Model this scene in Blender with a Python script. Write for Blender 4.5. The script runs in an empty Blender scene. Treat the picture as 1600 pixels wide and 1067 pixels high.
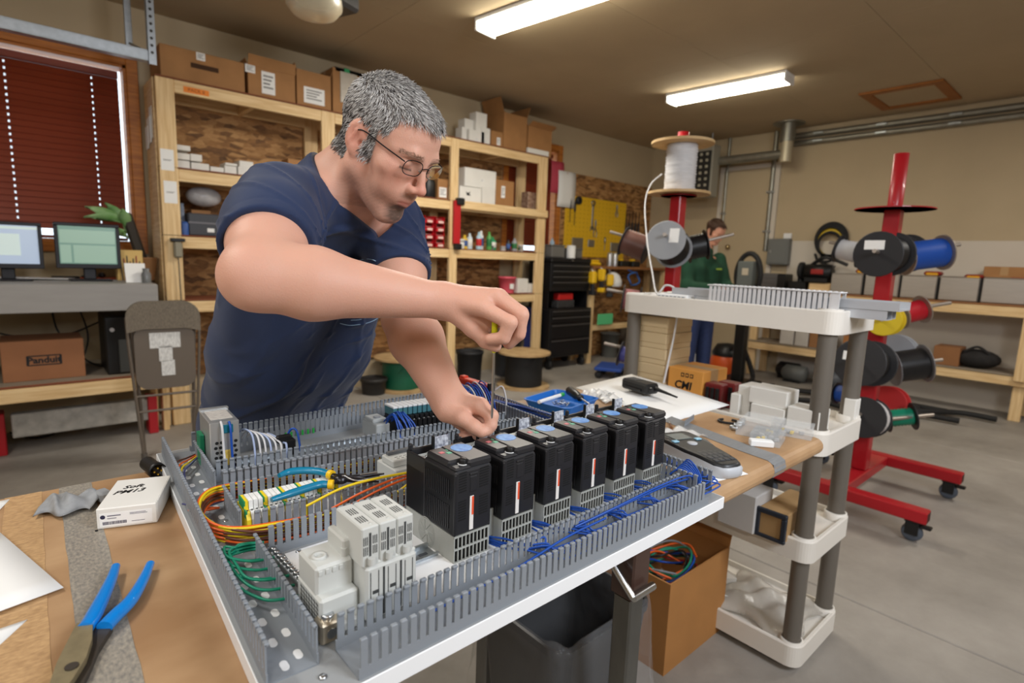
import bpy, bmesh, math, random
import numpy as np
from mathutils import Vector, Matrix, Euler

C = bpy.context.scene.collection
rnd = random.Random(7)
PI = math.pi

# ---------------------------------------------------------------- camera
H = 1.38                                   # eye height over the floor
YAW, PITCH, ROLL, FPX = math.radians(48.273), math.radians(8.4524), math.radians(2.0821), 864.67
_f = Vector((math.cos(YAW)*math.cos(PITCH), math.sin(YAW)*math.cos(PITCH), -math.sin(PITCH)))
_r = _f.cross(Vector((0, 0, 1))).normalized()
_u = _r.cross(_f)
RR = _r*math.cos(ROLL) + _u*math.sin(ROLL)
UU = -_r*math.sin(ROLL) + _u*math.cos(ROLL)
cd = bpy.data.cameras.new('camera'); cam = bpy.data.objects.new('camera', cd); C.objects.link(cam)
cd.sensor_width = 36; cd.lens = FPX*36/1600; cd.clip_start = .02; cd.clip_end = 100
m3 = Matrix((RR, UU, -_f)).transposed()
cam.matrix_world = Matrix.Translation((0, 0, H)) @ m3.to_4x4()
cd.dof.use_dof = True; cd.dof.focus_distance = .92; cd.dof.aperture_fstop = 4.5
bpy.context.scene.camera = cam

# ---------------------------------------------------------------- light
sc = bpy.context.scene
sc.view_settings.view_transform = 'Standard'; sc.view_settings.look = 'None'
sc.view_settings.gamma = 1; sc.view_settings.use_curve_mapping = False
sc.view_settings.exposure = 0.0
wd = bpy.data.worlds.new('world'); sc.world = wd; wd.use_nodes = True
bg = wd.node_tree.nodes['Background']; bg.inputs[0].default_value = (.82, .9, 1, 1); bg.inputs[1].default_value = 2.4

def area(name, loc, target, sx, sy, watts, col):
    ld = bpy.data.lights.new(name, 'AREA'); ld.shape = 'RECTANGLE'; ld.size = sx; ld.size_y = sy
    ld.energy = watts; ld.color = col
    o = bpy.data.objects.new(name, ld); C.objects.link(o); o.location = loc
    o.rotation_euler = (Vector(target)-Vector(loc)).to_track_quat('-Z', 'Y').to_euler()
    return o
# photographer's key, high right of the camera; added left fill and ceiling fills
area('softbox_and_fill', (1.25, -1.45, 2.45), (1.5, 1.2, 1.0), 1.0, 1.0, 62, (.91, .96, 1.04))
area('softbox_and_fill', (-1.9, .1, 2.7), (2.2, 1.0, 1.0), .9, .9, 20, (.92, .965, 1.04))  # added fill light from the left
FILLC = (1, .955, .88)  # warm tint of the added overhead fills, which have no fixtures
area('ceiling_fill_light', (-.9, 1.9, 3.02), (-.9, 1.9, 0), .25, 1.3, 38, FILLC)
area('ceiling_fill_light', (-1.4, -1.6, 3.02), (-1.4, -1.6, 0), .25, 1.3, 45, FILLC)
area('ceiling_fill_light', (5.2, -.8, 3.02), (5.2, -.8, 0), 1.3, .25, 60, FILLC)
area('ceiling_fill_light', (2.9, 3.2, 3.02), (2.9, 3.2, 0), 1.3, .25, 52, FILLC)

def ray(px, py):
    return _f + RR*((px-800)/FPX) + UU*((533.5-py)/FPX)
def at(px, py, x=None, y=None, z=None):
    """the point on the plane x=, y= or z= that the photograph shows at this pixel"""
    d = ray(px, py)
    t = x/d.x if x is not None else y/d.y if y is not None else (z-H)/d.z
    return Vector((d.x*t, d.y*t, H+d.z*t))
def dep(px, py, t):
    d = ray(px, py); return Vector((d.x*t, d.y*t, H+d.z*t))

# ---------------------------------------------------------------- materials
def lin(c):
    return tuple(((v/255)/12.92 if v/255 <= .04045 else ((v/255+.055)/1.055)**2.4) for v in c)
_mc = {}
def mat(name, rgb, rough=.5, metal=0, var=0, scale=20, bump=0, rgb2=None, stretch=(1, 1, 1), alpha=1,
        trans=0, emit=0, ior=1.45, coat=0, spec=.5, detail=4, bscale=None, sss=0):
    if name in _mc: return _mc[name]
    m = bpy.data.materials.new(name); m.use_nodes = True; nt = m.node_tree; b = nt.nodes['Principled BSDF']
    c = lin(rgb)+(1,)
    b.inputs['Base Color'].default_value = c; b.inputs['Roughness'].default_value = rough
    b.inputs['Metallic'].default_value = metal; b.inputs['IOR'].default_value = ior
    b.inputs['Alpha'].default_value = alpha; b.inputs['Transmission Weight'].default_value = trans
    b.inputs['Coat Weight'].default_value = coat; b.inputs['Specular IOR Level'].default_value = spec
    if emit: b.inputs['Emission Color'].default_value = c; b.inputs['Emission Strength'].default_value = emit
    if sss: b.inputs['Subsurface Weight'].default_value = sss; b.inputs['Subsurface Radius'].default_value = (.012, .005, .003)
    if var or bump or rgb2:
        tc = nt.nodes.new('ShaderNodeTexCoord'); mp = nt.nodes.new('ShaderNodeMapping')
        mp.inputs['Scale'].default_value = stretch
        nt.links.new(tc.outputs['Object'], mp.inputs[0])
        n = nt.nodes.new('ShaderNodeTexNoise'); n.inputs['Scale'].default_value = scale; n.inputs['Detail'].default_value = detail
        nt.links.new(mp.outputs[0], n.inputs['Vector'])
        if var or rgb2:
            r = nt.nodes.new('ShaderNodeValToRGB'); r.color_ramp.elements[0].position = .33; r.color_ramp.elements[1].position = .67
            if rgb2: r.color_ramp.elements[0].color = lin(rgb2)+(1,); r.color_ramp.elements[1].color = c
            else:
                r.color_ramp.elements[0].color = tuple(v*(1-var) for v in c[:3])+(1,)
                r.color_ramp.elements[1].color = tuple(min(1, v*(1+var*.6)) for v in c[:3])+(1,)
            nt.links.new(n.outputs[0], r.inputs[0]); nt.links.new(r.outputs[0], b.inputs['Base Color'])
        if bump:
            n2 = n
            if bscale:
                n2 = nt.nodes.new('ShaderNodeTexNoise'); n2.inputs['Scale'].default_value = bscale; nt.links.new(mp.outputs[0], n2.inputs['Vector'])
            bp = nt.nodes.new('ShaderNodeBump'); bp.inputs['Strength'].default_value = bump; bp.inputs['Distance'].default_value = .01
            nt.links.new(n2.outputs[0], bp.inputs['Height']); nt.links.new(bp.outputs[0], b.inputs['Normal'])
    _mc[name] = m; return m

def osb_mat(name, c1, c2, c3, axis='y'):
    if name in _mc: return _mc[name]
    m = bpy.data.materials.new(name); m.use_nodes = True; nt = m.node_tree; b = nt.nodes['Principled BSDF']
    tc = nt.nodes.new('ShaderNodeTexCoord'); mp = nt.nodes.new('ShaderNodeMapping')
    mp.inputs['Scale'].default_value = (12, 12, 34); mp.inputs['Rotation'].default_value = (0, .25, 0)
    nt.links.new(tc.outputs['Object'], mp.inputs[0])
    v = nt.nodes.new('ShaderNodeTexVoronoi'); v.inputs['Scale'].default_value = 1.0; nt.links.new(mp.outputs[0], v.inputs['Vector'])
    n = nt.nodes.new('ShaderNodeTexNoise'); n.inputs['Scale'].default_value = 3; n.inputs['Detail'].default_value = 6; nt.links.new(mp.outputs[0], n.inputs['Vector'])
    sep = nt.nodes.new('ShaderNodeSeparateColor'); nt.links.new(v.outputs['Color'], sep.inputs[0])
    mx = nt.nodes.new('ShaderNodeMath'); mx.operation = 'MULTIPLY_ADD'; mx.inputs[1].default_value = .6
    nt.links.new(sep.outputs[0], mx.inputs[0])
    m2 = nt.nodes.new('ShaderNodeMath'); m2.operation = 'MULTIPLY'; m2.inputs[1].default_value = .4; nt.links.new(n.outputs[0], m2.inputs[0])
    nt.links.new(m2.outputs[0], mx.inputs[2])
    r = nt.nodes.new('ShaderNodeValToRGB'); e = r.color_ramp.elements
    e[0].color = lin(c1)+(1,); e[0].position = .15; e[1].color = lin(c3)+(1,); e[1].position = .85
    k = e.new(.5); k.color = lin(c2)+(1,)
    nt.links.new(mx.outputs[0], r.inputs[0]); nt.links.new(r.outputs[0], b.inputs['Base Color']); b.inputs['Roughness'].default_value = .75
    _mc[name] = m; return m

def wood(axis, name='pine', rgb=(234, 205, 156), rgb2=(212, 176, 124)):
    st = {'x': (1, 14, 14), 'y': (14, 1, 14), 'z': (14, 14, 1)}[axis]
    return mat(f'{name}_{axis}', rgb, .6, rgb2=rgb2, scale=4, stretch=st, bump=.15, detail=6)

# ---------------------------------------------------------------- mesh builder
class MB:
    def __init__(s): s.v = []; s.f = []; s.m = []; s.s = []
    def add(s, vs, fs, mi=0, smooth=False):
        b = len(s.v); s.v += [tuple(p) for p in vs]
        for f in fs: s.f.append(tuple(b+i for i in f)); s.m.append(mi); s.s.append(smooth)
        return s
    def box(s, x0, x1, y0, y1, z0, z1, mi=0, M=None):
        v = [Vector(p) for p in ((x0,y0,z0),(x1,y0,z0),(x1,y1,z0),(x0,y1,z0),(x0,y0,z1),(x1,y0,z1),(x1,y1,z1),(x0,y1,z1))]
        if M: v = [M @ p for p in v]
        return s.add(v, [(0,3,2,1),(4,5,6,7),(0,1,5,4),(1,2,6,5),(2,3,7,6),(3,0,4,7)], mi)
    def rbox(s, x0, x1, y0, y1, z0, z1, b=.003, mi=0, M=None):
        b = min(b, (x1-x0)*.45, (y1-y0)*.45, (z1-z0)*.45)
        X, Y, Z = (x0, x1), (y0, y1), (z0, z1); vs = []; ix = {}
        for i in (0, 1):
            for j in (0, 1):
                for k in (0, 1):
                    p = (X[i], Y[j], Z[k]); q = (b if i == 0 else -b, b if j == 0 else -b, b if k == 0 else -b)
                    for a in range(3):
                        ix[i, j, k, a] = len(vs)
                        vs.append(Vector([p[t] if t == a else p[t]+q[t] for t in range(3)]))
        fs = []
        for a in range(3):
            o = [t for t in range(3) if t != a]
            for sd in (0, 1):
                q = []
                for (u, w) in ((0,0),(1,0),(1,1),(0,1)):
                    c = [0]*3; c[a] = sd; c[o[0]] = u; c[o[1]] = w; q.append(ix[c[0], c[1], c[2], a])
                fs.append(q)
            for u in (0, 1):
                for w in (0, 1):
                    c0 = [0]*3; c0[o[0]] = u; c0[o[1]] = w; c1 = list(c0); c1[a] = 1
                    fs.append([ix[(*c0, o[0])], ix[(*c1, o[0])], ix[(*c1, o[1])], ix[(*c0, o[1])]])
        for i in (0, 1):
            for j in (0, 1):
                for k in (0, 1): fs.append([ix[i, j, k, 0], ix[i, j, k, 1], ix[i, j, k, 2]])
        ctr = Vector(((x0+x1)/2, (y0+y1)/2, (z0+z1)/2)); out = []
        for f in fs:
            n = (vs[f[1]]-vs[f[0]]).cross(vs[f[2]]-vs[f[0]]); c = sum((vs[i] for i in f), Vector())/len(f)-ctr
            out.append(tuple(f) if n.dot(c) > 0 else tuple(reversed(f)))
        if M: vs = [M @ p for p in vs]
        return s.add(vs, out, mi)
    def ring(s, rings, mi=0, smooth=True, caps=True, closed=False):
        n = len(rings[0]); b = []
        for r in rings: b += list(r)
        fs = []
        for i in range(len(rings)-1+(1 if closed else 0)):
            i2 = (i+1) % len(rings)
            for j in range(n): fs.append((i*n+j, i*n+(j+1) % n, i2*n+(j+1) % n, i2*n+j))
        s.add(b, fs, mi, smooth)
        if caps and not closed:
            s.add(rings[0], [tuple(reversed(range(n)))], mi); s.add(rings[-1], [tuple(range(n))], mi)
        return s
    def cyl(s, p0, p1, r0, r1=None, n=16, mi=0, smooth=True, caps=True):
        r1 = r0 if r1 is None else r1
        p0 = Vector(p0); p1 = Vector(p1); q = (p1-p0).to_track_quat('Z', 'Y')
        R = [[p+q @ Vector((r*math.cos(2*PI*i/n), r*math.sin(2*PI*i/n), 0)) for i in range(n)] for p, r in ((p0, r0), (p1, r1))]
        return s.ring(R, mi, smooth, caps)
    def lathe(s, prof, o=(0, 0, 0), axis=(0, 0, 1), n=24, mi=0, smooth=True, caps=True):
        o = Vector(o); q = Vector(axis).to_track_quat('Z', 'Y')
        R = [[o+q @ Vector((r*math.cos(2*PI*i/n), r*math.sin(2*PI*i/n), z)) for i in range(n)] for r, z in prof]
        return s.ring(R, mi, smooth, caps)
    def tube(s, pts, r, n=6, mi=0, closed=False, caps=True, flat=1):
        P = [Vector(p) for p in pts]; N = len(P); rs = r if isinstance(r, (list, tuple)) else [r]*N
        T = []
        for i in range(N):
            a = P[i-1] if (i or closed) else P[0]; b = P[(i+1) % N] if (i < N-1 or closed) else P[-1]
            t = b-a; T.append(t.normalized() if t.length > 1e-9 else Vector((0, 0, 1)))
        up = Vector((0, 0, 1)) if abs(T[0].z) < .9 else Vector((1, 0, 0))
        nx = T[0].cross(up).normalized(); R = []
        for i in range(N):
            nx = (nx-T[i]*nx.dot(T[i])); nx = nx.normalized() if nx.length > 1e-6 else T[i].orthogonal().normalized()
            ny = T[i].cross(nx)
            R.append([P[i]+nx*(rs[i]*math.cos(2*PI*j/n))+ny*(rs[i]*flat*math.sin(2*PI*j/n)) for j in range(n)])
        return s.ring(R, mi, True, caps, closed)
    def prism(s, poly, h, M=None, mi=0, smooth=False, top_mi=None):
        """poly: 2-D outline (ccw) in local xy extruded 0..h along local z, then M"""
        n = len(poly); a = [Vector((x, y, 0)) for x, y in poly]; b = [Vector((x, y, h)) for x, y in poly]
        v = a+b
        if M: v = [M @ p for p in v]
        s.add(v, [tuple(reversed(range(n)))]+[(i, (i+1) % n, n+(i+1) % n, n+i) for i in range(n)], mi, smooth)
        s.add(v[n:], [tuple(range(n))], mi if top_mi is None else top_mi); return s
    def sphere(s, c, r, n=12, m=8, mi=0, sc=(1, 1, 1)):
        c = Vector(c); R = []
        for i in range(m+1):
            t = PI*i/m; t = min(max(t, .02), PI-.02)
            R.append([c+Vector((r*sc[0]*math.sin(t)*math.cos(2*PI*j/n), r*sc[1]*math.sin(t)*math.sin(2*PI*j/n), -r*sc[2]*math.cos(t))) for j in range(n)])
        return s.ring(R, mi)
    def quad(s, a, b, c, d, mi=0): return s.add([a, b, c, d], [(0, 1, 2, 3)], mi)
    def sheet(s, fn, nu, nv, th=.0003, mi=0, smooth=True):
        """thin solid sheet: fn(u,v)->point, thickness along -normal approx z"""
        g = [[Vector(fn(i/nu, j/nv)) for j in range(nv+1)] for i in range(nu+1)]
        V = [p for row in g for p in row]; K = len(V); W = nv+1
        N = []
        for i in range(nu+1):
            for j in range(nv+1):
                du = g[min(i+1, nu)][j]-g[max(i-1, 0)][j]; dv = g[i][min(j+1, nv)]-g[i][max(j-1, 0)]
                N.append(du.cross(dv).normalized())
        B = [V[i]-N[i]*th for i in range(K)]
        fs = []
        for i in range(nu):
            for j in range(nv):
                a, b_, c, d = i*W+j, (i+1)*W+j, (i+1)*W+j+1, i*W+j+1
                fs.append((a, b_, c, d)); fs.append((K+d, K+c, K+b_, K+a))
        for i in range(nu):
            fs.append((i*W, K+i*W, K+(i+1)*W, (i+1)*W)); e = nv
            fs.append(((i+1)*W+e, K+(i+1)*W+e, K+i*W+e, i*W+e))
        for j in range(nv):
            fs.append((j+1, K+j+1, K+j, j)); q = nu*W
            fs.append((q+j, K+q+j, K+q+j+1, q+j+1))
        return s.add(V+B, fs, mi, smooth)
    def mesh(s, name, mats):
        me = bpy.data.meshes.new(name); me.from_pydata(s.v, [], s.f)
        mats = mats if isinstance(mats, (list, tuple)) else [mats]
        for m in mats: me.materials.append(m)
        me.polygons.foreach_set('material_index', s.m); me.polygons.foreach_set('use_smooth', s.s); me.update()
        return me

def link(name, data, parent=None, loc=(0, 0, 0), rot=None):
    o = bpy.data.objects.new(name, data); C.objects.link(o); o.location = loc
    if rot is not None: o.rotation_euler = rot
    if parent: o.parent = parent
    return o
def tag(o, label=None, cat=None, group=None, kind=None):
    if label: o['label'] = label
    if cat: o['category'] = cat
    if group: o['group'] = group
    if kind: o['kind'] = kind
    return o
def part(name, mb, mats, parent, loc=(0, 0, 0), rot=None, label=None, kind=None):
    me = mb if isinstance(mb, bpy.types.Mesh) else mb.mesh(name, mats)
    o = link(name, me, parent, loc, rot); return tag(o, label, None, None, kind)
def thing(name, label, cat, loc=(0, 0, 0), rz=0, group=None):
    o = link(name, None, None, loc, (0, 0, rz)); o.empty_display_size = .02; return tag(o, label, cat, group)
def solo(name, mb, mats, label, cat, loc=(0, 0, 0), rz=0, group=None, kind=None, rot=None):
    me = mb if isinstance(mb, bpy.types.Mesh) else mb.mesh(name, mats)
    return tag(link(name, me, None, loc, rot if rot is not None else (0, 0, rz)), label, cat, group, kind)
def struct(name, mb, mats, loc=(0, 0, 0), parent=None, label=None, cat=None):
    o = link(name, mb.mesh(name, mats), parent, loc)
    if not parent: o['kind'] = 'structure'
    if label: o['label'] = label
    if cat: o['category'] = cat
    return o
_kids = {}
def dup(root, loc=None, rz=None, label=None, group=None):
    def cp(o, par):
        c = o.copy(); C.objects.link(c)
        if par: c.parent = par
        for ch in [x for x in bpy.data.objects if x.parent == o] if o not in _kids else _kids[o]: cp(ch, c)
        return c
    if root not in _kids:
        def col(o):
            _kids[o] = [x for x in C.objects if x.parent == o]
            for x in _kids[o]: col(x)
        col(root)
    r = cp(root, None)
    if loc is not None: r.location = loc
    if rz is not None: r.rotation_euler = (0, 0, rz)
    if label: r['label'] = label
    if group: r['group'] = group
    return r
def text_mb(txt, size, M, depth=.0004, shear=0, align='CENTER', bold=0):
    cu = bpy.data.curves.new('t', 'FONT'); cu.body = txt; cu.size = size; cu.extrude = depth; cu.shear = shear
    cu.align_x = align; cu.align_y = 'CENTER'; cu.offset = bold; cu.resolution_u = 2
    o = bpy.data.objects.new('t', cu); C.objects.link(o)
    dg = bpy.context.evaluated_depsgraph_get(); me = bpy.data.meshes.new_from_object(o.evaluated_get(dg))
    mb = MB(); mb.add([M @ v.co for v in me.vertices], [tuple(p.vertices) for p in me.polygons])
    bpy.data.objects.remove(o); bpy.data.curves.remove(cu); bpy.data.meshes.remove(me)
    return mb
def frame(o, x, y):
    """matrix: local x -> x, local y -> y, local z -> x cross y, origin o"""
    x = Vector(x).normalized(); y = (Vector(y)-x*Vector(y).dot(x)).normalized(); z = x.cross(y)
    M = Matrix((x, y, z)).transposed().to_4x4(); M.translation = Vector(o); return M
def bez(p, n=10):
    """smooth Catmull-Rom path through points"""
    P = [Vector(q) for q in p]; P = [P[0]*2-P[1]]+P+[P[-1]*2-P[-2]]; out = []
    for i in range(1, len(P)-2):
        a, b, c, d = P[i-1:i+3]
        for k in range(n):
            t = k/n; out.append(.5*((2*b)+(c-a)*t+(2*a-5*b+4*c-d)*t*t+(-a+3*b-3*c+d)*t*t*t))
    out.append(P[-2]); return out

# common finishes
WHITE = mat('white_paint', (232, 233, 233), .45)
PAPER = mat('white_paper', (238, 238, 236), .7)
CARTON = mat('white_carton', (226, 224, 218), .6, var=.05, scale=6)
CARD = mat('brown_cardboard', (164, 118, 72), .75, var=.08, scale=9)
CARD2 = mat('dark_cardboard', (140, 100, 62), .75, var=.08, scale=9)
BLACK = mat('black_plastic', (22, 22, 23), .42)
DARK = mat('dark_rubber', (30, 30, 31), .7)
STEEL = mat('bright_steel', (190, 192, 194), .28, 1)
ZINC = mat('zinc_steel', (178, 184, 188), .35, .9, var=.1, scale=30)
INK = mat('black_ink', (24, 24, 26), .6)
REDP = mat('red_powder_coat', (168, 18, 30), .42, coat=.2)
GREYP = mat('grey_duct_plastic', (132, 138, 145), .5)
TAPE = mat('grey_duct_tape', (128, 130, 132), .45, var=.1, scale=40, stretch=(1, 12, 1))
# ================================================================ the room
XW, YW, ZC, XB, YB = 7.55, 5.3, 3.15, -3.2, -3.4
CONC = bpy.data.materials.new('concrete_floor'); CONC.use_nodes = True
nt = CONC.node_tree; b = nt.nodes['Principled BSDF']; b.inputs['Roughness'].default_value = .55
tc = nt.nodes.new('ShaderNodeTexCoord'); n1 = nt.nodes.new('ShaderNodeTexNoise'); n1.inputs['Scale'].default_value = 1.3; n1.inputs['Detail'].default_value = 9; n1.inputs['Roughness'].default_value = .65
nt.links.new(tc.outputs['Object'], n1.inputs['Vector'])
r = nt.nodes.new('ShaderNodeValToRGB'); r.color_ramp.elements[0].position = .3; r.color_ramp.elements[1].position = .72
r.color_ramp.elements[0].color = lin((124, 118, 110))+(1,); r.color_ramp.elements[1].color = lin((166, 160, 152))+(1,)
nt.links.new(n1.outputs[0], r.inputs[0]); nt.links.new(r.outputs[0], b.inputs['Base Color'])
n2 = nt.nodes.new('ShaderNodeTexNoise'); n2.inputs['Scale'].default_value = 45; n2.inputs['Detail'].default_value = 5; nt.links.new(tc.outputs['Object'], n2.inputs['Vector'])
bp = nt.nodes.new('ShaderNodeBump'); bp.inputs['Strength'].default_value = .12; bp.inputs['Distance'].default_value = .01
nt.links.new(n2.outputs[0], bp.inputs['Height']); nt.links.new(bp.outputs[0], b.inputs['Normal'])
WALLM = mat('tan_wall_paint', (186, 168, 138), .85, var=.04, scale=2)
CEILM = mat('ceiling_board', (178, 160, 132), .9, var=.04, scale=2)
LOWM = mat('grey_lower_wall', (206, 197, 184), .85, var=.04, scale=2)

# the floor: slabs with recessed control joints
fl = MB(); fl.box(XB, XW, YB, YW, -.12, -.012)
struct('floor', fl, CONC)
FO = bpy.data.objects['floor']
jx = [XB, 2.55, 5.55, XW]; jy = [YB, -.2, 2.3, YW]
for i in range(3):
    for j in range(3):
        s_ = MB(); s_.rbox(jx[i]+.003, jx[i+1]-.003, jy[j]+.003, jy[j+1]-.003, -.05, 0, .004); part('slab', s_, CONC, FO)
# walls with window openings in the left wall
W1 = (-1.05, .71, 1.39, 2.72)       # x0,x1,z0,z1 of the left window opening
W2 = (4.55, 5.42, 1.46, 2.80)
wl = MB()
wl.box(XB, W1[0], YW, YW+.15, -.12, ZC); wl.box(W1[0], W1[1], YW, YW+.15, -.12, W1[2]); wl.box(W1[0], W1[1], YW, YW+.15, W1[3], ZC)
wl.box(W1[1], W2[0], YW, YW+.15, -.12, ZC); wl.box(W2[0], W2[1], YW, YW+.15, -.12, W2[2]); wl.box(W2[0], W2[1], YW, YW+.15, W2[3], ZC); wl.box(W2[1], XW+.15, YW, YW+.15, -.12, ZC)
struct('wall_left', wl, WALLM)
w = MB(); w.box(XW, XW+.15, YB, YW, -.12, ZC); struct('wall_right', w, WALLM)
w = MB(); w.box(XB-.15, XB, YB-.15, YW+.15, -.12, ZC); struct('wall_back', w, WALLM)
w = MB(); w.box(XB, XW+.15, YB-.15, YB, -.12, ZC); struct('wall_near', w, WALLM)
w = MB(); w.box(XB-.15, XW+.15, YB-.15, YW+.15, ZC+.012, ZC+.15); struct('ceiling', w, CEILM); CO = bpy.data.objects['ceiling']
cx = [XB, -.2, 2.24, 4.68, 6.9, XW]; cy = [YB, -2.2, -.98, .24, 1.46, 2.68, 3.9, YW]
for i in range(len(cx)-1):
    for j in range(len(cy)-1):
        s_ = MB(); s_.rbox(cx[i]+.001, cx[i+1]-.001, cy[j]+.001, cy[j+1]-.001, ZC, ZC+.012, .002); part('ceiling_board', s_, CEILM, CO)
# lower wall panel on the right wall, oriented strand board on the left wall's far end
w = MB(); w.rbox(XW-.012, XW-.0005, YB, 3.1, 0, 1.745, .002); struct('trim_1', w, LOWM)
OSB = osb_mat('strand_board', (88, 58, 30), (150, 106, 60), (188, 144, 92))
w = MB(); w.rbox(5.52, XW-.001, YW-.014, YW-.0005, 0, 2.56, .002); struct('trim_2', w, OSB)

# ---- windows: frame, glass, wooden casing
ORW = mat('orange_stained_pine', (196, 122, 46), .5, rgb2=(160, 92, 30), scale=5, stretch=(1, 1, 12), detail=5)
GLASS = mat('window_glass', (245, 250, 250), .02, trans=1, ior=1.2)
def window(n, W):
    x0, x1, z0, z1 = W; f = MB(); c = .075
    for a in ((x0-c, x0, z0-c, z1+c), (x1, x1+c, z0-c, z1+c), (x0, x1, z1, z1+c), (x0, x1, z0-c, z0)):
        f.rbox(a[0], a[1], YW-.022, YW, a[2], a[3], .004)
    for a in ((x0, x0+.02, z0, z1), (x1-.02, x1, z0, z1), (x0, x1, z1-.02, z1), (x0, x1, z0, z0+.02)):
        f.box(a[0], a[1], YW-.002, YW+.14, a[2], a[3])
    o = struct(f'window_{n}', f, ORW, label='orange stained wooden window casing' , cat='window')
    g = MB(); g.box(x0+.02, x1-.02, YW+.1, YW+.104, z0+.02, z1-.02); part('pane', g, GLASS, o)
window(1, W1); window(2, W2)
SLAT = mat('red_brown_blind_slat', (128, 52, 26), .38, var=.12, scale=3, stretch=(1, 10, 10))
def blind(W, label, cords, gap):
    x0, x1, z0, z1 = W; x0 += .03; x1 -= .03+gap; zt = z1-.072
    t = thing('window_blind', label, 'blind', ((x0+x1)/2, YW+.03, z0))
    ox, oy, oz = t.location
    hd = MB(); hd.rbox(x0-ox, x1-ox, -.025, .025, zt-oz-.03, zt-oz+.02, .004); part('headrail', hd, SLAT, t)
    pitch = .0435; n = int((zt-.04-z0-.06)/pitch); sl = MB(); ang = math.radians(75)
    M = Matrix.Rotation(ang, 4, 'X'); xs = [x0]+[q for cc in cords for q in (cc-.0045, cc+.0045)]+[x1]
    for i in range(0, len(xs), 2): sl.box(xs[i]-ox, xs[i+1]-ox, -.025, .025, -.0015, .0015, 0, M)
    for cc in cords:
        sl.box(cc-.006-ox, cc+.006-ox, -.025, -.010, -.0015, .0015, 0, M); sl.box(cc-.006-ox, cc+.006-ox, .008, .025, -.0015, .0015, 0, M)
    me = sl.mesh('slat', SLAT)
    for k in range(n): part('slat', me, None, t, (0, 0, zt-.055-k*pitch-oz))
    bt = MB(); bt.rbox(x0-ox, x1-ox, -.022, .022, .022, .044, .004); part('bottom_rail', bt, SLAT, t)
    for cc in cords:
        cm = MB(); cm.cyl((cc-ox, -.027, .04), (cc-ox, -.027, zt-oz), .0014, n=6); part('ladder_cord', cm, SLAT, t)
    return t
b1 = blind(W1, 'red-brown slatted window blind behind the two monitors at far left', (-.75, .02, .50), .02)
b2 = blind(W2, 'smaller red-brown slatted blind behind the right end of the wooden shelving', (4.75, 5.2), .05)

# ---- ceiling: tube lights, hatch frame, door opener, tracks
TUBE = mat('lit_diffuser', (255, 246, 222), .4, emit=22)
def tube_light(c, L, rz, label):
    t = thing('ceiling_light', label, 'ceiling light', c, rz, 'ceiling tube lights')
    bs = MB(); bs.rbox(-L/2, L/2, -.11, .11, -.03, 0, .006); part('housing', bs, WHITE, t)
    d = MB()
    pr = [(-.10, -.03), (-.092, -.068), (-.07, -.085), (.07, -.085), (.092, -.068), (.10, -.03)]
    d.ring([[Vector((x, y, z)) for y, z in pr] for x in (-L/2+.02, L/2-.02)], 0, False); part('diffuser', d, TUBE, t)
    for s in (-1, 1):
        e = MB(); e.rbox(s*L/2-.02 if s > 0 else -L/2, L/2 if s > 0 else -L/2+.02, -.107, .107, -.092, -.028, .004); part('end_cap', e, WHITE, t)
p, q = at(1048, 158, z=ZC-.05), at(1235, 122, z=ZC-.05); v = q-p
tube_light(((p.x+q.x)/2, (p.y+q.y)/2, ZC), v.length, math.atan2(v.y, v.x), 'far ceiling tube light shining above the two red spool racks')
p, q = at(757, 46, z=ZC-.05), at(905, -4, z=ZC-.05); v = (q-p).normalized()*1.25; c_ = p+v*.5
tube_light((c_.x, c_.y, ZC), 1.25, math.atan2(v.y, v.x), 'near ceiling tube light cut off by the top of the picture')
ht = thing('ceiling_hatch', 'wooden frame of a closed attic hatch in the ceiling', 'hatch', (0, 0, ZC))
pts = [at(1345, 148, z=ZC), at(1475, 122, z=ZC), at(1502, 150, z=ZC), at(1380, 170, z=ZC)]
hx0, hx1 = min(p.x for p in pts), max(p.x for p in pts); hy0, hy1 = min(p.y for p in pts), max(p.y for p in pts)
hatw = mat('dark_stained_pine', (150, 92, 36), .55, var=.1, scale=6)
for a in ((hx0, hx1, hy0, hy0+.09), (hx0, hx1, hy1-.09, hy1), (hx0, hx0+.09, hy0+.09, hy1-.09), (hx1-.09, hx1, hy0+.09, hy1-.09)):
    m_ = MB(); m_.rbox(*a, -.022, 0, .004); part('frame_board', m_, hatw, ht)
m_ = MB(); m_.rbox(hx0+.09, hx1-.09, hy0+.09, hy1-.09, -.008, 0, .002); part('hatch_panel', m_, CEILM, ht)
# garage-door track with its hanger
p0, p1 = at(-60, 33, y=4.3), at(243, 82, y=4.3); zt = (p0.z+p1.z)/2
tr = thing('garage_door_track', 'galvanised overhead door track hung from perforated angle above the window', 'track', (p1.x, 4.3, zt))
m_ = MB()
for dz, dy in ((-.028, 0), (.028, 0)): m_.rbox(-2.2, 0, -.03, .03, dz-.005, dz+.005, .002)
m_.rbox(-2.2, 0, -.03, -.024, -.028, .028, .002); part('rail', m_, ZINC, tr)
m_ = MB(); hx = at(235, 60, y=4.3).x-p1.x
m_.rbox(hx-.022, hx+.022, -.034, -.03, -.05, ZC-zt, .001); m_.rbox(hx-.022, hx-.018, -.034, .012, -.05, ZC-zt, .001); part('hanger', m_, ZINC, tr)
m_ = MB()
for k in range(14): m_.cyl((hx, -.036, .02+k*.042), (hx, -.0335, .02+k*.042), .009, n=8)
part('perforation', m_, mat('dark_hole', (60, 58, 54), .8), tr, kind='stuff')
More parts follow.
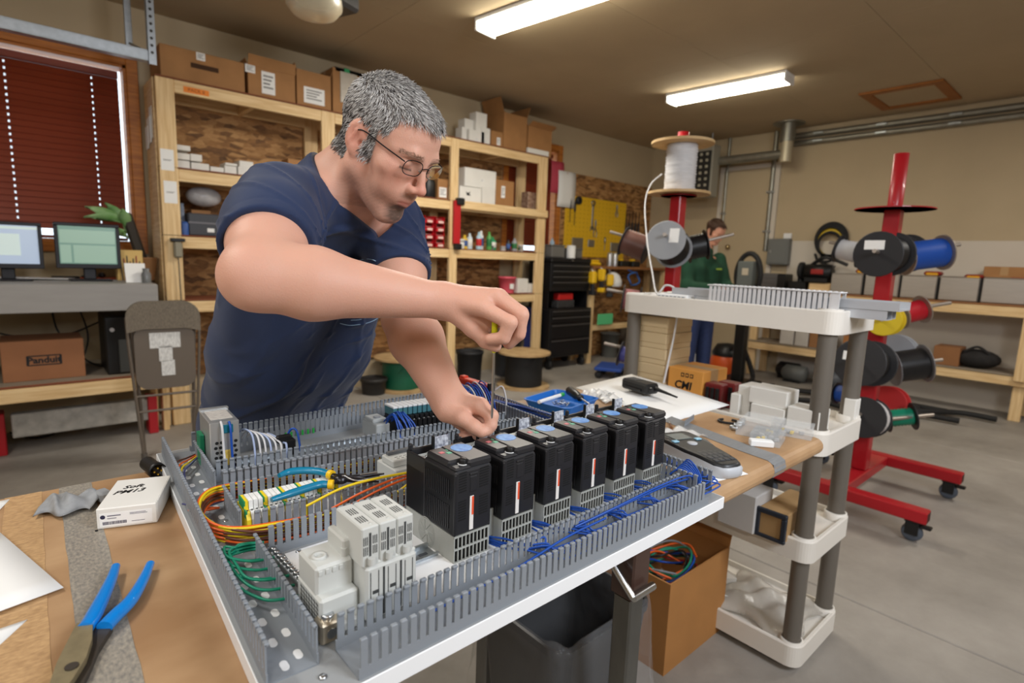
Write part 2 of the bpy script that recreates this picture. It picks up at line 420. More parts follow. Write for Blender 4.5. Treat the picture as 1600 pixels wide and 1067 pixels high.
m_ = MB(); m_.rbox(hx-.09, hx-.05, .3, .33, .12, ZC-zt, .002); m_.tube([(hx-.07, .315, .14), (hx-.0, .05, .03)], .012); part('brace', m_, ZINC, tr)
# door opener lamp head
p = at(497, 12, z=2.9); op = thing('door_opener', 'ceiling door opener with dark housing and clear lamp lens', 'door opener', (p.x, p.y, 2.86), math.radians(20))
m_ = MB(); m_.rbox(-.14, .22, -.15, .15, .06, .2, .02); part('housing', m_, mat('opener_grey', (58, 56, 56), .5), op)
m_ = MB(); m_.lathe([(.17, .02), (.168, -.03), (.13, -.075), (.07, -.095), (.01, -.1)], (-.03, 0, .06), n=24); part('lamp_lens', m_, mat('frosted_lens', (226, 214, 184), .35, trans=.3), op)
m_ = MB(); m_.rbox(-.02, .02, -.02, .02, .2, ZC-2.86, .003); m_.rbox(.12, .16, -.02, .02, .2, ZC-2.86, .003); part('mounting_strut', m_, ZINC, op)
# ================================================================ the work table
TT = .935
TOPW = mat('bench_particle_board', (184, 150, 112), .5, rgb2=(152, 116, 80), scale=5, stretch=(1, 1.7, 1), bump=.05, detail=12)
PLYE = mat('bench_edge_wood', (196, 142, 84), .5, rgb2=(168, 112, 60), scale=5, stretch=(1, 10, 10), detail=5)
tb = thing('work_table', 'wooden work table under the open control panel, worn top patched with tape', 'table', (.5, .88, 0))
ox, oy = .5, .88
TX0, TX1, TY0, TY1 = -1.0, 1.575, .503, 1.265
m_ = MB(); pr = []
for k in range(9):
    a = -PI/2-PI*k/8; pr.append((TY0+.022+.022*math.cos(a), TT-.022+.022*math.sin(a)))
prof = [(y, z) for y, z in pr]+[(TY1-.004, TT), (TY1, TT-.004), (TY1, TT-.04), (TY1-.004, TT-.044)]
m_.ring([[Vector((x-ox, y-oy, z)) for y, z in prof] for x in (TX0, TX1)], 0, False)
part('tabletop', m_, TOPW, tb)
LEGB = mat('brown_painted_steel', (70, 48, 40), .4, coat=.2); LEGS = mat('worn_leg_steel', (112, 112, 108), .38, .8, var=.2, scale=14, stretch=(1, 1, .3))
lx = .962
for (x, y, k) in ((lx, .66, 0), (lx, 1.14, 1), (-.75, .66, 2), (-.75, 1.14, 3)):
    o = part('leg', MB().rbox(x-ox-.03, x-ox+.03, y-oy-.03, y-oy+.03, .66, TT-.075, .004), LEGB, tb)
    part('inner_leg', MB().rbox(x-ox-.024, x-ox+.024, y-oy-.024, y-oy+.024, 0.012, .66, .004), LEGS, o)
    part('foot_plate', MB().rbox(x-ox-.05, x-ox+.05, y-oy-.05, y-oy+.05, 0, .012, .003), LEGS, o)
    if k == 0:
        c = MB(); c.cyl((x-ox-.05, y-oy-.046, .69), (x-ox+.022, y-oy-.046, .69), .009, n=10); c.cyl((x-ox-.05, y-oy-.046, .69), (x-ox-.05, y-oy+.06, .78), .008, n=10)
        c.cyl((x-ox-.05, y-oy+.055, .775), (x-ox-.05, y-oy+.075, .79), .012, n=10); part('lock_handle', c, STEEL, o)
m_ = MB(); m_.rbox(TX0+.06-ox, TX1-.06-ox, .66-oy, .70-oy, TT-.08, TT-.0445, .003); m_.rbox(TX0+.06-ox, TX1-.06-ox, 1.10-oy, 1.14-oy, TT-.08, TT-.0445, .003)
part('apron_rail', m_, LEGB, tb)
def strip(name, x0, x1, y0, y1, m, lab, th=.0006, dx=0):
    s_ = MB(); n = 22
    for side in (0,):
        P = [Vector((x0+dx*(k/n)+rnd.uniform(-.0008, .0008)-ox, y0+(y1-y0)*k/n-oy, 0)) for k in range(n+1)]
        Q = [Vector((x1+dx*(k/n)+rnd.uniform(-.0008, .0008)-ox, y0+(y1-y0)*k/n-oy, 0)) for k in range(n+1)]
    s_.ring([[P[k]+Vector((0, 0, TT)), Q[k]+Vector((0, 0, TT)), Q[k]+Vector((0, 0, TT+th)), P[k]+Vector((0, 0, TT+th))] for k in range(n+1)], 0, False)
    return part(name, s_, m, tb, label=lab)
OLDT = mat('worn_grey_tape', (122, 118, 112), .4, rgb2=(160, 152, 138), scale=170, stretch=(1.6, .8, 1), detail=12)
OLDT2 = mat('worn_tan_tape', (196, 160, 116), .35, rgb2=(166, 132, 94), scale=150, stretch=(.8, 1.6, 1), detail=12)
strip('tape_strip', .018, .066, TY0+.02, 1.262, OLDT, 'worn grey duct tape strip', dx=.008)
strip('tape_strip', -.055, -.006, TY0+.02, 1.262, OLDT2, 'worn tan packing tape strip', dx=.008)
ts = MB(); W_ = .062
path = [(1.39, .86, TT+.0006), (1.325, .60, TT+.0006), (1.312, TY0+.02, TT+.0006), (1.309, TY0+.004, TT-.006), (1.308, TY0-.0008, TT-.022), (1.309, TY0+.004, TT-.036)]
ts.ring([[Vector((x-W_/2-ox, y-oy, z)), Vector((x+W_/2-ox, y-oy+.01*(i < 2), z)), Vector((x+W_/2-ox, y-oy+.01*(i < 2)+(.0006 if i > 3 else 0), z+(.0006 if i < 4 else 0))), Vector((x-W_/2-ox, y-oy+(.0006 if i > 3 else 0), z+(.0006 if i < 4 else 0)))] for i, (x, y, z) in enumerate(path)], 0, False)
part('tape_strip', ts, TAPE, tb, label='grey duct tape wrapped over the front edge')

# ================================================================ the control panel lying on the table
PZ = .957
PLATE = mat('grey_panel_plate', (150, 153, 155), .42, var=.04, scale=8)
PWHITE = mat('white_panel_paint', (236, 238, 240), .35)
pn = thing('control_panel', 'grey and white control panel lying open on the work table', 'control panel', (.55, .88, TT))
FLc, FRc, BRc, BLc = (.146, .462), (.952, .462), (.998, 1.31), (.187, 1.295)
def pxy(p): return Vector((p[0]-.55, p[1]-.88, 0))
m_ = MB(); m_.prism([pxy(p)[:2] for p in (FLc, FRc, BRc, BLc)], .004, Matrix.Translation((0, 0, PZ-.004-TT)))
part('back_plate', m_, PLATE, pn)
for a, b_ in ((FLc, FRc), (FRc, BRc), (BRc, BLc), (BLc, FLc)):
    p, q = pxy(a), pxy(b_); d = (q-p).normalized(); n_ = Vector((d.y, -d.x, 0))
    m_ = MB(); M = frame(p, d, -n_); L = (q-p).length
    m_.rbox(-.002, L+.002, -.002, 0, 0, PZ-TT, .0008, 0, M); part('edge_flange', m_, PWHITE, pn)
# white mounting sheet showing between the devices
m_ = MB(); m_.prism([pxy(p)[:2] for p in ((.243, .522), (.905, .522), (.905, .748), (.252, .748))], .001, Matrix.Translation((0, 0, PZ-TT)))
part('mounting_sheet', m_, PWHITE, pn)
hm = MB(); hm.prism([(.0052*math.cos(t)*1.0+(.003 if math.cos(t) > 0 else -.003), -.0+.0042*math.sin(t)) for t in [2*PI*k/12 for k in range(12)]], .0004)
hme = hm.mesh('slot_hole', PWHITE)
for k in range(17):
    for s in (0, 1): part('slot_hole', hme, None, pn, (.174+s*.017+.054*(.53+k*.042-.5)-.55, .53+k*.042+s*.008-.88, PZ-TT+.0016), (0, 0, math.radians(87)))
sm = MB(); sm.lathe([(.0046, 0), (.0046, .0012), (.003, .0026), (0.0005, .003)], n=12); sm.box(-.003, .003, -.0005, .0005, .0026, .0032)
m_ = MB(); m_.rbox(.60-.55, .70-.55, .752-.88, .80-.88, PZ+.0465-TT, PZ+.0472-TT, .0002); part('white_sheet', m_, PAPER, pn)
for x, y in ((.200, .492), (.176, .472), (.215, .9), (.25, 1.0), (.27, .742)): part('screw', sm.mesh('screw', STEEL), None, pn, (x-.55, y-.88, PZ-TT))

# ---- slotted wiring ducts: floor, two rims and every finger
FW, PIT = .0076, .01143
fm = MB(); fm.box(-FW/2, FW/2, -.0009, .0009, .0, .030); fm.rbox(-FW/2, FW/2, -.0010, .0040, .0275, .0312, .0009)
FING = fm.mesh('finger', GREYP)
fm = MB(); fm.box(-FW/2, FW/2, -.0009, .0009, .0, .030); fm.rbox(-FW/2, FW/2, -.0009, .0016, .028, .0312, .0006)
def duct(label, a, b_, width, walls=(0, 1), gaps=(), z=PZ):
    """slotted duct from a to b; its second wall lies `width` to the left of the direction"""
    a = Vector((*a, 0)); b_ = Vector((*b_, 0)); d = b_-a; L = d.length; rz = math.atan2(d.y, d.x)
    t = thing('wiring_duct', label, 'wiring duct', (a.x, a.y, z), rz, 'slotted wiring ducts on the control panel')
    m_ = MB(); m_.box(0, L, .0, width, 0, .0015); part('duct_floor', m_, GREYP, t)
    for s in walls:
        y = s*width; m_ = MB(); e = 0
        for g0, g1 in (list(gaps) if s == 0 else [])+[(L, L)]: m_.box(e, g0, y-.0009, y+.0009, 0, .0125); e = g1
        part('rim', m_, GREYP, t)
        n = int((L-.004)/PIT)
        for k in range(n):
            if s == 0 and any(g0-.004 < .006+k*PIT < g1+.004 for g0, g1 in gaps): continue
            part('finger', FING, None, t, (.006+k*PIT, y, .0125), (0, 0, 0 if s == 0 else PI))
    return t
duct('long slotted grey duct along the front edge of the panel', (.226, .4655), (.9025, .4655), .0545)
duct('slotted grey duct along the left edge of the panel', (.2035, .512), (.2425, 1.275), .050, gaps=((.243, .312), (.436, .500), (.70, .76)))
duct('slotted grey duct behind the contactor, full of orange and yellow wires', (.232, .757), (.905, .757), .062)
duct('slotted grey duct behind the terminal blocks', (.232, .945), (.90, .892), .060)
duct('slotted grey duct in front of the power supply', (.236, 1.011), (.90, .958), .056)
duct('slotted grey duct along the rear edge of the panel', (.245, 1.205), (.932, 1.235), .062)
duct('slotted grey duct at the right edge of the panel, full of blue wires', (.954, .486), (.992, 1.26), .050)

# ---- DIN rails, ground bar, lug
def din(a, b_, label):
    a = Vector((*a, 0)); b_ = Vector((*b_, 0)); d = b_-a; L = d.length
    t = thing('mounting_rail', label, 'rail', (a.x, a.y, PZ+.001), math.atan2(d.y, d.x), 'mounting rails on the panel')
    m_ = MB(); pr = [(-.0175, .007), (-.0175, .006), (-.0135, .006), (-.0135, 0), (.0135, 0), (.0135, .006), (.0175, .006), (.0175, .007), (.0125, .007), (.0125, .001), (-.0125, .001), (-.0125, .007)]
    m_.ring([[Vector((x, y, z)) for y, z in pr] for x in (0, L)], 0, False); part('rail', m_, ZINC, t)
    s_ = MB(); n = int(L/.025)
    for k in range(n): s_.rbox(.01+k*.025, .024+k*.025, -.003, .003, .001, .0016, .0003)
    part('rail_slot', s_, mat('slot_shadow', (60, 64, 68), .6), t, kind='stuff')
din((.236, .628), (.42, .626), 'zinc mounting rail under the contactor')
din((.24, .872), (.55, .862), 'zinc mounting rail under the terminal blocks')
din((.25, 1.132), (.90, 1.105), 'zinc mounting rail behind the power supply')
t = thing('ground_bar', 'bright ground bar with a row of clamp screws beside the green wires', 'ground bar', (.240, .70, PZ+.0015), math.radians(92))
m_ = MB(); m_.rbox(-.066, .066, -.006, .006, 0, .008, .001); part('bar', m_, STEEL, t)
scm = MB(); scm.lathe([(.0042, 0), (.0042, .004), (.003, .0052), (.0005, .0053)], n=10); scm = scm.mesh('clamp_screw', STEEL)
for k in range(12): part('clamp_screw', scm, None, t, (-.06+k*.011, 0, .008), (0, 0, k))
t = thing('ground_lug', 'tin plated ground lug at the front left corner of the duct', 'lug', (.228, .543, PZ+.0012))
m_ = MB(); m_.rbox(-.012, .012, -.010, .012, 0, .024, .002); part('lug_body', m_, mat('tinned_metal', (196, 182, 160), .3, .9), t)
m_ = MB(); m_.lathe([(.007, 0), (.007, .004), (.005, .005), (.001, .0045)], (0, .002, .024), n=12); m_.cyl((0, -.0103, .011), (0, -.0098, .011), .006, n=12); part('lug_screw', m_, STEEL, t)

# ---- the six variable-speed drives
DB = mat('drive_black', (38, 38, 41), .36); DB2 = mat('drive_vent_black', (5, 5, 6), .8); DG = mat('drive_grey_base', (166, 168, 163), .5)
DISC = mat('blue_disc_print', (58, 120, 196), .45, rgb2=(96, 156, 216), scale=160, detail=2); BRED = mat('pale_red_button', (196, 104, 110), .5); BGRN = mat('pale_green_button', (96, 170, 138), .5)
STK = mat('white_sticker', (230, 226, 222), .5); STKR = mat('orange_red_print', (226, 84, 48), .5)
def make_drive():
    W, L, Hh, B = .0645, .128, .146, .040
    t = thing('motor_drive', 'd', 'motor drive', (0, 0, 0), 0, 'black motor drives in a row on the panel')
    g = MB(); nb = 9
    for k in range(nb+1): x = k*W*.93/nb; g.box(x, x+.0016, 0, .002, .002, B)
    for z in (.0, B*.48, B-.0022): g.box(0, W*.93+.0016, -.0002, .0022, z, z+.0024)
    g.box(0, .002, .002, L, 0, B); g.box(W-.002, W, .012, L, 0, B); g.box(0, W, L-.002, L, 0, B)
    # curved finger guard right of the grille
    cv = [(W*.93+.0016, 0), (W*.97, .001), (W*1.02, .004), (W*1.05, .010), (W*1.06, .02)]
    for i in range(len(cv)-1):
        a, b_ = cv[i], cv[i+1]; h0 = B+.004+.010*i/3; h1 = B+.004+.010*(i+1)/3
        g.add([(a[0], a[1], 0), (b_[0], b_[1], 0), (b_[0], b_[1], h1), (a[0], a[1], h0), (a[0]-.001, a[1]+.0015, 0), (b_[0]-.0015, b_[1]+.0008, 0), (b_[0]-.0015, b_[1]+.0008, h1), (a[0]-.001, a[1]+.0015, h0)],
              [(0, 1, 2, 3), (5, 4, 7, 6), (3, 2, 6, 7), (0, 4, 5, 1)])
    part('base_grille', g, DG, t)
    g = MB(); q = [(W+.0200, .010), (W+.0200, B+.013), (W+.010, B+.013)]+[(W+.010-.008*math.sin(a), B+.005+.008*math.cos(a)) for a in (.4, .8, 1.2, PI/2)]+[(W+.002, .022), (W+.006, .013), (W+.012, .010)]
    g.prism([(x, z) for x, z in q], .003, frame((0, .021, 0), (1, 0, 0), (0, 0, 1))); part('side_bracket', g, DG, t)
    g = MB(); g.box(.003, W-.003, .004, L-.003, .001, B-.001); part('dark_interior', g, DB2, t)  # near-black box standing in for the darkness behind the grille
    fg = MB()
    for k in range(8): fg.lathe([(.0042+.0024*k, 0), (.005+.0024*k, .0004), (.0058+.0024*k, 0)], (-.0002, .07, .021), (-1, 0, 0), 28, caps=False)
    for k in range(8):
        a = k*PI/4; fg.tube([(-.0006, .07+.004*math.cos(a), .021+.004*math.sin(a)), (-.0006, .07+.019*math.cos(a+.6), .021+.019*math.sin(a+.6))], .0006, 4)
    part('fan_guard', fg, DG, t)
    b = MB()
    b.rbox(0, W, 0, L*.62, B, Hh-.012, .003); b.rbox(0, .004, .0, L, B, Hh-.016, .0015); b.rbox(W-.004, W, 0, L, B, Hh-.016, .0015); b.rbox(0, W, L*.6, L, B, B+.07, .002)
    b.rbox(0, W, L-.005, L, B, Hh-.016, .001); b.rbox(.001, .008, L-.008, L-.001, Hh-.017, Hh-.006, .002)
    part('body', b, DB, t)
    tp = MB()   # raised top cover with a stepped corner
    tp.rbox(.0225, W, .0, L*.58, Hh-.0125, Hh, .0035); tp.rbox(.0005, W*.55, .017, L*.58, Hh-.0125, Hh-.0015, .003); tp.rbox(.0005, W*.45, .0, .020, Hh-.0125, Hh-.007, .003)
    part('top_cover', tp, DB, t)
    v = MB()
    for z0, z1 in ((B+.008, B+.043), (B+.052, Hh-.026)):
        for k in range(14): y = .014+k*.0046; v.box(-.0009, .0002, y, y+.0018, z0, z1)
    part('side_fin', v, DB, t, kind='stuff')
    v = MB()
    for z0 in (B+.022, B+.063):
        for k in range(8):
            z = z0+k*.0038
            for x0, x1 in ((.006, .019), (.042, .058)):
                v.add([(x0, -.0004, z), (x1, -.0004, z+.0006), (x1, -.0004, z+.0024), (x0, -.0004, z+.0018), (x0, .0006, z), (x1, .0006, z+.0006), (x1, .0006, z+.0024), (x0, .0006, z+.0018)],
                      [(0, 1, 2, 3), (3, 2, 6, 7), (0, 4, 5, 1), (0, 3, 7, 4), (1, 5, 6, 2)])
    part('front_vent', v, DB2, t, kind='stuff')
    lt = MB(); lt.rbox(.025, .037, -.0012, .001, B+.06, B+.083, .001); lt.rbox(.024, .038, -.002, .001, B+.085, B+.088, .0008); part('latch', lt, DB, t)
    st = MB(); st.rbox(.0255, .0322, -.0007, .0003, B+.004, B+.054, .0003); s_ = part('warning_sticker', st, STK, t, label='white sticker strip with orange red end')
    st = MB(); st.box(.0287, .0320, -.0010, -.0006, B+.026, B+.053); part('red_print', st, STKR, s_)
    dsc = MB(); dsc.lathe([(.016, 0), (.016, .0004), (.0005, .0005)], (.046, .050, Hh), n=28, smooth=False); part('blue_disc', dsc, DISC, t, label='pale blue printed disc')
    kb = MB(); kb.lathe([(.0062, 0), (.0058, .006), (.005, .0078), (.0006, .008)], (.021, .012, Hh-.0072), n=16); kb.box(.0205, .0215, .006, .018, Hh-.0005, Hh+.0014); k_ = part('speed_knob', kb, BLACK, t)
    rg = MB(); rg.lathe([(.0062, 0), (.0062, .0007), (.0076, .0007), (.0076, 0)], (.021, .012, Hh-.007), n=24, caps=False); part('white_ring', rg, WHITE, k_)
    for x, y, m, nm in ((.0125, .052, BRED, 'red_button'), (.021, .046, BGRN, 'green_button'), (.0275, .057, BGRN, 'green_button')):
        bb = MB(); bb.rbox(x-.0038, x+.0038, y-.0036, y+.0036, Hh-.002, Hh-.0008, .0006); part(nm, bb, m, t)
    # terminal well at the back
    w = MB(); w.rbox(.006, W-.006, L*.64, L*.9, B+.07, Hh-.022, .002); w.rbox(.004, W-.004, L*.585, L*.615, Hh-.03, Hh-.006, .001); part('terminal_strip', w, mat('terminal_grey', (196, 204, 202), .45), t)
    for k in range(7):
        sc_ = MB(); sc_.lathe([(.0024, 0), (.0024, .0015), (.0005, .0018)], (.010+k*.0075, L*.77, Hh-.022), n=8); part('terminal_screw', sc_, STEEL, t)
    cv_ = MB(); cv_.rbox(.034, .060, L*.80, L*.82, Hh-.022, Hh+.004, .001); c_ = part('wiring_label', cv_, mat('printed_label', (206, 210, 218), .4, rgb2=(120, 124, 138), scale=220, detail=2), t)
    cc = MB(); cc.rbox(.030, .034, L*.79, L*.83, Hh-.022, Hh+.006, .0008); part('label_clip', cc, BLACK, c_)
    return t
d0 = make_drive(); DX0, DY0, DPX = .4236, .580, .0851
where = ['nearest black motor drive, at the left end of the row beside the contactor', 'second black motor drive, with the screwdriver blade at its terminals', 'third black motor drive from the contactor end of the row',
         'fourth black motor drive from the contactor end of the row', 'fifth black motor drive, next to last of the row', 'farthest black motor drive, at the right end beside the label printer']
for k in range(6):
    o = d0 if k == 0 else dup(d0)
    o.location = (DX0+k*DPX, DY0-.002*k, PZ); o['label'] = where[k]
# ---- the contactor and its three-pole overload block
CG = mat('contactor_grey', (198, 200, 196), .48); CG2 = mat('contactor_shadow_grey', (60, 62, 62), .7)
px0 = at(572, 890, y=.530); px1 = at(652, 860, y=.530); ux0 = at(566, 835, y=.532).x; ux1 = at(648, 810, y=.532).x
t = thing('contactor', 'light grey three-pole contactor block on the rail beside the nearest drive', 'contactor', (px0.x, .53, PZ+.008))
W = px1.x-px0.x; hz = px0.z-PZ-.008; uz = at(568, 828, y=.532).z-PZ-.008
m_ = MB(); m_.rbox(0, W, 0, .078, 0, hz, .003); m_.rbox(-.001, W+.001, .004, .07, hz-.003, hz+.003, .002); part('housing', m_, CG, t)
w3 = (ux1-ux0)/3; u0 = ux0-px0.x
for k in range(3):
    m_ = MB(); m_.rbox(u0+k*w3+.0004, u0+(k+1)*w3-.0004, .004, .072, hz, uz, .0015)
    pl = part('pole_module', m_, CG, t)
    v = MB()
    for (dy) in (.018, .042):
        for j in range(4): x = u0+k*w3+.006+j*.0028; v.box(x, x+.0012, dy, dy+.016, uz, uz+.0003)
    for zz in (hz+.014, hz+.026):
        for j in range(3):
            for s in (0, 1): x = u0+k*w3+.0022+j*.0022+s*.0115; v.box(x, x+.0011, .0037, .0042, zz, zz+.010)
    v.box(u0+k*w3+.0092, u0+k*w3+.0118, .0035, .0042, hz+.012, hz+.04)
    part('vent_slot', v, CG2, pl, kind='stuff')
    v = MB(); v.lathe([(.0024, 0), (.0024, .0004), (.0004, .0004)], (u0+k*w3+.0145, .012, uz), n=10); part('pole_screw', v, CG, pl); v = MB(); v.cyl((u0+k*w3+.0105, .0, hz+.004), (u0+k*w3+.0105, .0, hz+.012), .0045, n=10); part('screw_well', v, CG, pl)
    v = MB(); x = W*(k+.5)/3; v.box(x-.006, x-.005, -.0003, .0003, .006, hz-.006); v.box(x+.004, x+.005, -.0003, .0003, .006, hz-.006); v.box(x-.003, x+.005, -.0006, .0003, hz*.5, hz*.5+.004); part('front_groove', v, CG2, t, kind='stuff')
    if k: v = MB(); v.box(W*k/3-.0012, W*k/3+.0012, -.0005, .0003, .004, hz-.004); part('pole_gap', v, CG2, t)
lx0 = at(498, 900, y=.548).x
t = thing('relay_base', 'light grey relay block with round screw wells left of the contactor', 'relay', (lx0, .545, PZ+.008))
Lw = px0.x-lx0-.001; lz = (at(520, 862, y=.56).z-PZ-.008)*.84
m_ = MB(); m_.rbox(0, Lw, .0, .068, 0, lz*.55, .003); m_.rbox(.001, Lw, .014, .066, lz*.5, lz, .003); m_.rbox(.006, Lw, -.012, .006, -.002, .012, .003); m_.rbox(Lw-.010, Lw, .02, .064, lz-.002, lz+.02, .002); part('housing', m_, CG, t)
m_ = MB(); m_.lathe([(.0085, 0), (.0085, .003), (.005, .003), (.005, .0)], (.014, .036, lz), n=16, caps=False); m_.cyl((Lw-.008, .022, lz), (Lw-.008, .022, lz+.010), .004, n=10)
for k in range(4): m_.rbox(.004+k*.008, .0085+k*.008, .0125, .0145, lz-.010, lz-.004, .0005)
part('screw_well', m_, CG, t)
m_ = MB()
for k in range(6):
    for j in range(7): m_.add([(-.0006, .006+j*.0075, .004+k*.005), (-.0006, .0105+j*.0075, .006+k*.005), (-.0006, .0105+j*.0075, .0085+k*.005), (-.0006, .006+j*.0075, .0065+k*.005)], [(3, 2, 1, 0)])
part('side_vent', m_, CG2, t, kind='stuff')
# ---- terminal blocks
TBW = mat('white_terminal', (232, 233, 230), .45); TBY = mat('yellow_terminal', (232, 206, 40), .45); TBG = mat('green_terminal', (34, 140, 88), .45)
def tblock(gy):
    t = thing('terminal_block', 'x', 'terminal block', (0, 0, 0), 0, 'terminal blocks on the rail under the blue handled pliers')
    w = .0060; m_ = MB(); pr = [(-.031, 0), (.031, 0), (.031, .020), (.024, .030), (.015, .031), (.0145, .043), (-.0145, .043), (-.015, .031), (-.024, .030), (-.031, .020)]
    m_.ring([[Vector((x, y, z)) for y, z in pr] for x in (-w/2, w/2)], 0, False); part('block_body', m_, TBY if gy else TBW, t)
    for y in (-.0195, .0195):
        m_ = MB(); m_.lathe([(.0022, 0), (.0022, .0006), (.0004, .0006)], (0, y, .0303), n=8)
        part('clamp_screw', m_, mat('screw_shadow', (90, 92, 92), .5, .6), t)
    m_ = MB()
    if gy: m_.box(-w/2-.0001, -w/2+.0018, -.0148, .0148, .030, .0433); m_.box(-w/2-.0001, -w/2+.0018, -.026, -.0148, .02, .0316)
    else: m_.rbox(-.0022, .0022, -.011, -.002, .0428, .0436, .0003)
    part('stripe' if gy else 'marker', m_, TBG if gy else PAPER, t)
    return t
tw, tg = tblock(False), tblock(True)
fw = fg_ = True
for k in range(22):
    gy = k % 4 == 0; src = tg if gy else tw
    if (gy and fg_) or (not gy and fw):
        o = src
        if gy: fg_ = False
        else: fw = False
    else: o = dup(src)
    o.location = (.2300+k*.0069, .856-.0003*k, PZ+.0075); o.rotation_euler = (0, 0, math.radians(-2))
    o['label'] = 'yellow and green striped earth terminal block among the white ones' if gy else 'slim white terminal block with screw clamps on the rail'
    o['group'] = 'striped earth terminal blocks' if gy else 'white terminal blocks'
# ---- small grey breaker, power supply, relay row, red safety relay
t = thing('circuit_breaker', 'light grey breaker housing between the pliers and the nearest drive', 'breaker', (.483, .845, PZ+.008))
m_ = MB(); m_.rbox(0, .07, 0, .07, 0, .03, .002); m_.rbox(.002, .07, .012, .055, .03, .044, .002); part('housing', m_, CG, t)
m_ = MB(); m_.rbox(.008, .07, .040, .05, .044, .050, .001); part('cover_strip', m_, mat('smoked_cover', (92, 96, 100), .3), t)
m_ = MB()
for k in range(6):
    for j in range(2): m_.box(.014+k*.009, .020+k*.009, .018+j*.008, .0195+j*.008, .044, .0443)
part('vent_slot', m_, CG2, t, kind='stuff')
PS = mat('perforated_aluminium', (190, 192, 192), .35, .7)
a0 = at(327, 662, y=1.095); a1 = at(373, 655, y=1.095); bz = a0.z-PZ-.008
t = thing('power_supply', 'silver power supply with round vent holes at the back left of the panel', 'power supply', (a0.x, 1.095, PZ+.008), math.radians(-3))
W = a1.x-a0.x; m_ = MB(); m_.rbox(0, W, 0, .10, 0, bz, .0015); m_.rbox(-.001, W+.001, .092, .104, bz-.002, bz+.004, .001); part('case', m_, PS, t)
m_ = MB()
for i in range(5):
    for j in range(6):
        if (i in (2, 3) and 1 < j): continue
        m_.cyl((.009+i*(W-.018)/4+(.002 if j % 2 else 0), -.0004, .010+j*.0095), (.009+i*(W-.018)/4+(.002 if j % 2 else 0), .0005, .010+j*.0095), .0031, n=10)
part('vent_hole', m_, mat('hole_black', (12, 12, 12), .8), t, kind='stuff')
m_ = MB(); m_.rbox(W*.38, W*.78, -.003, .002, bz-.022, bz-.006, .001); part('output_plug', m_, mat('teal_connector', (14, 108, 128), .4), t)
m_ = MB(); m_.rbox(W*.45, W*.66, -.0008, .0004, .012, .042, .0003); part('rating_label', m_, mat('yellow_label', (206, 176, 84), .5, var=.2, scale=200), t)
m_ = MB(); m_.rbox(.006, W-.006, .02, .085, bz, bz+.0006, .0002); part('top_sticker', m_, mat('pale_print', (214, 210, 202), .5, rgb2=(176, 170, 166), scale=120, stretch=(1, 4, 1), detail=2), t)
m_ = MB(); m_.rbox(-.009, -.001, .05, .085, .0, .062, .001); part('side_plug', m_, mat('green_connector', (18, 120, 84), .4), t)
RB = mat('relay_black', (18, 18, 20), .4); RTL = mat('relay_teal_window', (70, 118, 128), .25)
def relay():
    t = thing('plug_relay', 'slim relay with a white top and black socket behind the left hand', 'relay', (0, 0, 0), 0, 'slim plug-in relays at the back of the panel')
    m_ = MB(); m_.rbox(-.0055, .0055, -.035, .035, 0, .036, .001); m_.rbox(-.0055, .0055, -.022, .03, .036, .044, .001); part('socket', m_, RB, t)
    m_ = MB(); m_.rbox(-.0055, .0055, -.012, .03, .044, .062, .001); part('relay_body', m_, RTL, t)
    m_ = MB(); m_.rbox(-.0057, .0057, -.013, .031, .062, .0665, .001); part('relay_top', m_, WHITE, t)
    m_ = MB(); m_.lathe([(.0026, 0), (.0026, .001), (.0005, .001)], (0, -.0285, .036), n=8); part('socket_screw', m_, STEEL, t)
    return t
r0 = relay()
for k in range(17):
    o = r0 if k == 0 else dup(r0)
    o.location = (.632+k*.0125, 1.118-.0012*k, PZ+.008)
t = thing('end_clamp', 'pale grey blank relay socket beside the looped blue wires', 'relay socket', (.575, 1.09, PZ+.008))
m_ = MB(); m_.rbox(0, .034, 0, .07, 0, .036, .002); m_.rbox(0, .034, .016, .06, .036, .045, .002); part('housing', m_, mat('pale_grey_plastic', (168, 172, 172), .5), t)
m_ = MB(); m_.cyl((.017, .03, .045), (.017, .03, .0475), .008, n=12); part('dial', m_, GREYP, t)
RED = mat('safety_red', (208, 66, 44), .4)
p = at(742, 640, y=1.18); p2 = at(768, 600, y=1.16)
qn = at(770, 601, y=1.105); qf = at(727, 585, x=qn.x); zt = qn.z-PZ-.008; Ls = qf.y-qn.y
t = thing('safety_relay', 'red and grey safety module standing behind the screwdriver blade', 'safety relay', (qn.x-.0225, 1.105, PZ+.008))
m_ = MB(); m_.rbox(0, .0225, 0, Ls, 0, zt, .003); m_.rbox(-.001, .0235, -.003, Ls+.003, zt-.012, zt+.001, .003); m_.rbox(.002, .02, Ls-.02, Ls, zt, zt+.006, .002); part('housing', m_, RED, t)
m_ = MB(); m_.rbox(-.0012, .0004, .012, Ls-.012, .014, zt-.016, .0004); part('face_plate', m_, mat('grey_face_print', (168, 168, 170), .5, rgb2=(86, 86, 88), scale=90, stretch=(1, 3, .4), detail=1), t)
for z0 in (.012, .042, .068):
    m_ = MB(); m_.rbox(.001, .0215, -.012, -.0005, z0, z0+.022, .002); part('plug', m_, RB, t)
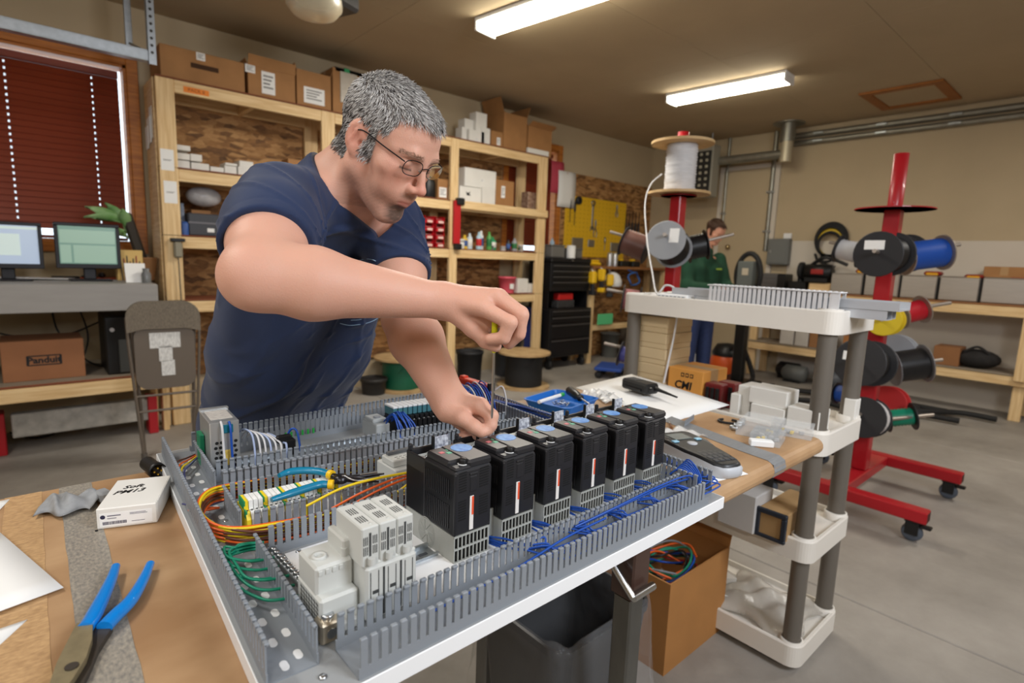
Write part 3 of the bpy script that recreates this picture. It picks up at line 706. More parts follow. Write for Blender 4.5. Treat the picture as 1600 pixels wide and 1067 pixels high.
# ================================================================ people: one continuous surface grown from a distance field
def V3(*a): return np.array(a, dtype=np.float32)
def D3(px, py, t): p = dep(px, py, t); return np.array(p[:], dtype=np.float32)
def cone(p, a, b, ra, rb):
    a = np.asarray(a, np.float32); b = np.asarray(b, np.float32); ab = b-a; q = p-a
    t = np.clip((q @ ab)/max(float(ab @ ab), 1e-9), 0, 1); e = q-t[:, None]*ab
    return np.sqrt((e*e).sum(1))-(ra+(rb-ra)*t)
def ell(p, c, r):
    r = np.asarray(r, np.float32); q = (p-np.asarray(c, np.float32)); k0 = np.sqrt(((q/r)**2).sum(1)); k1 = np.sqrt(((q/(r*r))**2).sum(1))
    return np.where(k1 > 1e-6, k0*(k0-1)/np.maximum(k1, 1e-6), -r.min())
def smin(a, b, k):
    h = np.clip(.5+.5*(b-a)/k, 0, 1); return b*(1-h)+a*h-k*h*(1-h)
def smax(a, b, k): return -smin(-a, -b, k)
def rotl(p, o, X, Y, Z):
    return (p-np.asarray(o, np.float32)) @ np.stack([X, Y, Z], 1).astype(np.float32)
def nets(f, lo, hi, h, B=8):
    lo = np.array(lo, np.float32); n = (np.ceil((np.array(hi)-lo)/h/B).astype(int))*B
    nb = n//B; G = np.stack(np.meshgrid(*[np.arange(k) for k in nb], indexing='ij'), -1).reshape(-1, 3)
    ctr = lo+(G*B+B/2)*h; d = np.concatenate([f(c) for c in np.array_split(ctr.astype(np.float32), max(1, len(ctr)//60000))])
    D = np.ones(tuple(n+1), np.float32)
    near = np.abs(d) < B*h*1.15
    inside = G[(~near) & (d < 0)]
    off = np.stack(np.meshgrid(*[np.arange(B)]*3, indexing='ij'), -1).reshape(-1, 3)
    for g in inside: D[g[0]*B:g[0]*B+B, g[1]*B:g[1]*B+B, g[2]*B:g[2]*B+B] = -1
    I = (G[near][:, None, :]*B+off[None]).reshape(-1, 3)
    for ch in np.array_split(I, max(1, len(I)//150000)):
        D[ch[:, 0], ch[:, 1], ch[:, 2]] = f((lo+ch*h).astype(np.float32))
    D[0] = D[-1] = 1; D[:, 0] = D[:, -1] = 1; D[:, :, 0] = D[:, :, -1] = 1
    S = D < 0
    c = np.zeros(tuple(n), np.int8)
    for i in (0, 1):
        for j in (0, 1):
            for k in (0, 1): c += S[i:n[0]+i, j:n[1]+j, k:n[2]+k]
    act = np.argwhere((c > 0) & (c < 8)); idx = np.full(tuple(n), -1, np.int32); idx[tuple(act.T)] = np.arange(len(act))
    acc = np.zeros((len(act), 3)); cnt = np.zeros(len(act))
    cor = [(i, j, k) for i in (0, 1) for j in (0, 1) for k in (0, 1)]
    val = {q: D[act[:, 0]+q[0], act[:, 1]+q[1], act[:, 2]+q[2]] for q in cor}
    for a in cor:
        for ax in range(3):
            if a[ax] == 0:
                b_ = list(a); b_[ax] = 1; b_ = tuple(b_); va, vb = val[a], val[b_]; m = (va < 0) != (vb < 0)
                t = np.where(m, va/np.where(m, va-vb, 1), 0); P = np.tile(np.array(a, float), (len(act), 1)); P[:, ax] = t
                acc += P*m[:, None]; cnt += m
    v = lo+(act+acc/cnt[:, None])*h
    Q = []
    for ax in range(3):
        o = [t for t in range(3) if t != ax]; A = [slice(1, None)]*3; A[ax] = slice(0, -1); Bs = [slice(1, None)]*3; Bs[ax] = slice(1, None)
        Sa = S[tuple(slice(0, -1) if t == ax else slice(None) for t in range(3))]; Sb = S[tuple(slice(1, None) if t == ax else slice(None) for t in range(3))]
        e = np.argwhere(Sa != Sb); e = e[(e[:, o[0]] > 0) & (e[:, o[1]] > 0) & (e[:, o[0]] < n[o[0]]) & (e[:, o[1]] < n[o[1]])]
        fl = Sa[tuple(e.T)]
        def cell(u, w): q = e.copy(); q[:, o[0]] -= u; q[:, o[1]] -= w; return idx[tuple(q.T)]
        q = np.stack([cell(1, 1), cell(0, 1), cell(0, 0), cell(1, 0)], 1)
        flip = ~fl if ax != 1 else fl
        q[flip] = q[flip][:, ::-1]; Q.append(q)
    return v, np.concatenate(Q)
def relax(v, q, it=2, k=.5):
    for _ in range(it):
        s = np.zeros_like(v); c = np.zeros(len(v))
        for i in range(4):
            a, b_ = q[:, i], q[:, (i+1) % 4]
            np.add.at(s, a, v[b_]); np.add.at(c, a, 1); np.add.at(s, b_, v[a]); np.add.at(c, b_, 1)
        v = v*(1-k)+k*s/np.maximum(c, 1)[:, None]
    return v
def npmesh(name, v, q, mats, col=None):
    me = bpy.data.meshes.new(name); me.vertices.add(len(v)); me.vertices.foreach_set('co', v.astype(np.float32).ravel())
    me.loops.add(q.size); me.loops.foreach_set('vertex_index', q.astype(np.int32).ravel())
    me.polygons.add(len(q)); k = q.shape[1]; me.polygons.foreach_set('loop_start', np.arange(len(q), dtype=np.int32)*k)
    me.polygons.foreach_set('use_smooth', np.ones(len(q), bool))
    for m in mats: me.materials.append(m)
    me.update(calc_edges=True)
    if col is not None:
        a = me.color_attributes.new('tone', 'FLOAT_COLOR', 'POINT'); a.data.foreach_set('color', np.concatenate([col, np.ones((len(col), 1))], 1).astype(np.float32).ravel())
    return me
def vc_mat(name, rough, sss=0, bump=0, bs=600, spec=.4, sheen=0):
    m = bpy.data.materials.new(name); m.use_nodes = True; nt = m.node_tree; b = nt.nodes['Principled BSDF']
    a = nt.nodes.new('ShaderNodeAttribute'); a.attribute_name = 'tone'; nt.links.new(a.outputs['Color'], b.inputs['Base Color'])
    b.inputs['Roughness'].default_value = rough; b.inputs['Specular IOR Level'].default_value = spec; b.inputs['Sheen Weight'].default_value = sheen
    if sss: b.inputs['Subsurface Weight'].default_value = sss; b.inputs['Subsurface Radius'].default_value = (.010, .004, .0025); b.inputs['Subsurface Scale'].default_value = 1
    if bump:
        n = nt.nodes.new('ShaderNodeTexNoise'); n.inputs['Scale'].default_value = bs; n.inputs['Detail'].default_value = 4
        tc = nt.nodes.new('ShaderNodeTexCoord'); nt.links.new(tc.outputs['Object'], n.inputs['Vector'])
        bp = nt.nodes.new('ShaderNodeBump'); bp.inputs['Strength'].default_value = bump; bp.inputs['Distance'].default_value = .002
        nt.links.new(n.outputs[0], bp.inputs['Height']); nt.links.new(bp.outputs[0], b.inputs['Normal'])
    return m
def lcol(c): return np.array(lin(c), np.float32)
def wob(p, s, seed=0):
    """cheap smooth 3-D noise in -1..1"""
    r_ = np.random.RandomState(seed); o = np.zeros(len(p), np.float32)
    for k in range(5):
        d = r_.normal(size=3).astype(np.float32); d /= np.linalg.norm(d); o += np.sin(p @ (d*s*(.7+.3*k))+r_.uniform(0, 6.28))
    return o/5

# ---------------------------------------------------------------- head, in its own frame: x to his right, y forward, z up
def head_sdf(q, age=1):
    m = np.abs(q); X, Y, Z = q[:, 0], q[:, 1], q[:, 2]
    s = q.copy(); s[:, 0] = m[:, 0]                        # mirrored
    d = ell(q, (0, -.020, .043), (.0765, .100, .081))
    d = smin(d, ell(q, (0, .042, .035), (.063, .053, .066)), .03)
    d = smin(d, ell(q, (0, .046, -.030), (.056, .046, .058)), .03)
    d = smin(d, ell(q, (0, .040, -.078), (.046, .048, .040)), .025)
    d = smin(d, cone(s, (.058, -.002, -.052), (.020, .067, -.107), .016, .014), .022)
    d = smin(d, cone(s, (.060, .0, -.01), (.058, -.002, -.052), .016, .016), .02)
    d = smin(d, ell(q, (0, .074, -.108), (.026, .016, .018)), .016)
    d = smin(d, ell(s, (.047, .058, -.014), (.021, .022, .016)), .02)
    d = smin(d, ell(s, (.036, .064, -.045), (.02, .02, .024)), .02)
    d = smin(d, cone(s, (.0, .0905, .026), (.030, .086, .029), .008, .0085), .014)
    d = smin(d, cone(s, (.030, .086, .029), (.052, .063, .024), .0085, .008), .014)
    d = smax(d, -ell(s, (.033, .099, .008), (.0175, .016, .0105)), .014)
    # eyeball under a lowered upper lid, lower lid roll
    d = smin(d, ell(s, (.033, .0765, .007), (.0128, .0128, .0122)), .003)
    d = smin(d, ell(s, (.033, .0772, .0095), (.0148, .0140, .0098)), .003)
    d = smin(d, cone(s, (.021, .0865, -.0035), (.046, .0805, -.002), .0028, .0026), .005)
    # nose
    d = smin(d, cone(q, (0, .090, .022), (0, .1155, -.026), .0072, .0085), .010)
    d = smin(d, ell(q, (0, .1165, -.0275), (.0105, .0105, .0095)), .006)
    d = smin(d, ell(s, (.0125, .1045, -.0325), (.0078, .011, .0078)), .006)
    d = smax(d, -ell(s, (.0062, .1095, -.0405), (.0036, .0062, .0042)), .003)
    # mouth
    d = smin(d, ell(q, (0, .080, -.056), (.030, .021, .024)), .018)
    d = smin(d, cone(s, (0, .1005, -.0595), (.022, .0885, -.0640), .0048, .0022), .006)
    d = smin(d, cone(s, (0, .0985, -.0715), (.019, .0890, -.0680), .0055, .0026), .006)
    d = smax(d, -cone(s, (0, .1055, -.0655), (.023, .0930, -.0665), .0011, .0009), .0025)
    d = smax(d, -cone(q, (-.012, .0965, -.0825), (.012, .0965, -.0825), .003, .003), .008)   # under the lower lip
    d = smax(d, -cone(s, (.0, .1035, .027), (.0, .1035, .036), .0012, .0008), .006)
    # ear: a tilted shell
    a = math.radians(14); ca, sa = math.cos(a), math.sin(a)
    e = np.stack([m[:, 0]-.0775-.0*Y, (Y+.012)*ca+(Z+.002)*sa, -(Y+.012)*sa+(Z+.002)*ca], 1); e[:, 0] = e[:, 0]+e[:, 1]*.38
    E = ell(e, (0, 0, .004), (.0075, .0185, .0315))
    E = smax(E, -ell(e, (.010, .0015, .006), (.0085, .0105, .0190)), .004)
    E = smin(E, ell(e, (.001, .004, -.022), (.0055, .0100, .0105)), .006)
    E = smin(E, cone(e, (.0035, -.006, -.010), (.004, .003, .016), .0030, .0028), .003)
    E = smin(E, ell(e, (.003, .0135, -.006), (.0042, .0042, .0065)), .003)
    d = smin(d, E, .006)
    d = smax(d, -ell(s, (.0765, .0025, -.004), (.006, .0042, .006)), .003)
    return d

RH = np.array(RR[:], np.float32); FH = np.array(_f[:], np.float32)
def head_frame(theta, pitch, tilt, earpx, edepth, sc=1.0):
    R_ = np.array([RH[0], RH[1], 0]); R_ /= np.linalg.norm(R_); B_ = -np.array([FH[0], FH[1], 0]); B_ /= np.linalg.norm(B_)
    Fh = math.cos(theta)*R_+math.sin(theta)*B_
    Z = np.array([0, 0, 1.]); rt = np.cross(Fh, Z)
    F = math.cos(pitch)*Fh-math.sin(pitch)*Z; U = np.cross(rt, F)
    rt2 = rt*math.cos(tilt)+U*math.sin(tilt); U2 = np.cross(rt2, F)
    ear = D3(*earpx, edepth); O = ear-(rt2*.078+F*-.012+U2*-.004)*sc
    return O, rt2, F, U2
HS = .92                                    # head size
HO, HX, HY, HZ = head_frame(math.radians(27), math.radians(33.5), math.radians(-2), (554, 217), .955, HS)
def hl(x, y, z): return HO+(HX*x+HY*y+HZ*z)*HS

sR, eR, wR = D3(438, 322, .95), D3(401, 431, .775), D3(688, 470, .885)
sL, eL, wL = D3(612, 350, 1.20), D3(634, 498, 1.07), D3(700, 624, .945)
nb = D3(522, 300, 1.10)                     # neck base
HANDR = dict(W=(696, 470, .885), idx=[(752, 480, .862), (797, 504, .852), (787, 528, .858), (766, 530, .866)],
    mid=[(774, 464, .878), (815, 492, .870), (811, 522, .876), (795, 537, .886)],
    rng=[(780, 464, .900), (815, 489, .893), (813, 517, .897), (800, 533, .904)],
    pnk=[(778, 468, .918), (806, 494, .914), (807, 515, .916), (796, 529, .918)],
    thb=[(712, 486, .880), (738, 513, .880), (759, 533, .883), (774, 541, .878)], palm=[(768, 490, .890), (758, 503, .897), (768, 502, .902)])
HANDL = dict(W=(704, 628, .945), idx=[(750, 634, .915), (768, 650, .905), (767, 664, .902), (762, 672, .900)],
    mid=[(744, 640, .935), (763, 655, .925), (757, 672, .922), (746, 680, .918)],
    rng=[(733, 650, .945), (748, 668, .938), (740, 681, .934), (728, 684, .930)],
    pnk=[(720, 657, .950), (732, 674, .945), (724, 684, .940), (714, 685, .936)],
    thb=[(700, 643, .925), (722, 653, .905), (741, 667, .897), (752, 675, .893)], palm=[(730, 650, .935), (720, 655, .935)])
def hand_sdf(p, Hd, k=.008):
    W = D3(*Hd['W']); d = None; rad = dict(idx=.0110, mid=.0110, rng=.0104, pnk=.0092)
    for f in ('idx', 'mid', 'rng', 'pnk'):
        J = [D3(*j) for j in Hd[f]]; r = rad[f]
        c = cone(p, W, J[0], .0215, r+.0035); d = c if d is None else smin(d, c, .014)
    for f in ('idx', 'mid', 'rng', 'pnk'):
        J = [D3(*j) for j in Hd[f]]; r = rad[f]
        c = smin(cone(p, J[0], J[1], r+.0022, r+.0002), cone(p, J[1], J[2], r+.0006, r-.0008), .004); c = smin(c, cone(p, J[2], J[3], r-.0008, r-.0016), .003)
        d = smin(d, c, .0045)
    J = [D3(*j) for j in Hd['thb']]
    c = smin(cone(p, J[0], J[1], .0195, .0135), cone(p, J[1], J[2], .0132, .0116), .006); c = smin(c, cone(p, J[2], J[3], .0120, .0098), .004)
    d = smin(d, c, .007)
    for P in Hd['palm']: d = smin(d, cone(p, W, D3(*P), .020, .0165), .010)
    return d
TR = sL-sR; TR[2] = 0; TR = -TR/np.linalg.norm(TR)            # his right
def bend(a, b_, t, off): return a+(b_-a)*t+np.asarray(off, np.float32)
def arm_sdf(p, s, e, w, ru=.056, rf=.051, rw=.0275):
    d = cone(p, s, e, ru+.006, ru-.013)
    d = smin(d, ell(p, bend(s, e, .55, (0, 0, .0)), (ru, ru, ru)), .03)
    m = e+(w-e)*.28
    d = smin(d, cone(p, e, m, ru-.011, rf), .03); d = smin(d, cone(p, m, w, rf, rw), .02)
    return d
def trunk_sdf(p):
    d = cone(p, nb+np.array([0, 0, -.02]), sR, .062, .05); d = smin(d, cone(p, nb+np.array([0, 0, -.02]), sL, .062, .05), .05)
    return d
def body_sdf(p):
    d = head_sdf(rotl(p, HO, HX, HY, HZ)/HS)*HS
    nk = hl(0, -.040, -.035); d = smin(d, cone(p, nk, nb, .056, .060), .022)
    d = smin(d, cone(p, hl(.045, -.005, -.045), D3(512, 316, 1.03), .014, .014), .03)
    d = smin(d, trunk_sdf(p), .05)
    a = arm_sdf(p, sR, eR, wR); a = smin(a, hand_sdf(p, HANDR), .016); d = smin(d, a, .03)
    a2 = arm_sdf(p, sL, eL, wL, .052, .048, .030); a2 = smin(a2, hand_sdf(p, HANDL), .016)
    return smin(d, a2, .006)
def body_cols(v):
    p = v.astype(np.float32); q = rotl(p, HO, HX, HY, HZ)/HS; X, Y, Z = np.abs(q[:, 0]), q[:, 1], q[:, 2]
    skin, red, pale = lcol((214, 166, 144)), lcol((202, 132, 112)), lcol((230, 182, 158))
    n = wob(p, 60, 1)*.5+wob(p, 140, 2)*.3; n = np.clip(.5+.5*n, 0, 1)[:, None]
    c = skin*(1-n*.25)+red*n*.25
    def mix(c, col, w): w = np.clip(w, 0, 1)[:, None]; return c*(1-w)+col*w
    onhead = np.linalg.norm(q, axis=1) < .17
    g = lambda cx, cy, cz, r: np.exp(-(((X-cx)**2+(Y-cy)**2+(Z-cz)**2)/r**2))*onhead
    c = mix(c, lcol((204, 118, 96)), .55*g(0, .118, -.028, .018)+.45*g(.078, -.012, .0, .035)+.3*g(.045, .07, -.02, .025))
    # stubble beard: jaw, chin and upper lip
    nn = np.clip(.5+.5*wob(p, 900, 5), 0, 1)
    goat = np.clip((.034-np.hypot(X, (Z+.088)*.9))/.016, 0, 1)*(Y > .05)*np.clip((-.068-Z)/.008+.4, 0, 1)
    mus = np.clip((.030-X)/.01, 0, 1)*np.clip(1-np.abs(Z+.050)/.010, 0, 1)*(Y > .07)
    jaw = np.clip((-.045-Z)/.03, 0, 1)*np.clip((Y+.02)/.03, 0, 1)*(Z > -.13)
    c = mix(c, lcol((104, 84, 74)), (.9*goat*(.55+.6*nn)+.6*mus*(.5+.7*nn)+.34*jaw*(.5+.7*nn))*onhead)
    lip = np.clip(1-np.abs(Z+.0655)/.0105, 0, 1)*np.clip((.024-X)/.006, 0, 1)*(Y > .088)
    c = mix(c, lcol((180, 104, 92)), .75*lip*onhead)
    # scalp under the hair, brows, eyes
    c = mix(c, lcol((112, 106, 102)), scalp_mask(q)*onhead)
    bz = .030-.16*(X-.03)**2*30; brow = np.clip(1-np.abs(Z-bz)/.006, 0, 1)*(X > .010)*(X < .056)*(Y > .05)
    c = mix(c, lcol((112, 92, 80)), .35*brow*onhead)
    lash = np.clip(1-np.abs(Z+.0006)/.0030, 0, 1)*(np.abs(X-.033) < .014)*(Y > .078)*(Y < .094)
    c = mix(c, lcol((48, 34, 30)), .95*lash*onhead)
    return c
def scalp_mask(q):
    X, Y, Z = np.abs(q[:, 0]), q[:, 1], q[:, 2]
    top = np.clip((Z-(.084-.35*np.maximum(X-.035, 0)+.0*Y))/.006, 0, 1)*(Y > 0)          # forehead line
    side = np.clip((.052-.10*np.maximum(.05-Z, 0)-Y)/.006, 0, 1)*np.clip((Z-.030)/.01, 0, 1)  # temple
    burn = np.clip((.030-Y)/.005, 0, 1)*np.clip((Y-.006)/.004, 0, 1)*np.clip((Z+.030)/.01, 0, 1)
    back = np.clip((-.026-Y)/.006, 0, 1)*np.clip((Z+.055-.25*np.maximum(-.08-Y, 0))/.01, 0, 1)
    return np.clip(np.maximum.reduce([top, side, burn, back]), 0, 1)
SKIN = vc_mat('skin', .52, .18, .25, 420, .38)

v, q = nets(body_sdf, (.10, .50, 1.08), (.86, 1.34, 1.80), .0022)
v = relax(v, q, 2, .45)
man = thing('person', 'grey haired man in a navy t-shirt and glasses leaning over the panel with a screwdriver', 'person', (.46, 1.46, 0))
ML = np.array(man.location, np.float32)
bm_ = npmesh('body', v-ML, q, [SKIN], body_cols(v)); part('body', bm_, None, man)
HV, HQ = v, q
# ---- t-shirt
pel = D3(428, 640, 1.56); sp = (nb-pel)/np.linalg.norm(nb-pel); TF = np.cross([0, 0, 1.], TR); TF /= np.linalg.norm(TF)
cR = sR+(eR-sR)*.64; dR = (eR-sR)/np.linalg.norm(eR-sR); dR = dR+np.array([.10, -.1, -.05]); dR /= np.linalg.norm(dR)
cL = sL+(eL-sL)*.58; dL = (eL-sL)/np.linalg.norm(eL-sL)
n0 = D3(512, 248, 1.13); n1 = D3(574, 380, 1.01); nd = (n0-n1)/np.linalg.norm(n0-n1); TRt = TR+np.array([0, 0, .62]); NN = np.cross(nd, TRt); NN = NN if NN[2] > 0 else -NN; NN /= np.linalg.norm(NN)
ZHEM = .86
def torso(p):
    d = None
    for s in (-1, 1):
        a = nb-sp*.16+TR*s*.088+TF*.0; b_ = pel+TR*s*.082-np.array([0, 0, .02]); m = (a+b_)/2+TF*.012
        c = smin(cone(p, a, m, .100, .112), cone(p, m, b_, .112, .108), .03)
        c = smin(c, cone(p, b_, b_-np.array([0, 0, .2]), .108, .114), .03)
        d = c if d is None else smin(d, c, .08)
    return d
def shirt_sdf(p):
    d = smin(cone(p, hl(0, -.040, -.035), nb, .056, .060), smin(trunk_sdf(p), torso(p), .05), .05)
    a = smin(cone(p, sR, eR, .062, .060), ell(p, bend(sR, eR, .35, (0, 0, 0)), (.064, .064, .064)), .03)
    b_ = cone(p, sL, eL, .058, .058)
    d = smin(smin(d, a, .035), b_, .035)-.0075
    # cloth folds: radiating from the arm pits, hanging at the waist, rings on the sleeves
    w1 = wob(p, 9, 11); w2 = wob(p, 15, 12); fo = 0
    ridge = lambda ph, e=2.2: (1-np.abs(np.sin(ph)))**e
    for A, s in ((sR+np.array([0, 0, -.085]), 1), (sL+np.array([0, 0, -.085]), -1)):
        e = p-A.astype(np.float32); u = e @ TR.astype(np.float32); th_ = np.arctan2(e[:, 2], -s*u); R_ = np.linalg.norm(e, axis=1)
        fo = fo+.0150*ridge(6.5*th_+1.6*w1+8*R_)*np.exp(-R_/.22)*np.clip(R_/.05, 0, 1)
    up = np.clip((p[:, 2]-1.16)/.12, 0, 1)
    fo = fo+.0110*ridge((p @ TR.astype(np.float32))*38+2.2*w1+p[:, 2]*6, 1.6)*(1-up)*np.clip(.6+.8*w2, 0, 1)+.0065*ridge(p[:, 2]*50+(p @ TR.astype(np.float32))*30+2.5*w2)*np.clip(.5+w1, 0, 1)
    d = d-fo+.0045*np.clip(fo/.004, 0, 1)
    # openings
    d = smax(d, -np.maximum(-((p-cR) @ dR.astype(np.float32)), cone(p, cR-dR*.02, eR+dR*.12, .11, .11)), .003)
    d = smax(d, -np.maximum(-((p-cL) @ dL.astype(np.float32)), cone(p, cL-dL*.02, eL+dL*.12, .11, .11)), .003)
    d = smax(d, -(cone(p, cR-dR*.035, eR, .0545, .0545)), .003); d = smax(d, -(cone(p, cL-dL*.03, eL, .0530, .0530)), .003)
    d = smax(d, -np.maximum(-((p-n1) @ NN.astype(np.float32)), cone(p, nb+TF*.004-sp*.10, hl(0, -.02, .0)+TF*.010, .100, .100)), .003)
    ring = np.abs((p-n1) @ NN.astype(np.float32)+.009); nearn = np.linalg.norm(p-(n0+n1)/2, axis=1) < .12
    d = d-.0014*nearn*np.clip(1-ring/.009, 0, 1)**.5
    hemr = np.abs((p-cR) @ dR.astype(np.float32)+.022); d = d+.0012*np.clip(1-hemr/.0018, 0, 1)*(cone(p, cR-dR*.05, eR, .1, .1) < 0)
    return np.maximum(d, ZHEM-p[:, 2])
SHIRT = mat('navy_cotton', (29, 45, 79), .85, var=.10, scale=16, bump=.10, bscale=900)
SHIRT.node_tree.nodes['Principled BSDF'].inputs['Sheen Weight'].default_value = .12
v, q = nets(shirt_sdf, (.10, .78, .84), (.90, 1.84, 1.64), .0036)
v = relax(v, q, 2, .5)
SV, SQ = v, q
sh = part('t_shirt', npmesh('t_shirt', v-ML, q, [SHIRT]), None, man, label='navy blue t-shirt')
from mathutils.bvhtree import BVHTree
def on_mesh(V, Q, px, py):
    global _bv
    d = ray(px, py); h = _bv.ray_cast(Vector((0, 0, H)), d.normalized())
    return (h[0]+h[1]*.0008) if h[0] else None
_bv = BVHTree.FromPolygons([tuple(x) for x in SV], [tuple(int(i) for i in x) for x in SQ])
PRINT = mat('pale_blue_print', (150, 178, 204), .7)
for arc in ([(557, 410), (566, 406), (577, 405), (587, 408), (592, 414)], [(531, 505), (545, 508), (560, 507), (575, 504), (588, 498), (594, 492)], [(548, 500), (562, 499), (574, 495)]):
    P = [on_mesh(SV, SQ, *a) for a in arc]; P = [p for p in P if p is not None]
    if len(P) > 2: m_ = MB(); m_.tube([p-man.location for p in bez(P, 4)], .0009, 4); part('printed_arc', m_, PRINT, sh)
# ---- jeans and boots
def jeans_sdf(p):
    d = None
    for s in (-1, 1):
        hp = pel+TR*s*.085+np.array([0, .0, -.10]); kn = np.array([hp[0]+TR[0]*s*.05, hp[1]+TR[1]*s*.05-.03, .50]); an = np.array([kn[0]+TR[0]*s*.02, kn[1]+.06, .07])
        c = smin(cone(p, hp, kn, .092, .068), cone(p, kn, an, .066, .056), .03); d = c if d is None else smin(d, c, .03)
    d = smin(d, ell(p, pel+np.array([0, 0, -.08]), (.17, .125, .13)), .04)
    return d-.002*wob(p, 40, 21)
JEAN = mat('blue_denim', (44, 56, 84), .85, var=.15, scale=60, bump=.1)
v, q = nets(jeans_sdf, (.05, 1.2, .04), (1.0, 1.95, 1.02), .007); v = relax(v, q, 2, .5)
part('jeans', npmesh('jeans', v-ML, q, [JEAN]), None, man)
def boot(s):
    hp = pel+TR*s*.155; c = np.array([hp[0], hp[1]+.03, 0])
    f = lambda p: smin(smin(cone(p, c+[0, 0, .13], c+[0, 0, .05], .052, .05), cone(p, c+[0, 0, .042], c+TF*.15+[0, 0, .036], .042, .036), .03), ell(p, c+TF*.15+[0, 0, .03], (.05, .05, .03)), .02)
    g = lambda p: np.maximum(f(p), .002-p[:, 2])
    v, q = nets(g, c+[-.25, -.25, -.02], c+[.25, .25, .2], .006); return v, q
for s in (-1, 1):
    v, q = boot(s); part('boot', npmesh('boot', v-ML, q, [mat('brown_boot_leather', (84, 60, 40), .6)]), None, man)
# ---- hair: short curved locks rooted in the scalp
def hair_mesh(name, V, Q, mask, frame, hs, n, seed, mats, wts, lenf, combf, rad=.00042):
    r_ = np.random.RandomState(seed); ctr = V[Q].mean(1); m = mask(ctr); a = V[Q[:, 1]]-V[Q[:, 0]]; b_ = V[Q[:, 3]]-V[Q[:, 0]]
    nn = np.cross(V[Q[:, 2]]-V[Q[:, 0]], V[Q[:, 3]]-V[Q[:, 1]]); ar = np.linalg.norm(nn, axis=1)+1e-12; w = ar*m; w /= w.sum()
    k = r_.choice(len(Q), n, p=w); u = r_.rand(n, 2); P = V[Q[k, 0]]+a[k]*u[:, :1]+b_[k]*u[:, 1:]; N = nn[k]/ar[k][:, None]
    O, X, Y, Z = frame; loc = (P-O) @ np.stack([X, Y, Z], 1)/hs; Nl = N @ np.stack([X, Y, Z], 1)
    L = lenf(loc, r_)*hs; Cm = combf(loc, Nl, r_)
    Cm = Cm-Nl*(Cm*Nl).sum(1)[:, None]; Cm /= np.linalg.norm(Cm, axis=1)[:, None]+1e-6; Cm = Cm+Nl*.16; seg = 4; pts = []
    cur = loc*hs-Nl*.001; d = Nl*.42+Cm*.8+r_.normal(size=(n, 3))*.10; ph = r_.uniform(0, 6.28, n)
    side = np.cross(Nl, Cm); ph = 5*wob(loc.astype(np.float32), 95, 41)+ph*.12
    for s in range(seg+1):
        pts.append(cur.copy()); dd = d/np.linalg.norm(d, axis=1)[:, None]; cur = cur+dd*(L/seg)[:, None]
        d = d*.5+Cm*.7+Nl*.04+side*(np.sin(ph+s*1.6)*.34)[:, None]
    pts = np.stack(pts, 1); W = np.stack([X, Y, Z], 0)
    pw = pts @ W+O
    t = pw[:, 1:]-pw[:, :-1]; t = np.concatenate([t, t[:, -1:]], 1); t /= np.linalg.norm(t, axis=2)[..., None]
    n1_ = np.cross(t, np.array([.3, .5, .8])); n1_ /= np.linalg.norm(n1_, axis=2)[..., None]; n2_ = np.cross(t, n1_)
    rr = rad*np.array([1.1, 1.2, 1.1, .8, .25])[None, :, None]*r_.uniform(.7, 1.4, (n, 1, 1))
    ringv = np.stack([pw+rr*(n1_*math.cos(b)+n2_*math.sin(b)) for b in (0, 2.094, 4.189)], 2)   # n,seg+1,3,3
    V2 = ringv.reshape(-1, 3); base = (np.arange(n)*(seg+1)*3)[:, None, None]
    F = np.array([[[s*3+j, s*3+(j+1) % 3, (s+1)*3+(j+1) % 3, (s+1)*3+j] for j in range(3)] for s in range(seg)]).reshape(-1, 4)
    Q2 = (base.reshape(-1, 1, 1)+F[None]).reshape(-1, 4)
    me = npmesh(name, V2, Q2, mats)
    mi = wts(loc, r_); me.polygons.foreach_set('material_index', np.repeat(mi, len(F)).astype(np.int32)); me.update()
    return me
def lenf(l, r_):
    X, Y, Z = np.abs(l[:, 0]), l[:, 1], l[:, 2]; top = np.clip((Z-.06)/.05, 0, 1); fr = np.clip((Y-.02)/.05, 0, 1)*top
    return (.009+.011*top+.018*fr)*r_.uniform(.7, 1.25, len(l))
def combf(l, N, r_):
    X, Y, Z = l[:, 0], l[:, 1], l[:, 2]; top = np.clip((Z-.06)/.05, 0, 1)[:, None]
    c = top*np.array([.18, .95, .12])+(1-top)*np.array([0, -.35, -1.0])
    f = l.astype(np.float32); c = c+.45*np.stack([wob(f, 70, 51), wob(f, 80, 52)*.5, wob(f, 75, 53)*.5], 1)
    return c+r_.normal(size=l.shape)*.10
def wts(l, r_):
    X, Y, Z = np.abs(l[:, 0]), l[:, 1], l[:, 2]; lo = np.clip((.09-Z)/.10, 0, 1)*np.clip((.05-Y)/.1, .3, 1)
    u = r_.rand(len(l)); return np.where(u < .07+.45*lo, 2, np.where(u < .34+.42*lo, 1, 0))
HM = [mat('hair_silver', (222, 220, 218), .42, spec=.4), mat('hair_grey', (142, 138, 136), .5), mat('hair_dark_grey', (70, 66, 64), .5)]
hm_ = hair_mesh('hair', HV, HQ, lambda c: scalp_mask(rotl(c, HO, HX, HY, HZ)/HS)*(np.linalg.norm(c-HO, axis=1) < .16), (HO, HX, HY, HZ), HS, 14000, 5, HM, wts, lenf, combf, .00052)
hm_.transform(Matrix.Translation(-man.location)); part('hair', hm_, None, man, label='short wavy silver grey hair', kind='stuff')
def browm(c):
    q = rotl(c, HO, HX, HY, HZ)/HS; X, Y, Z = np.abs(q[:, 0]), q[:, 1], q[:, 2]; bz = .030-4.8*(X-.03)**2
    return (np.abs(Z-bz) < .0045)*(X > .010)*(X < .054)*(Y > .05)*1.0+1e-12
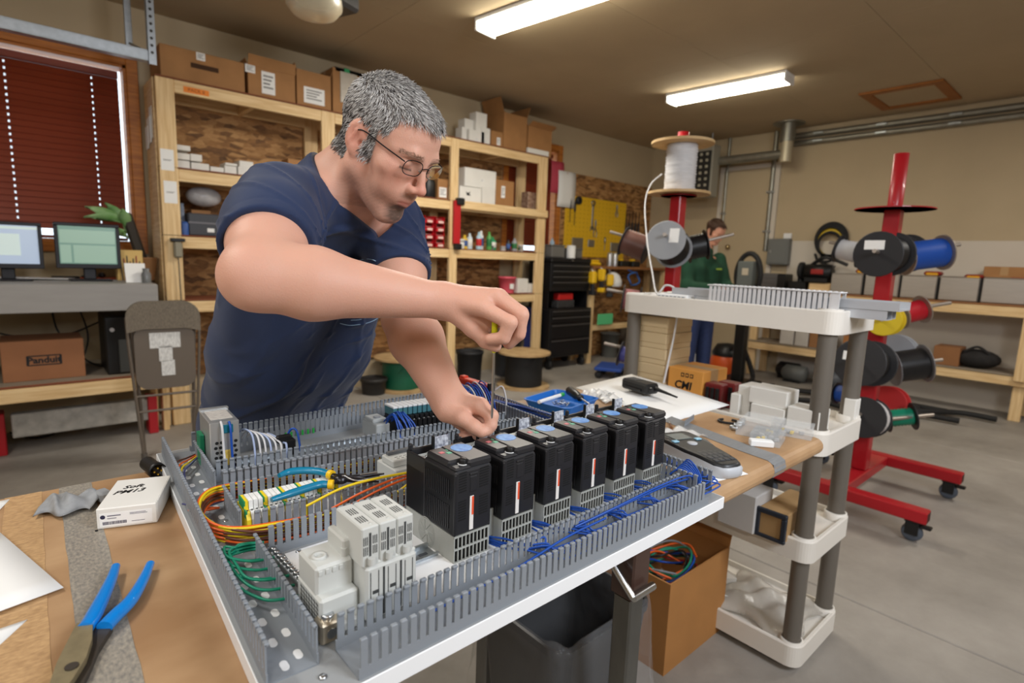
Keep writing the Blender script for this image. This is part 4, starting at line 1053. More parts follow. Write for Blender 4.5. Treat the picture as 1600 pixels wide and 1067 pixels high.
em = hair_mesh('eyebrow', HV, HQ, browm, (HO, HX, HY, HZ), HS, 260, 8, [mat('brow_brown', (164, 134, 112), .5)], lambda l, r_: np.zeros(len(l), int), lambda l, r_: .007*r_.uniform(.7, 1.2, len(l)), lambda l, N, r_: np.stack([np.sign(l[:, 0]), l[:, 0]*0-.1, l[:, 0]*0+.25], 1), .00024)
em.transform(Matrix.Translation(-man.location)); part('eyebrow', em, None, man, kind='stuff')
# ---- glasses
GF = mat('dark_wire_frame', (34, 30, 30), .35, .6)
def hv(x, y, z): return Vector(hl(x, y, z)-ML)
gl = link('glasses', None, man); gl['label'] = 'thin dark wire framed glasses'
for s in (-1, 1):
    P = []
    for k in range(28):
        a = 2*PI*k/28; ca, sa = math.cos(a), math.sin(a); x = .0245*math.copysign(abs(ca)**.72, ca); z = .0150*math.copysign(abs(sa)**.8, sa)
        P.append((s*(.0335+x), (.1035-.30*max(0, (.0335+x)-.02)*.45), -.3*0+.009+z))
    m_ = MB(); m_.tube([hv(*p) for p in P], .00085, 6, closed=True); part('rim', m_, GF, gl)
    m_ = MB(); c = hv(s*.0335, .102, .009); n = len(P); d = hv(0, 1, 0)-hv(0, 0, 0); d = d.normalized()*.0012
    m_.add([hv(*p) for p in P]+[hv(*p)+d for p in P], [tuple(range(n)), tuple(reversed(range(n, 2*n)))]+[(i, n+i, n+(i+1) % n, (i+1) % n) for i in range(n)])
    part('lens', m_, mat('spectacle_lens', (252, 254, 255), .02, trans=1, ior=1.12), gl)
    m_ = MB(); m_.tube([hv(*p) for p in bez([(s*.058, .0975, .017), (s*.0665, .088, .019), (s*.0755, .05, .020), (s*.0800, .008, .021), (s*.0800, -.012, .014), (s*.077, -.026, -.006)], 6)], .0012, 6); part('temple', m_, GF, gl)
    m_ = MB(); m_.sphere(hv(s*.0098, .1000, .005), .0019, 8, 6); part('nose_pad', m_, mat('clear_silicone', (220, 214, 208), .3, trans=.5), gl)
m_ = MB(); m_.tube([hv(*p) for p in bez([(-.0095, .1040, .011), (-.004, .1080, .015), (.004, .1080, .015), (.0095, .1040, .011)], 5)], .0010, 6); part('bridge', m_, GF, gl)
# ---- the screwdriver in his right hand
tip = D3(768, 668, .897); top = np.array([tip[0], tip[1], D3(774, 547, .88)[2]])
sd = thing('screwdriver', 'slim screwdriver with a yellow tipped handle held upright in the right fist', 'screwdriver', tuple(float(x) for x in tip))
L = float(top[2]-tip[2])
m_ = MB(); m_.lathe([(.0006, 0), (.0022, .004), (.0021, .01), (.0021, L+.01)], n=10); part('blade', m_, STEEL, sd)
m_ = MB(); yl = mat('yellow_handle', (206, 206, 30), .3)
prof = [(.0030, -.004), (.0048, .0), (.0052, .006), (.0042, .010), (.0052, .016), (.0056, .03), (.0056, .055), (.0040, .06)]
m_.lathe([(r*.9, L+z) for r, z in prof], n=12); part('handle', m_, yl, sd)
# ================================================================ wooden shelving along the left wall
PX, PZw, PY = wood('x'), wood('z'), wood('y')
SY0, SY1, STOP = 4.85, 5.28, 2.585
sx = [(.82, .94), (2.04, 2.16), (3.40, 3.50), (4.66, 4.80)]
tiers = [2.585, 1.955, 1.46, .97]           # top edge of each front beam
sh_ = thing('wooden_shelving', 'long home built pine shelving with strand board back along the left wall', 'shelving', (2.8, 5.06, 0))
O5 = Vector((2.8, 5.06, 0))
def B5(name, x0, x1, y0, y1, z0, z1, m, par=None, lab=None, bev=.004, off=O5):
    return part(name, MB().rbox(x0-off.x, x1-off.x, y0-off.y, y1-off.y, z0-off.z, z1-off.z, bev), m, par or sh_, label=lab)
for a, b_ in sx:
    B5('post', a, b_, SY0, SY0+.038, 0, STOP, PZw); B5('post', a, b_, SY1-.05, SY1-.012, 0, STOP, PZw)
for z in tiers:
    for i in range(3):
        B5('front_beam', sx[i][1], sx[i+1][0], SY0+.003, SY0+.038, z-.089, z, PX); B5('rear_beam', sx[i][1], sx[i+1][0], SY1-.05, SY1-.014, z-.089, z, PX)
        B5('shelf_board', sx[i][0]-.0, sx[i+1][0]-.001 if i < 2 else sx[i+1][1], SY0+.0, SY1-.012, z+.0005, z+.013, mat('shelf_board_edge', (120, 66, 40), .7))
        B5('joist', (sx[i][1]+sx[i+1][0])/2-.019, (sx[i][1]+sx[i+1][0])/2+.019, SY0+.039, SY1-.051, z-.089, z-.001, PY)
for i in range(3):
    if i < 2: B5('back_panel', sx[i][0], sx[i+1][0]-.002, SY1-.011, SY1-.001, .3, STOP, OSB)
    else: B5('back_panel', sx[i][0], 4.45, SY1-.011, SY1-.001, .3, STOP, OSB)
B5('front_beam', sx[2][1], sx[3][1]+.0, SY0-.035, SY0-.001, 1.885, 1.968, PX)
B5('side_panel', sx[0][0]-.012, sx[0][0]-.0005, SY0+.039, SY1-.051, .3, STOP, PY)
for (x0, x1, z0, z1, l) in ((.83, .915, 1.935, 2.085, 'white paper notice'), (.84, .925, 1.70, 1.86, 'white paper notice')):
    o = B5('paper_notice', x0, x1, SY0-.0015, SY0-.0002, z0, z1, PAPER, lab=l, bev=.0003)
    tm = MB()
    for k in range(2): tm.box((x0+.015)-O5.x, (x1-.015-k*.01)-O5.x, SY0-.0018-O5.y, SY0-.0014-O5.y, (z0+z1)/2-.006*k, (z0+z1)/2+.003-.006*k)
    part('print', tm, mat('grey_print', (120, 120, 120), .6), o)
o = B5('orange_label', 1.00, 1.17, SY0+.0012, SY0+.0028, 2.512, 2.552, mat('orange_label', (236, 134, 40), .6), lab='orange shelf label', bev=.0003)
part('lettering', text_mb('PACK 8', .034, frame((1.085-O5.x, SY0+.0008-O5.y, 2.532), (1, 0, 0), (0, 0, 1))), mat('label_brown', (150, 70, 16), .6), o)

# red post clamp and grey strip clamp on the uprights
t = thing('bar_clamp', 'red quick clamp bar standing against the third pine upright', 'clamp', (3.47, SY0-.04, 1.46))
part('bar', MB().rbox(-.045, .04, .0, .03, .06, .50, .004), mat('clamp_red', (178, 28, 34), .4), t); part('jaw', MB().rbox(-.02, .07, -.03, .03, .46, .53, .008), BLACK, t)
part('foot', MB().rbox(-.03, .05, -.02, .03, 0, .06, .006), BLACK, t)
t = thing('sander_plate', 'grey hand tool hanging on the leftmost pine upright by its cord', 'tool', (.905, SY0-.035, 1.42))
part('head', MB().rbox(-.045, .05, -.01, .03, .0, .025, .004), BLACK, t); part('grip', MB().rbox(-.028, .03, -.012, .028, -.12, -.001, .012), mat('aged_grey_plastic', (140, 134, 116), .5), t)
m_ = MB(); m_.tube(bez([(0, .01, -.12), (.004, .012, -.3), (.006, .016, -.5)], 6), .004); part('cord', m_, mat('grey_cord', (86, 84, 80), .6), t)

# ---- boxes
def flap(m_, a, b_, out, L, th=.004, mi=0):
    a, b_ = Vector(a), Vector(b_); o = Vector(out).normalized()*L; n = (b_-a).cross(o).normalized()*th
    m_.add([a, b_, b_+o, a+o, a+n, b_+n, b_+o+n, a+o+n], [(3, 2, 1, 0), (4, 5, 6, 7), (0, 1, 5, 4), (1, 2, 6, 5), (2, 3, 7, 6), (3, 0, 4, 7)], mi)
def carton(label, x, y, z, w, d, h, m=CARD, rz=0, op=0, lab=None, group=None, tape=True, name='cardboard_box', cat='box', labm=PAPER, fl=(1, 1, 1, 1)):
    """box with its front at local -y; op>0 leaves it open with flaps"""
    t = thing(name, label, cat, (x, y, z), rz, group); b = MB()
    if not op:
        b.rbox(-w/2, w/2, -d/2, d/2, 0, h, .003); part('box_body', b, m, t)
        if tape: part('tape', MB().rbox(-w/2-.0004, w/2+.0004, -.024, .024, h-.03, h+.0006, .0004), mat('packing_tape', (176, 140, 96), .3), t)
    else:
        th = .005
        for a in ((-w/2, w/2, -d/2, -d/2+th), (-w/2, w/2, d/2-th, d/2), (-w/2, -w/2+th, -d/2+th, d/2-th), (w/2-th, w/2, -d/2+th, d/2-th)): b.box(a[0], a[1], a[2], a[3], 0, h)
        b.box(-w/2+th, w/2-th, -d/2+th, d/2-th, 0, th); part('box_body', b, m, t)
        L = min(w, d)*.48
        F = [((-w/2, -d/2, h), (w/2, -d/2, h), (0, -.8, op)), ((w/2, -d/2, h), (w/2, d/2, h), (.8, 0, op)), ((w/2, d/2, h), (-w/2, d/2, h), (0, .8, op)), ((-w/2, d/2, h), (-w/2, -d/2, h), (-.8, 0, op))]
        for q, f_ in zip(fl, F):
            if q: fm_ = MB(); flap(fm_, f_[0], f_[1], f_[2], L*q); part('flap', fm_, m, t)
    for (lx, lz, lw, lh) in (lab or []):
        o = part('label', MB().rbox(lx-lw/2, lx+lw/2, -d/2-.0012, -d/2-.0001, lz-lh/2, lz+lh/2, .0003), labm, t, label='white printed label')
        p_ = MB()
        for k in range(4): p_.box(lx-lw*.38, lx+lw*(.36-.12*(k % 3)), -d/2-.0016, -d/2-.0011, lz+lh*(.3-.17*k)-lh*.035, lz+lh*(.3-.17*k)+lh*.035)
        part('print', p_, mat('grey_print', (120, 120, 120), .6), o, kind='stuff')
    return t
def on5(px0, px1, y=5.0): return at(px0, 120, y=y).x, at(px1, 120, y=y).x
zt = STOP+.0135
def shelfbox(label, px0, px1, pytop, pybot, d, z, yf=4.90, **k):
    x0 = at(px0, (pytop+pybot)/2, y=yf).x; x1 = at(px1, (pytop+pybot)/2, y=yf).x; h = at((px0+px1)/2, pytop, y=yf).z-at((px0+px1)/2, pybot, y=yf).z
    return carton(label, (x0+x1)/2, yf+d/2, z, x1-x0, d, h, **k)
t = shelfbox('long brown carton with a slotted hand hole at the left end of the shelf top', 251, 382, 90, 140, .40, zt, lab=[(.33, .20, .075, .06), (-.02, .20, .06, .055)])
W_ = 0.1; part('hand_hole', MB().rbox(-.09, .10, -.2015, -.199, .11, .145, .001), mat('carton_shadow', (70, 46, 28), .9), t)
shelfbox('open brown carton with a barcode label second on the shelf top', 388, 461, 112, 158, .34, zt, op=2.5, lab=[(-.03, .12, .105, .17)], fl=(.5, .3, .3, .3))
shelfbox('brown carton with a wide white label third on the shelf top', 464, 517, 116, 172, .34, zt, op=2.5, lab=[(-.0, .10, .18, .13)], fl=(.0, .3, .6, .3))
t = shelfbox('brown carton with clear film and green tape on top behind his head', 520, 575, 110, 180, .34, zt)
part('film', MB().rbox(-.10, .06, -.178, -.168, .10, .36, .004), mat('crumpled_film', (190, 182, 168), .3, bump=.4, scale=30), t); part('black_lid', MB().rbox(-.15, .15, -.17, .16, .345, .39, .01), BLACK, t); part('green_tape', MB().rbox(-.06, -.01, -.175, .165, .33, .393, .002), mat('green_tape', (46, 150, 96), .4), t)
def wbox(label, px0, px1, py0, py1, z, yf, d=.12, m=CARTON, group=None, rz=0, lab=True):
    return shelfbox(label, px0, px1, py0, py1, d, z, yf, m=m, tape=False, rz=rz, group=group, name='small_carton', lab=[(.0, .03, .04, .02)] if lab else None)
g5 = 'small white cartons on the shelf top'
wbox('low white carton at the left of the white group on the shelf top', 722, 740, 196, 218, zt, 4.95, group=g5); wbox('white carton lying under the upright one on the shelf top', 733, 757, 203, 222, zt, 4.90, group=g5)
wbox('upright white carton standing beside the tan jar on the shelf top', 752, 766, 198, 224, zt, 4.90, group=g5)
wbox('tall slim white carton standing highest on the shelf top', 744, 761, 173, 203, zt+.125, 4.92, group=g5); wbox('white carton stacked on the low one on the shelf top', 726, 743, 186, 206, zt+.11, 4.97, group=g5)
shelfbox('small tan box with a white label beside the white cartons on the shelf top', 768, 786, 202, 226, .1, zt, 4.90, lab=[(.02, .06, .05, .08)], tape=False)
shelfbox('tall brown carton with its flaps standing open at the right of the shelf top', 787, 823, 180, 236, .34, zt, op=2.2, fl=(0, .8, .9, 1))
shelfbox('wide brown carton with one flap folded out at the right end of the shelf top', 825, 862, 197, 240, .34, zt, op=.5, fl=(.5, .6, .0, .2))
shelfbox('flat white packet in front of the wide carton on the shelf top', 825, 858, 229, 237, .03, zt, 4.86, m=CARTON, tape=False)
# second tier
z2 = tiers[1]+.0135; gw = 'small white cartons in the left bay'
k = 0
for (px0, px1, py0, py1, lev, lb) in ((272, 297, 258, 271, 0, 'bottom white carton of the leftmost pile in the left bay'), (272, 297, 248, 258, 1, 'middle white carton of the leftmost pile in the left bay'), (272, 298, 240, 248, 2, 'top white carton of the leftmost pile in the left bay'),
        (299, 327, 260, 272, 0, 'lower white carton right of the leftmost pile in the left bay'), (298, 316, 248, 259, 1, 'upper white carton right of the leftmost pile in the left bay'), (329, 350, 264, 273, 0, 'low white carton in the middle of the left bay'),
        (351, 370, 262, 275, 0, 'lower white carton nearest the sleeve in the left bay'), (374, 396, 252, 262, 1, 'white carton tilted on the pile above his shoulder'), (352, 371, 258, 262, 1, 'thin white carton on the low one near the sleeve'),
        (432, 450, 250, 262, 1, 'white carton behind his neck in the left bay'), (450, 480, 246, 256, 2, 'flat tan carton behind his neck in the left bay')):
    m = CARD if 'tan' in lb else CARTON
    wbox(lb, px0, px1, py0, py1, z2+lev*.068, 4.93, .16, m=m, group=gw, lab=False)
wbox('white carton under the one tilted above his shoulder', 372, 396, 262, 276, z2, 4.93, .16, group=gw, lab=False)
wbox('white carton standing behind his neck in the left bay', 430, 486, 261, 282, z2, 4.97, .16, group=gw, lab=False)
# cans and boxes behind the glasses, white boxes in the right bay
m_ = MB(); p = at(672, 310, y=4.95); m_.lathe([(.075, 0), (.08, .01), (.08, .16), (.06, .20), (.055, .24), (.0, .24)], n=20); solo('dark_canister', m_, BLACK, 'round black canister behind the far lens of his glasses', 'canister', (p.x, 5.0, z2))
shelfbox('brown box with a white label beside the black canister', 684, 700, 278, 310, .16, z2, 4.92, lab=[(.0, .07, .09, .10)], tape=False)
gm = 'white and brown boxes in the right bay'
shelfbox('large white carton standing at the back in the right bay', 726, 775, 271, 300, .24, z2+.17, 4.93, m=CARTON, lab=[(.02, .08, .05, .02)], tape=False, group=gm)
shelfbox('lower white carton with a black emblem in the right bay', 718, 752, 294, 318, .22, z2, 4.90, m=CARTON, tape=False, group=gm)
o = [x for x in C.objects if x.get('label') == 'lower white carton with a black emblem in the right bay'][0]
m_ = MB(); m_.prism([(-.035, .02), (-.02, -.02), (.03, -.02), (.01, .0), (.03, .025), (-.01, .005)], .001, frame((-.03, -.1112, .09), (1, 0, 0), (0, 0, 1))); part('emblem', m_, INK, o)
shelfbox('white carton under the large one at the right in the right bay', 753, 774, 294, 321, .22, z2, 4.92, m=CARTON, tape=False, group=gm)
shelfbox('brown carton with a tall white label in the right bay', 775, 803, 283, 324, .26, z2, 4.92, lab=[(-.03, .16, .055, .13)], tape=False, group=gm)
shelfbox('clear bag of small parts at the right end of the right bay', 825, 841, 300, 328, .12, z2, 4.94, m=mat('parts_bag', (176, 150, 130), .3, rgb2=(120, 84, 64), scale=40), tape=False)
m_ = MB(); p = at(322, 310, y=4.98); m_.sphere((0, 0, .07), .13, 14, 10, sc=(1, .6, .6)); o = solo('plastic_bag', m_, mat('frosted_bag', (190, 188, 190), .25, var=.15, scale=18, bump=.5, trans=.2), 'crumpled clear plastic bag on the third shelf of the left bay', 'bag', (p.x, 5.05, tiers[2]+.24+.0135))
shelfbox('upright carton holding the crumpled bag on the third shelf', 300, 330, 332, 372, .2, tiers[2]+.0135, 4.99, m=CARD2, tape=False)
# third tier: red bins, bottles, dark cases
z3 = tiers[2]+.0135
RBIN = mat('red_bin_plastic', (196, 22, 36), .35)
def bin_():
    t = thing('parts_bin', 'b', 'parts bin', (0, 0, 0), 0, 'red parts bins'); w, d, h = .105, .15, .075; m_ = MB()
    m_.box(-w/2, w/2, 0, d, 0, .004); m_.box(-w/2, -w/2+.004, 0, d, 0, h); m_.box(w/2-.004, w/2, 0, d, 0, h); m_.box(-w/2, w/2, d-.004, d, 0, h); m_.box(-w/2, w/2, 0, .004, 0, h*.55); m_.rbox(-w/2, w/2, -.012, .004, h*.5, h*.6, .003); part('bin_shell', m_, RBIN, t)
    part('label_slot', MB().rbox(-w*.3, w*.3, -.0135, -.0118, h*.12, h*.42, .0005), mat('bin_label', (226, 190, 180), .6), t); part('contents', MB().rbox(-w/2+.006, w/2-.006, .008, d-.008, .005, .05, .01), mat('bin_contents', (150, 146, 140), .4, var=.5, scale=60), t)
    return t
b0 = bin_(); first = True
xb = [at(p_, 370, y=4.86).x for p_ in (657, 671, 688)]
for c, nm in enumerate(('left', 'middle', 'right')):
    for rr_, rn in enumerate(('bottom', 'second', 'third', 'top')):
        if c == 0 and rr_ == 3: continue
        o = b0 if first else dup(b0); first = False
        o.location = (xb[c], 4.865, z3+rr_*.079); o['label'] = f'red parts bin, {rn} of the {nm} column of bins'
t = thing('dark_case', 'dark grey storage case on the third shelf left of his sleeve', 'case', (at(316, 385, y=4.95).x, 4.98, z3)); part('case_body', MB().rbox(-.10, .12, -.08, .08, 0, .17, .008), mat('dark_case_plastic', (62, 64, 70), .5), t); part('case_band', MB().rbox(-.10, .12, -.084, -.078, .09, .105, .002), mat('grey_band', (110, 110, 116), .5), t); part('case_label', MB().rbox(.03, .08, -.083, -.079, .03, .06, .0005), PAPER, t)
m_ = MB(); m_.lathe([(.03, 0), (.03, .1), (.022, .12), (.018, .24), (.0, .24)], n=14); solo('tall_bottle', m_, mat('grey_blue_bottle', (120, 130, 150), .4), 'slim grey bottle beside the dark case on the third shelf', 'bottle', (at(287, 385, y=4.95).x, 4.97, z3))
m_ = MB(); m_.lathe([(.028, 0), (.028, .08), (.02, .1), (.0, .1)], n=14); solo('blue_jar', m_, mat('blue_jar', (50, 84, 150), .4), 'small blue jar in front of the slim grey bottle', 'jar', (at(290, 395, y=4.9).x, 4.89, z3))
cols = [((222, 220, 214), 720, 27, .10), ((214, 176, 48), 730, 24, .15), ((60, 62, 66), 716, 20, .06), ((170, 200, 214), 748, 22, .19), ((196, 210, 216), 738, 22, .17), ((232, 232, 230), 760, 20, .21), ((80, 150, 70), 764, 22, .20), ((70, 110, 170), 752, 20, .14), ((40, 150, 100), 777, 36, .15), ((40, 40, 44), 794, 18, .13), ((150, 150, 156), 808, 24, .15), ((60, 62, 68), 805, 18, .09), ((190, 190, 190), 786, 22, .05), ((120, 122, 126), 771, 24, .05), ((226, 224, 220), 822, 22, .08), ((176, 170, 160), 815, 16, .06)]
names = ['short white tub at the left', 'yellow bottle behind the white tub', 'low black tin at the far left', 'pale blue spray can', 'pale bottle with a narrow neck', 'tall white spray can', 'green capped bottle behind the tall white can', 'small blue can in the middle', 'wide green tub', 'slim black bottle before the blind', 'grey pump bottle before the blind', 'short dark bottle beside the pump bottle', 'flat grey tin beside the green tub', 'flat dark grey tin in the middle', 'white tub at the right end', 'small tan tin at the right end']
for k, (c_, px, r_, h_) in enumerate(cols):
    m_ = MB(); r1 = r_*.0014
    if h_ > .12: prof = [(r1, 0), (r1*1.02, .006), (r1, h_*.72), (r1*.45, h_*.84), (r1*.4, h_), (.0008, h_)]
    else: prof = [(r1, 0), (r1, h_*.85), (r1*1.06, h_*.86), (r1*1.06, h_), (.0008, h_)]
    t = thing('container', names[k]+', third shelf, right bay', 'bottle' if h_ > .12 else 'tub', (at(px, 400, y=4.9).x, 4.905+.05*(k % 3), z3), 0, 'bottles and tins on the third shelf')
    m_.lathe(prof, n=16); part('container_body', m_, mat(f'container_{k}', c_, .4), t)
    if h_ > .06: m2 = MB(); m2.lathe([(r1*1.01, h_*.2), (r1*1.03, h_*.21), (r1*1.03, h_*.6), (r1*1.01, h_*.61)], n=16, caps=False); part('wrap_label', m2, mat(f'container_label_{k % 4}', ((226, 224, 216), (60, 90, 150), (40, 110, 60), (190, 40, 40))[k % 4], .5), t)
# fourth tier
z4 = tiers[3]+.0135
m_ = MB(); t = thing('pink_pail', 'pink plastic pail with a white sticker on the fourth shelf', 'pail', (at(792, 470, y=4.98).x, 4.99, z4)); m_.lathe([(.085, 0), (.105, .17), (.11, .17), (.11, .19), (.001, .19)], n=24); part('pail_body', m_, mat('pink_plastic', (226, 96, 112), .4), t); part('sticker', MB().rbox(-.04, .02, -.103, -.098, .05, .11, .0006), PAPER, t)
wbox('white box beside the pink pail on the fourth shelf', 808, 824, 456, 478, z4, 4.92, group='white boxes beside the pail'); wbox('smaller white box at the right beside the pink pail', 826, 836, 466, 480, z4, 4.9, group='white boxes beside the pail')
shelfbox('small dark tray on the fourth shelf behind his forearm', 662, 690, 486, 494, .2, z4, 4.9, m=mat('dark_tray', (70, 68, 66), .5), tape=False, name='tray', cat='tray')
# floor level: cable drums and black tubs under the shelving
PLYD = mat('plywood_flange', (196, 168, 124), .6, rgb2=(166, 134, 92), scale=6, bump=.05)
def drum(label, x, y, r, rc, h, m, z=0, th=.02, tail=True):
    t = thing('cable_drum', label, 'cable drum', (x, y, z), 0, 'cable drums on the floor')
    for zz in (0, h-th): m_ = MB(); m_.lathe([(.02, zz), (r, zz), (r, zz+th), (.02, zz+th)], n=36, smooth=False); part('flange', m_, PLYD, t)
    m_ = MB(); n = int((h-2*th)/.018); pr = []
    for k in range(n+1): z_ = th+.001+(h-2*th-.002)*k/n; pr += [(rc, z_)] + ([(rc+.006, z_+.009)] if k < n else [])
    m_.lathe(pr, n=28); part('winding', m_, m, t)
    if tail: m_ = MB(); m_.tube(bez([(-rc*.6, -rc*.8, h*.6), (-rc*.2, -rc*1.05, h*.85), (rc*.4, -rc*1.0, h*.97), (rc*.9, -rc*.6, h*.8)], 6), .008); part('loose_end', m_, m, t)
    return t
p = at(822, 604, z=0); q_ = at(822, 550, y=p.y)
drum('plywood cable drum wound with black cable on the floor before the shelving', p.x, p.y+.05, .29, .20, q_.z-.0, DARK)
p = at(625, 606, z=0); drum('plywood cable drum wound with dark green cable behind his left arm', p.x, p.y-.02, .28, .19, .34, mat('dark_green_cable', (20, 92, 66), .5))
for (px, py, r_, h_, lb, c_) in ((728, 592, .15, .34, 'black plastic tub under the shelving beside the drum', (34, 35, 38)), (757, 576, .17, .5, 'tall dark grey barrel under the shelving behind the tub', (48, 50, 54)), (574, 610, .13, .16, 'low dark tub on the floor behind his waist', (40, 38, 36))):
    p = at(px, py, z=0); t = thing('round_tub', lb, 'tub', (p.x, min(p.y, 5.08-r_), 0)); m_ = MB(); m_.lathe([(r_*.86, 0), (r_, h_), (r_*1.05, h_), (r_*1.05, h_-.03), (r_*1.01, h_-.03)], n=24, caps=False); m_.lathe([(.001, .004), (r_*.86, .004)], n=24, caps=False); part('tub_shell', m_, mat(f'tub_{px}', c_, .5), t)
    m_ = MB(); m_.lathe([(r_*.96, h_*.9), (.001, h_*.94)], n=20, caps=False); part('contents', m_, mat('tub_contents', (30, 30, 32), .7, var=.3, scale=30), t)

# ================================================================ desk with monitors at the far left
DFY, DTZ = 4.45, None
a0 = at(100, 444, y=DFY); a1 = at(245, 470, y=DFY); DTZ = a0.z
t = dk = thing('desk', 'grey fronted built-in desk under the blind with pine lower shelf', 'desk', (-.2, 4.85, 0)); O6 = Vector((-.2, 4.85, 0))
GDESK = mat('grey_painted_board', (150, 147, 144), .5, var=.05, scale=5, stretch=(1, 1, 6)); xr = at(246, 455, y=DFY).x
def B6(name, *a, m=GDESK, par=None, bev=.004): return part(name, MB().rbox(a[0]-O6.x, a[1]-O6.x, a[2]-O6.y, a[3]-O6.y, a[4], a[5], bev), m, par or dk)
zb = at(120, 487, y=DFY).z
B6('desktop', -1.6, xr, DFY, 5.29, DTZ-.03, DTZ); B6('front_panel', -1.6, xr, DFY-.02, DFY-.001, zb, DTZ-.002); B6('side_panel', xr-.018, xr, DFY, 5.28, zb, DTZ-.031)
zl = at(100, 600, y=DFY+.05).z
B6('lower_shelf', -1.6, .80, DFY+.05, 5.28, zl, zl+.016, m=mat('grey_shelf', (140, 128, 112), .7, var=.1, scale=6)); B6('shelf_edge', -1.6, .74, DFY+.03, DFY+.068, zl-.09, zl-.001, m=PX); B6('shelf_edge_strip', -1.6, .78, DFY+.045, DFY+.05, zl, zl+.016, m=mat('shelf_board_edge', (120, 66, 40), .7))
for x in (-1.5, .74): B6('desk_leg', x, x+.038, 4.75, 4.84, 0, zl-.091, m=PZw); B6('desk_leg', x, x+.038, 5.2, 5.29, 0, zb+.05, m=PZw)
SCR1 = mat('lit_screen_blue', (176, 190, 208), .3, emit=.50, rgb2=(150, 168, 196), scale=3, stretch=(1, 1, .5), detail=1)
SCR2 = mat('lit_screen_green', (118, 150, 136), .3, emit=.42, rgb2=(100, 132, 122), scale=3, stretch=(1, 1, .5), detail=1)
def monitor(label, pxs, scr, y, rows):
    (xa, ya), (xb, yb) = pxs; p0 = at(xa, ya, y=y); p1 = at(xb, yb, y=y); w = p1.x-p0.x; h = p0.z-p1.z
    t = thing('computer_monitor', label, 'monitor', ((p0.x+p1.x)/2, y, DTZ)); z0 = p1.z-DTZ
    b = MB(); f = .022
    for a in ((-w/2, w/2, z0, z0+f*1.4), (-w/2, w/2, z0+h-f, z0+h), (-w/2, -w/2+f, z0+f, z0+h-f), (w/2-f, w/2, z0+f, z0+h-f)): b.rbox(a[0], a[1], -.012, .03, a[2], a[3], .004)
    b.rbox(-w/2+.01, w/2-.01, .0, .045, z0+.01, z0+h-.01, .01); part('bezel', b, mat('monitor_black', (30, 30, 36), .45), t)
    s = part('screen', MB().box(-w/2+f, w/2-f, -.004, -.0001, z0+f*1.4, z0+h-f), scr, t)
    g = MB(); sw, sz0, sh2 = w-2*f, z0+f*1.4, h-f*2.4
    for (u0, u1, v0, v1) in rows: g.box(-w/2+f+u0*sw, -w/2+f+u1*sw, -.0052, -.0041, sz0+v0*sh2, sz0+v1*sh2)
    part('window_area', g, mat('lit_'+label[:6].strip().replace(' ', '_')+'_pane', (196, 212, 210) if scr is SCR1 else (140, 168, 152), .3, emit=.45), s)
    st = MB(); st.rbox(-.035, .035, .02, .05, .01, z0+.08, .006); st.rbox(-.12, .12, -.07, .1, 0, .012, .005); part('stand', st, mat('monitor_black', (30, 30, 36), .45), t)
    return t
monitor('left computer monitor showing a pale blue screen, cut off by the picture edge', ((-58, 342), (70, 420)), SCR1, 4.85, [(.0, .72, .22, .78), (.0, 1, .9, .97)])
monitor('right computer monitor showing a green spreadsheet below the blind', ((82, 346), (190, 420)), SCR2, 4.85, [(.02, .98, .55, .9), (.02, .2, .03, .5), (.24, .98, .03, .5)])
p = at(30, 437, z=DTZ); m_ = MB(); m_.sheet(lambda u, v: Vector((-.6+u*1.25-.35, -.12+v*.2, .004+.012*math.sin(u*3))), 8, 3, .002); solo('paper_stack', m_, PAPER, 'long white drawing sheet lying on the desk below the left monitor', 'paper', (p.x, p.y+.04, DTZ+.002))
m_ = MB(); m_.rbox(-.16, .0, -.03, .09, 0, .014, .004); p = at(140, 436, z=DTZ); m_.rbox(.01, .07, -.02, .07, 0, .02, .008); solo('keyboard', m_, BLACK, 'black keyboard and grip on the desk between the monitors', 'keyboard', (p.x-.05, p.y+.1, DTZ))
p = at(150, 436, z=DTZ); m_ = MB(); m_.rbox(-.11, .11, -.07, .07, 0, .008, .003); solo('orange_mat', m_, mat('orange_mat', (206, 88, 44), .6), 'orange mouse mat in front of the right monitor', 'mouse mat', (p.x+.02, p.y+.05, DTZ)); 
m_ = MB(); m_.sphere((0, 0, .018), .034, 12, 8, sc=(.75, 1.2, .6)); solo('computer_mouse', m_, BLACK, 'black mouse on the orange mat', 'mouse', (p.x+.04, p.y+.05, DTZ+.009))
t = thing('desk_organiser', 'tan desk organiser with pens and cards at the right end of the desk', 'organiser', (at(205, 400, y=4.9).x, 4.92, DTZ)); part('organiser_box', MB().rbox(-.09, .07, -.02, .07, 0, .22, .004), mat('tan_card', (214, 180, 110), .6), t)
for k in range(7): m_ = MB(); m_.cyl((-.06+k*.018, -.03+.004*(k % 2), 0), (-.065+k*.019, -.02, .14+.02*(k % 3)), .004, n=6); part('pen', m_, mat(f'pen_{k % 4}', ((40, 44, 60), (150, 60, 60), (60, 60, 66), (110, 80, 60))[k % 4], .5), t)
m_ = MB(); M = Matrix.Rotation(math.radians(-20), 4, 'X'); m_.rbox(-.06, .06, -.003, .003, 0, .14, .001, 0, M); solo('white_card', m_, PAPER, 'white card leaning at the right end of the desk', 'card', (at(213, 436, y=4.62).x, 4.62, DTZ))
m_ = MB(); m_.lathe([(.028, 0), (.03, .06), (.02, .08), (.022, .10), (.001, .10)], n=14); solo('glass_jar', m_, mat('grey_glass_jar', (110, 112, 112), .2), 'small dark glass jar at the corner of the desk', 'jar', (at(229, 438, y=4.6).x, 4.6, DTZ))
